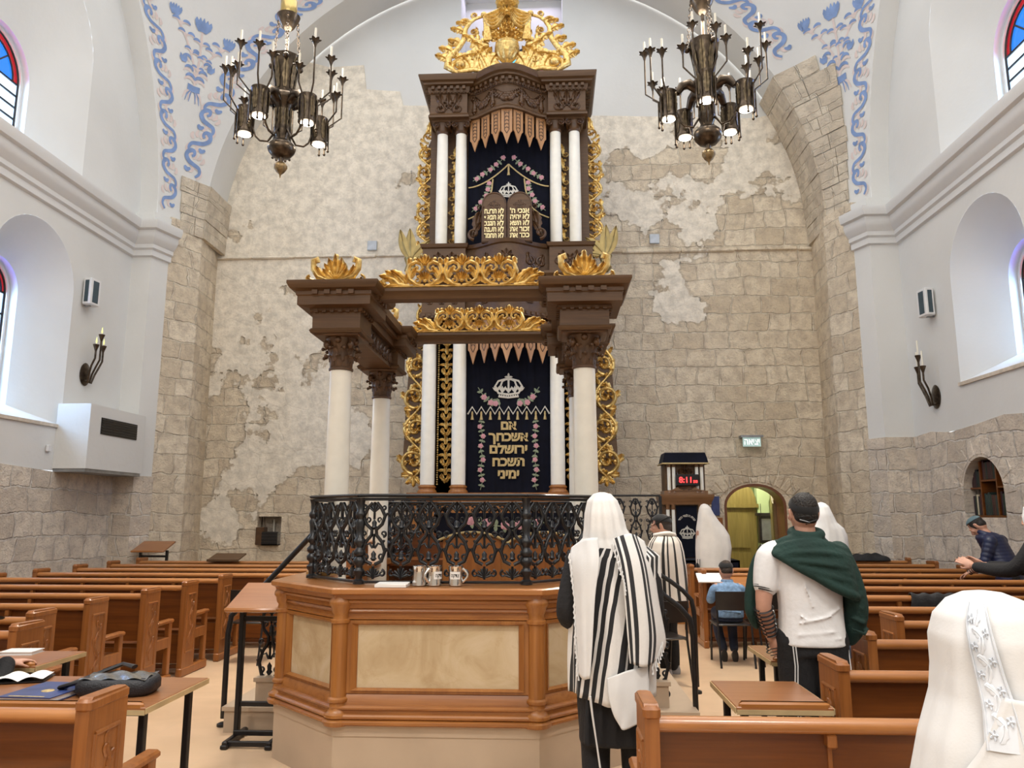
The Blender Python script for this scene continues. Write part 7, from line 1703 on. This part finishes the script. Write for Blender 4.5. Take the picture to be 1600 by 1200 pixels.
# ---------------------------------------------------------------- bowed figure, bottom right corner
p = hooded('person bowed under a white shawl with embroidered collar band in the bottom right corner', 1.22, 2.24, 0, [(1.44,-.02,.03,.012,.012),(1.435,-.02,.03,.05,.05),(1.415,-.018,.025,.095,.10),(1.375,-.015,.02,.135,.135),(1.32,-.012,.01,.158,.155),(1.24,-.005,.0,.168,.165),(1.17,.01,-.01,.195,.18),(1.06,.03,-.03,.262,.20),(.95,.04,-.04,.30,.22),(.75,.045,-.04,.325,.23),(.50,.05,-.03,.33,.23)], M_WOOLW, 2.4, .80, .013, (-.01,.02,1.315))
fr0 = lambda u, v, w: (-.012+(.165-.35*max(0,v-1.30)**1.3+w)*sin(-1.02+u*3.6), .008-(.163-.35*max(0,v-1.30)**1.3+w)*cos(-1.02+u*3.6), v)
BS = [(1.44,-.02,.03,.012,.012),(1.435,-.02,.03,.05,.05),(1.415,-.018,.025,.095,.10),(1.375,-.015,.02,.135,.135),(1.32,-.012,.01,.158,.155),(1.24,-.005,.0,.168,.165),(1.17,.01,-.01,.195,.18),(1.06,.03,-.03,.262,.20),(.95,.04,-.04,.30,.22)]
def fr(u, v, w):
    for p0, p1 in zip(BS, BS[1:]):
        if p0[0] >= v >= p1[0]: break
    t = (p0[0]-v)/(p0[0]-p1[0]); z, cx, cy, rx, ry = [x+(y-x)*t for x, y in zip(p0, p1)]; a = -.62+u*3.4-.25*(v-1.2)
    return (cx+(rx+.016+w)*sin(a), cy-(ry+.016+w)*cos(a), v)
m = MB(); zs = [1.08+.028*i for i in range(13)]
m.rings([[fr(-.056,z,-.012), fr(-.054,z,.0), fr(-.03,z,.003), fr(0,z,.004), fr(.03,z,.003), fr(.054,z,.0), fr(.056,z,-.012)] for z in zs], False, False)
for k in range(9): gleaf(m, lambda u,v,w: fr(u,v,w+.004), .012*(1 if k%2 else -1), 1.10+.033*k, pi/2+.7*(1 if k%2 else -1), .045, .013, .6, .004, 3, 6); rosette(m, lambda u,v,w: fr(u,v,w+.004), .026*(1 if k%2 else -1), 1.115+.033*k, .012, 5, .004)
for d in (-.046,.046): gs(m, lambda u,v,w: fr(u,v,w+.002), [(d,z) for z in zs], .003, .004)
m.build('embroidered_collar', mat('white_silk_thread', (.72,.76,.82), .35), p, 60)
drape(p, 'arm_fold', [[(-.10,-.165,1.20),(.02,-.20,1.185),(.16,-.16,1.18)],[(-.16,-.165,1.09),(.0,-.235,1.10),(.20,-.20,1.10)],[(-.235,-.15,.97),(-.02,-.27,.99),(.22,-.23,1.0)],[(-.27,-.13,.76),(-.03,-.28,.78),(.24,-.24,.80)]], M_WOOLW, .010, 7)
# ---------------------------------------------------------------- boy on the chair
p = person('boy in light blue denim shirt and black cap sitting on a black chair', 2.02, 9.10)
HM = []
def fn(m):
    ell(m, [(0,.02,.46,.13,.10),(0,.02,.55,.125,.09),(0,.04,.68,.125,.085),(0,.06,.80,.13,.085),(0,.07,.86,.10,.07),(0,.08,.90,.045,.045)]); limb(m, [(0,.08,.88),(0,.10,.94)], [.045,.043])
    HM.append(head(m, V(0,.115,1.005), 0, .45, .94))
    for s in (-1,1):
        limb(m, [(s*.07,.02,.50),(s*.085,.20,.51),(s*.09,.33,.50),(s*.08,.28,.30),(s*.06,.14,.12)], [.075,.068,.052,.045,.034])
        limb(m, [(s*.125,.06,.83),(s*.175,.12,.68),(s*.11,.30,.72)], [.042,.036,.026]); hand(m, (s*.11,.30,.72), (-s*.3,.9,.1), (0,-.1,1), .75, .4, s)
body_mesh(p, fn, .007); Mh = HM[0]; hair(p, Mh, .94, mat('brown_hair',(.04,.024,.016),.7,var=.3,bst=.5,bscale=90)); cap(p, Mh, .94, None, 1.10, 'kippah', .5, .040)
def fn(m):
    ell(m, [(0,.01,.50,.150,.115),(0,.01,.54,.152,.115),(0,.03,.66,.145,.105),(0,.05,.78,.15,.102),(0,.06,.85,.115,.085),(0,.08,.885,.062,.06)])
    for s in (-1,1): limb(m, [(s*.11,.06,.82),(s*.155,.07,.79),(s*.188,.12,.68),(s*.13,.27,.71)], [.052,.055,.050,.036])
    m.tube([(.055*cos(a),.085+.052*sin(a),.895) for a in [2*pi*i/20 for i in range(21)]], .016, 8)
    for a, b in (((-.12,-.07,.70),(.0,-.075,.66)),((.12,-.06,.74),(.02,-.072,.70)),((-.1,-.09,.58),(.1,-.1,.56)),((-.1,-.05,.8),(-.03,-.06,.7))): m.tube([a, b], [.004,.010], 6)
body_mesh(p, fn, .007, M_DENIM, 'denim_shirt')
def fn(m):
    ell(m, [(0,.02,.455,.14,.12),(0,.02,.56,.135,.10)])
    for s in (-1,1): limb(m, [(s*.07,.02,.515),(s*.085,.20,.52),(s*.09,.33,.505),(s*.08,.28,.30),(s*.06,.15,.14)], [.084,.078,.062,.055,.048])
body_mesh(p, fn, .009, mat('dark_jeans',(.018,.022,.04),.85,bst=.3,bscale=100), 'jeans')
for s in (-1,1):
    m = MB(); m.rings([[(s*.06+rx*cos(a), .13+zz, .06+ry*sin(a)) for a in [2*pi*i/16 for i in range(16)]] for rx, ry, zz in ((.020,.05,-.035),(.036,.075,-.03),(.036,.075,-.01),(.030,.06,.02),(.028,.04,.05))]); m.build('shoe', M_SHOEB, p, 50)
# ---------------------------------------------------------------- man in navy padded jacket, far right
p = person('person in navy padded jacket and grey-blue cap bowing by the book niche', 5.52, 9.74, .75)
HM = []
def fn(m):
    legs(m); ell(m, [(0,0,.85,.16,.11),(0,.0,.95,.165,.115),(0,.05,1.08,.155,.105),(0,.11,1.22,.18,.115),(0,.17,1.33,.17,.10),(0,.21,1.39,.08,.07)])
    limb(m, [(0,.20,1.37),(0,.26,1.44)], [.058,.056]); HM.append(head(m, V(0,.33,1.50), 0, .9, 1.0))
    for s in (-1,1): limb(m, [(s*.18,.14,1.31),(s*.22,.20,1.08),(s*.15,.40,.95)], [.055,.045,.030]); hand(m, (s*.15,.40,.95), (-s*.2,.8,-.4), (0,.3,1), 1, .5, s)
body_mesh(p, fn, .008); Mh = HM[0]; hair(p, Mh, 1.0); cap(p, Mh, 1.0, mat('grey_blue_cap',(.12,.19,.22),.8), 1.02, 'kippah', .3, .052, .15)
def fn(m):
    for k2 in range(15):
        t = k2/14; z = .82+t*.54; m.rings([[(.215*cos(a)*(1-.1*t)*q, .02+.19*max(0,z-.95)/.44*1.0+.15*sin(a)*q, z+dz2) for a in [2*pi*i/28 for i in range(28)]] for q, dz2 in ((.90,-.036),(1.0,-.018),(1.02,0),(1.0,.018),(.90,.036))])
    m.ball((0,.18,1.36), (.16,.10,.07)); m.tube([(.075*cos(a), .235+.07*sin(a), 1.415+.02*sin(a)) for a in [2*pi*i/20 for i in range(21)]], .03, 8)
    for s in (-1,1):
        A_1, B_1, C_1 = V(s*.18,.14,1.32), V(s*.235,.19,1.10), V(s*.19,.30,1.02)
        for j in range(7): q = j/6; c_ = A_1.lerp(B_1, min(1,q*1.5)) if q < .67 else B_1.lerp(C_1,(q-.67)/.33); m.ball(c_, .078-.018*q, 14, 10)
body_mesh(p, fn, .009, M_NAVYJ, 'padded_jacket'); body_mesh(p, lambda m: legs(m, 1, .02), .014, M_BCLOTH, 'trousers'); shoes(p)
m = MB(); MM[0] = m
for s in (-1,):
    A_1, B_1 = V(s*.20,.27,1.03), V(s*.15,.40,.95)
    for j in range(6): wrap(A_1.lerp(B_1, j/5.), B_1-A_1, .038-.006*j/5, .007)
m.build('leather_straps', M_STRAP, p, 60)
# ---------------------------------------------------------------- hooded man with black sleeves at the right edge
p = person('person in white shawl and black sleeves at the right edge holding out both hands', 4.36, 7.16, .6)
def fn(m):
    trunk(m); legs(m); head(m, V(0,.05,1.62), 0, .3); limb(m, [(0,0,1.46),(0,.03,1.54)], [.06,.058])
    for s in (-1,1): limb(m, [(s*.18,0,1.40),(s*.235,.16,1.16),(s*.10,.58,1.17)], [.055,.045,.030]); hand(m, (s*.10,.58,1.17), (-s*.10,.8,.35), (s*.9,-.3,.5), 1.08, .22, s)
body_mesh(p, fn, .0062)
def fn(m):
    ell(m, [(0,0,.70,.18,.13),(0,0,1.1,.18,.125),(0,0,1.35,.19,.125),(0,0,1.45,.10,.08)])
    for s in (-1,1): limb(m, [(s*.17,0,1.40),(s*.235,.16,1.17),(s*.115,.53,1.16)], [.066,.068,.050])
body_mesh(p, fn, .010, M_BCLOTH, 'black_coat'); body_mesh(p, lambda m: legs(m, 1, .02), .014, M_BCLOTH, 'trousers'); shoes(p)
m = MB(); cloak(m, [(1.765,0,.03,.012,.012),(1.75,0,.03,.05,.06),(1.71,0,.02,.085,.11),(1.62,0,.01,.115,.14),(1.52,0,-.01,.135,.13),(1.46,0,-.02,.18,.12),(1.38,0,-.04,.20,.11),(1.2,0,-.05,.20,.11),(.9,0,-.05,.20,.12),(.7,0,-.05,.20,.12)], fold=.010, nf=7, seed=.3); m.build('prayer_shawl', M_WOOLW, p, 180)
# ---------------------------------------------------------------- seated man cut off at the left edge
p = person('person in black coat and black brimmed hat seated at the left edge, mostly cut off', -3.24, 4.12)
def fn(m):
    ell(m, [(0,0,.42,.16,.12),(0,0,.55,.155,.11),(0,.02,.75,.165,.115),(0,.03,.88,.17,.11),(0,.04,.95,.09,.07)]); limb(m, [(0,.04,.93),(0,.06,1.01)], [.055,.055]); head(m, V(0,.08,1.06), 0, .4, .95)
    for s in (-1,1): limb(m, [(s*.08,0,.48),(s*.09,.38,.50),(s*.09,.36,.08)], [.085,.06,.04])
    limb(m, [(.17,.03,.88),(.24,.05,.70),(.20,.24,.83)], [.052,.044,.030]); hand(m, (.20,.24,.83), (.5,.8,0), (0,0,1), .95, .5, 1)
body_mesh(p, fn, .010)
def fn(m):
    ell(m, [(0,0,.40,.18,.14),(0,0,.55,.17,.125),(0,.02,.75,.18,.13),(0,.03,.88,.18,.12),(0,.04,.95,.10,.08)])
    for s in (-1,1): limb(m, [(s*.08,0,.48),(s*.09,.38,.50),(s*.09,.36,.10)], [.09,.07,.055])
    limb(m, [(.17,.03,.88),(.24,.05,.70),(.205,.21,.82)], [.066,.062,.050])
body_mesh(p, fn, .012, M_BCLOTH, 'black_coat')
h = bpy.data.objects['hat']; h.location = (.08,.06,1.10); h.parent = p; h.rotation_euler = (-.25,0,0)
for k_ in ('label','category'): del h[k_]
tag(MB().cbx((0,0,.22),(.42,.40,.44),.02).build('stool', M_OAKX, None, 30, loc=(-3.24,4.10,0)), 'oak stool under the seated figure at the left edge', 'stool')
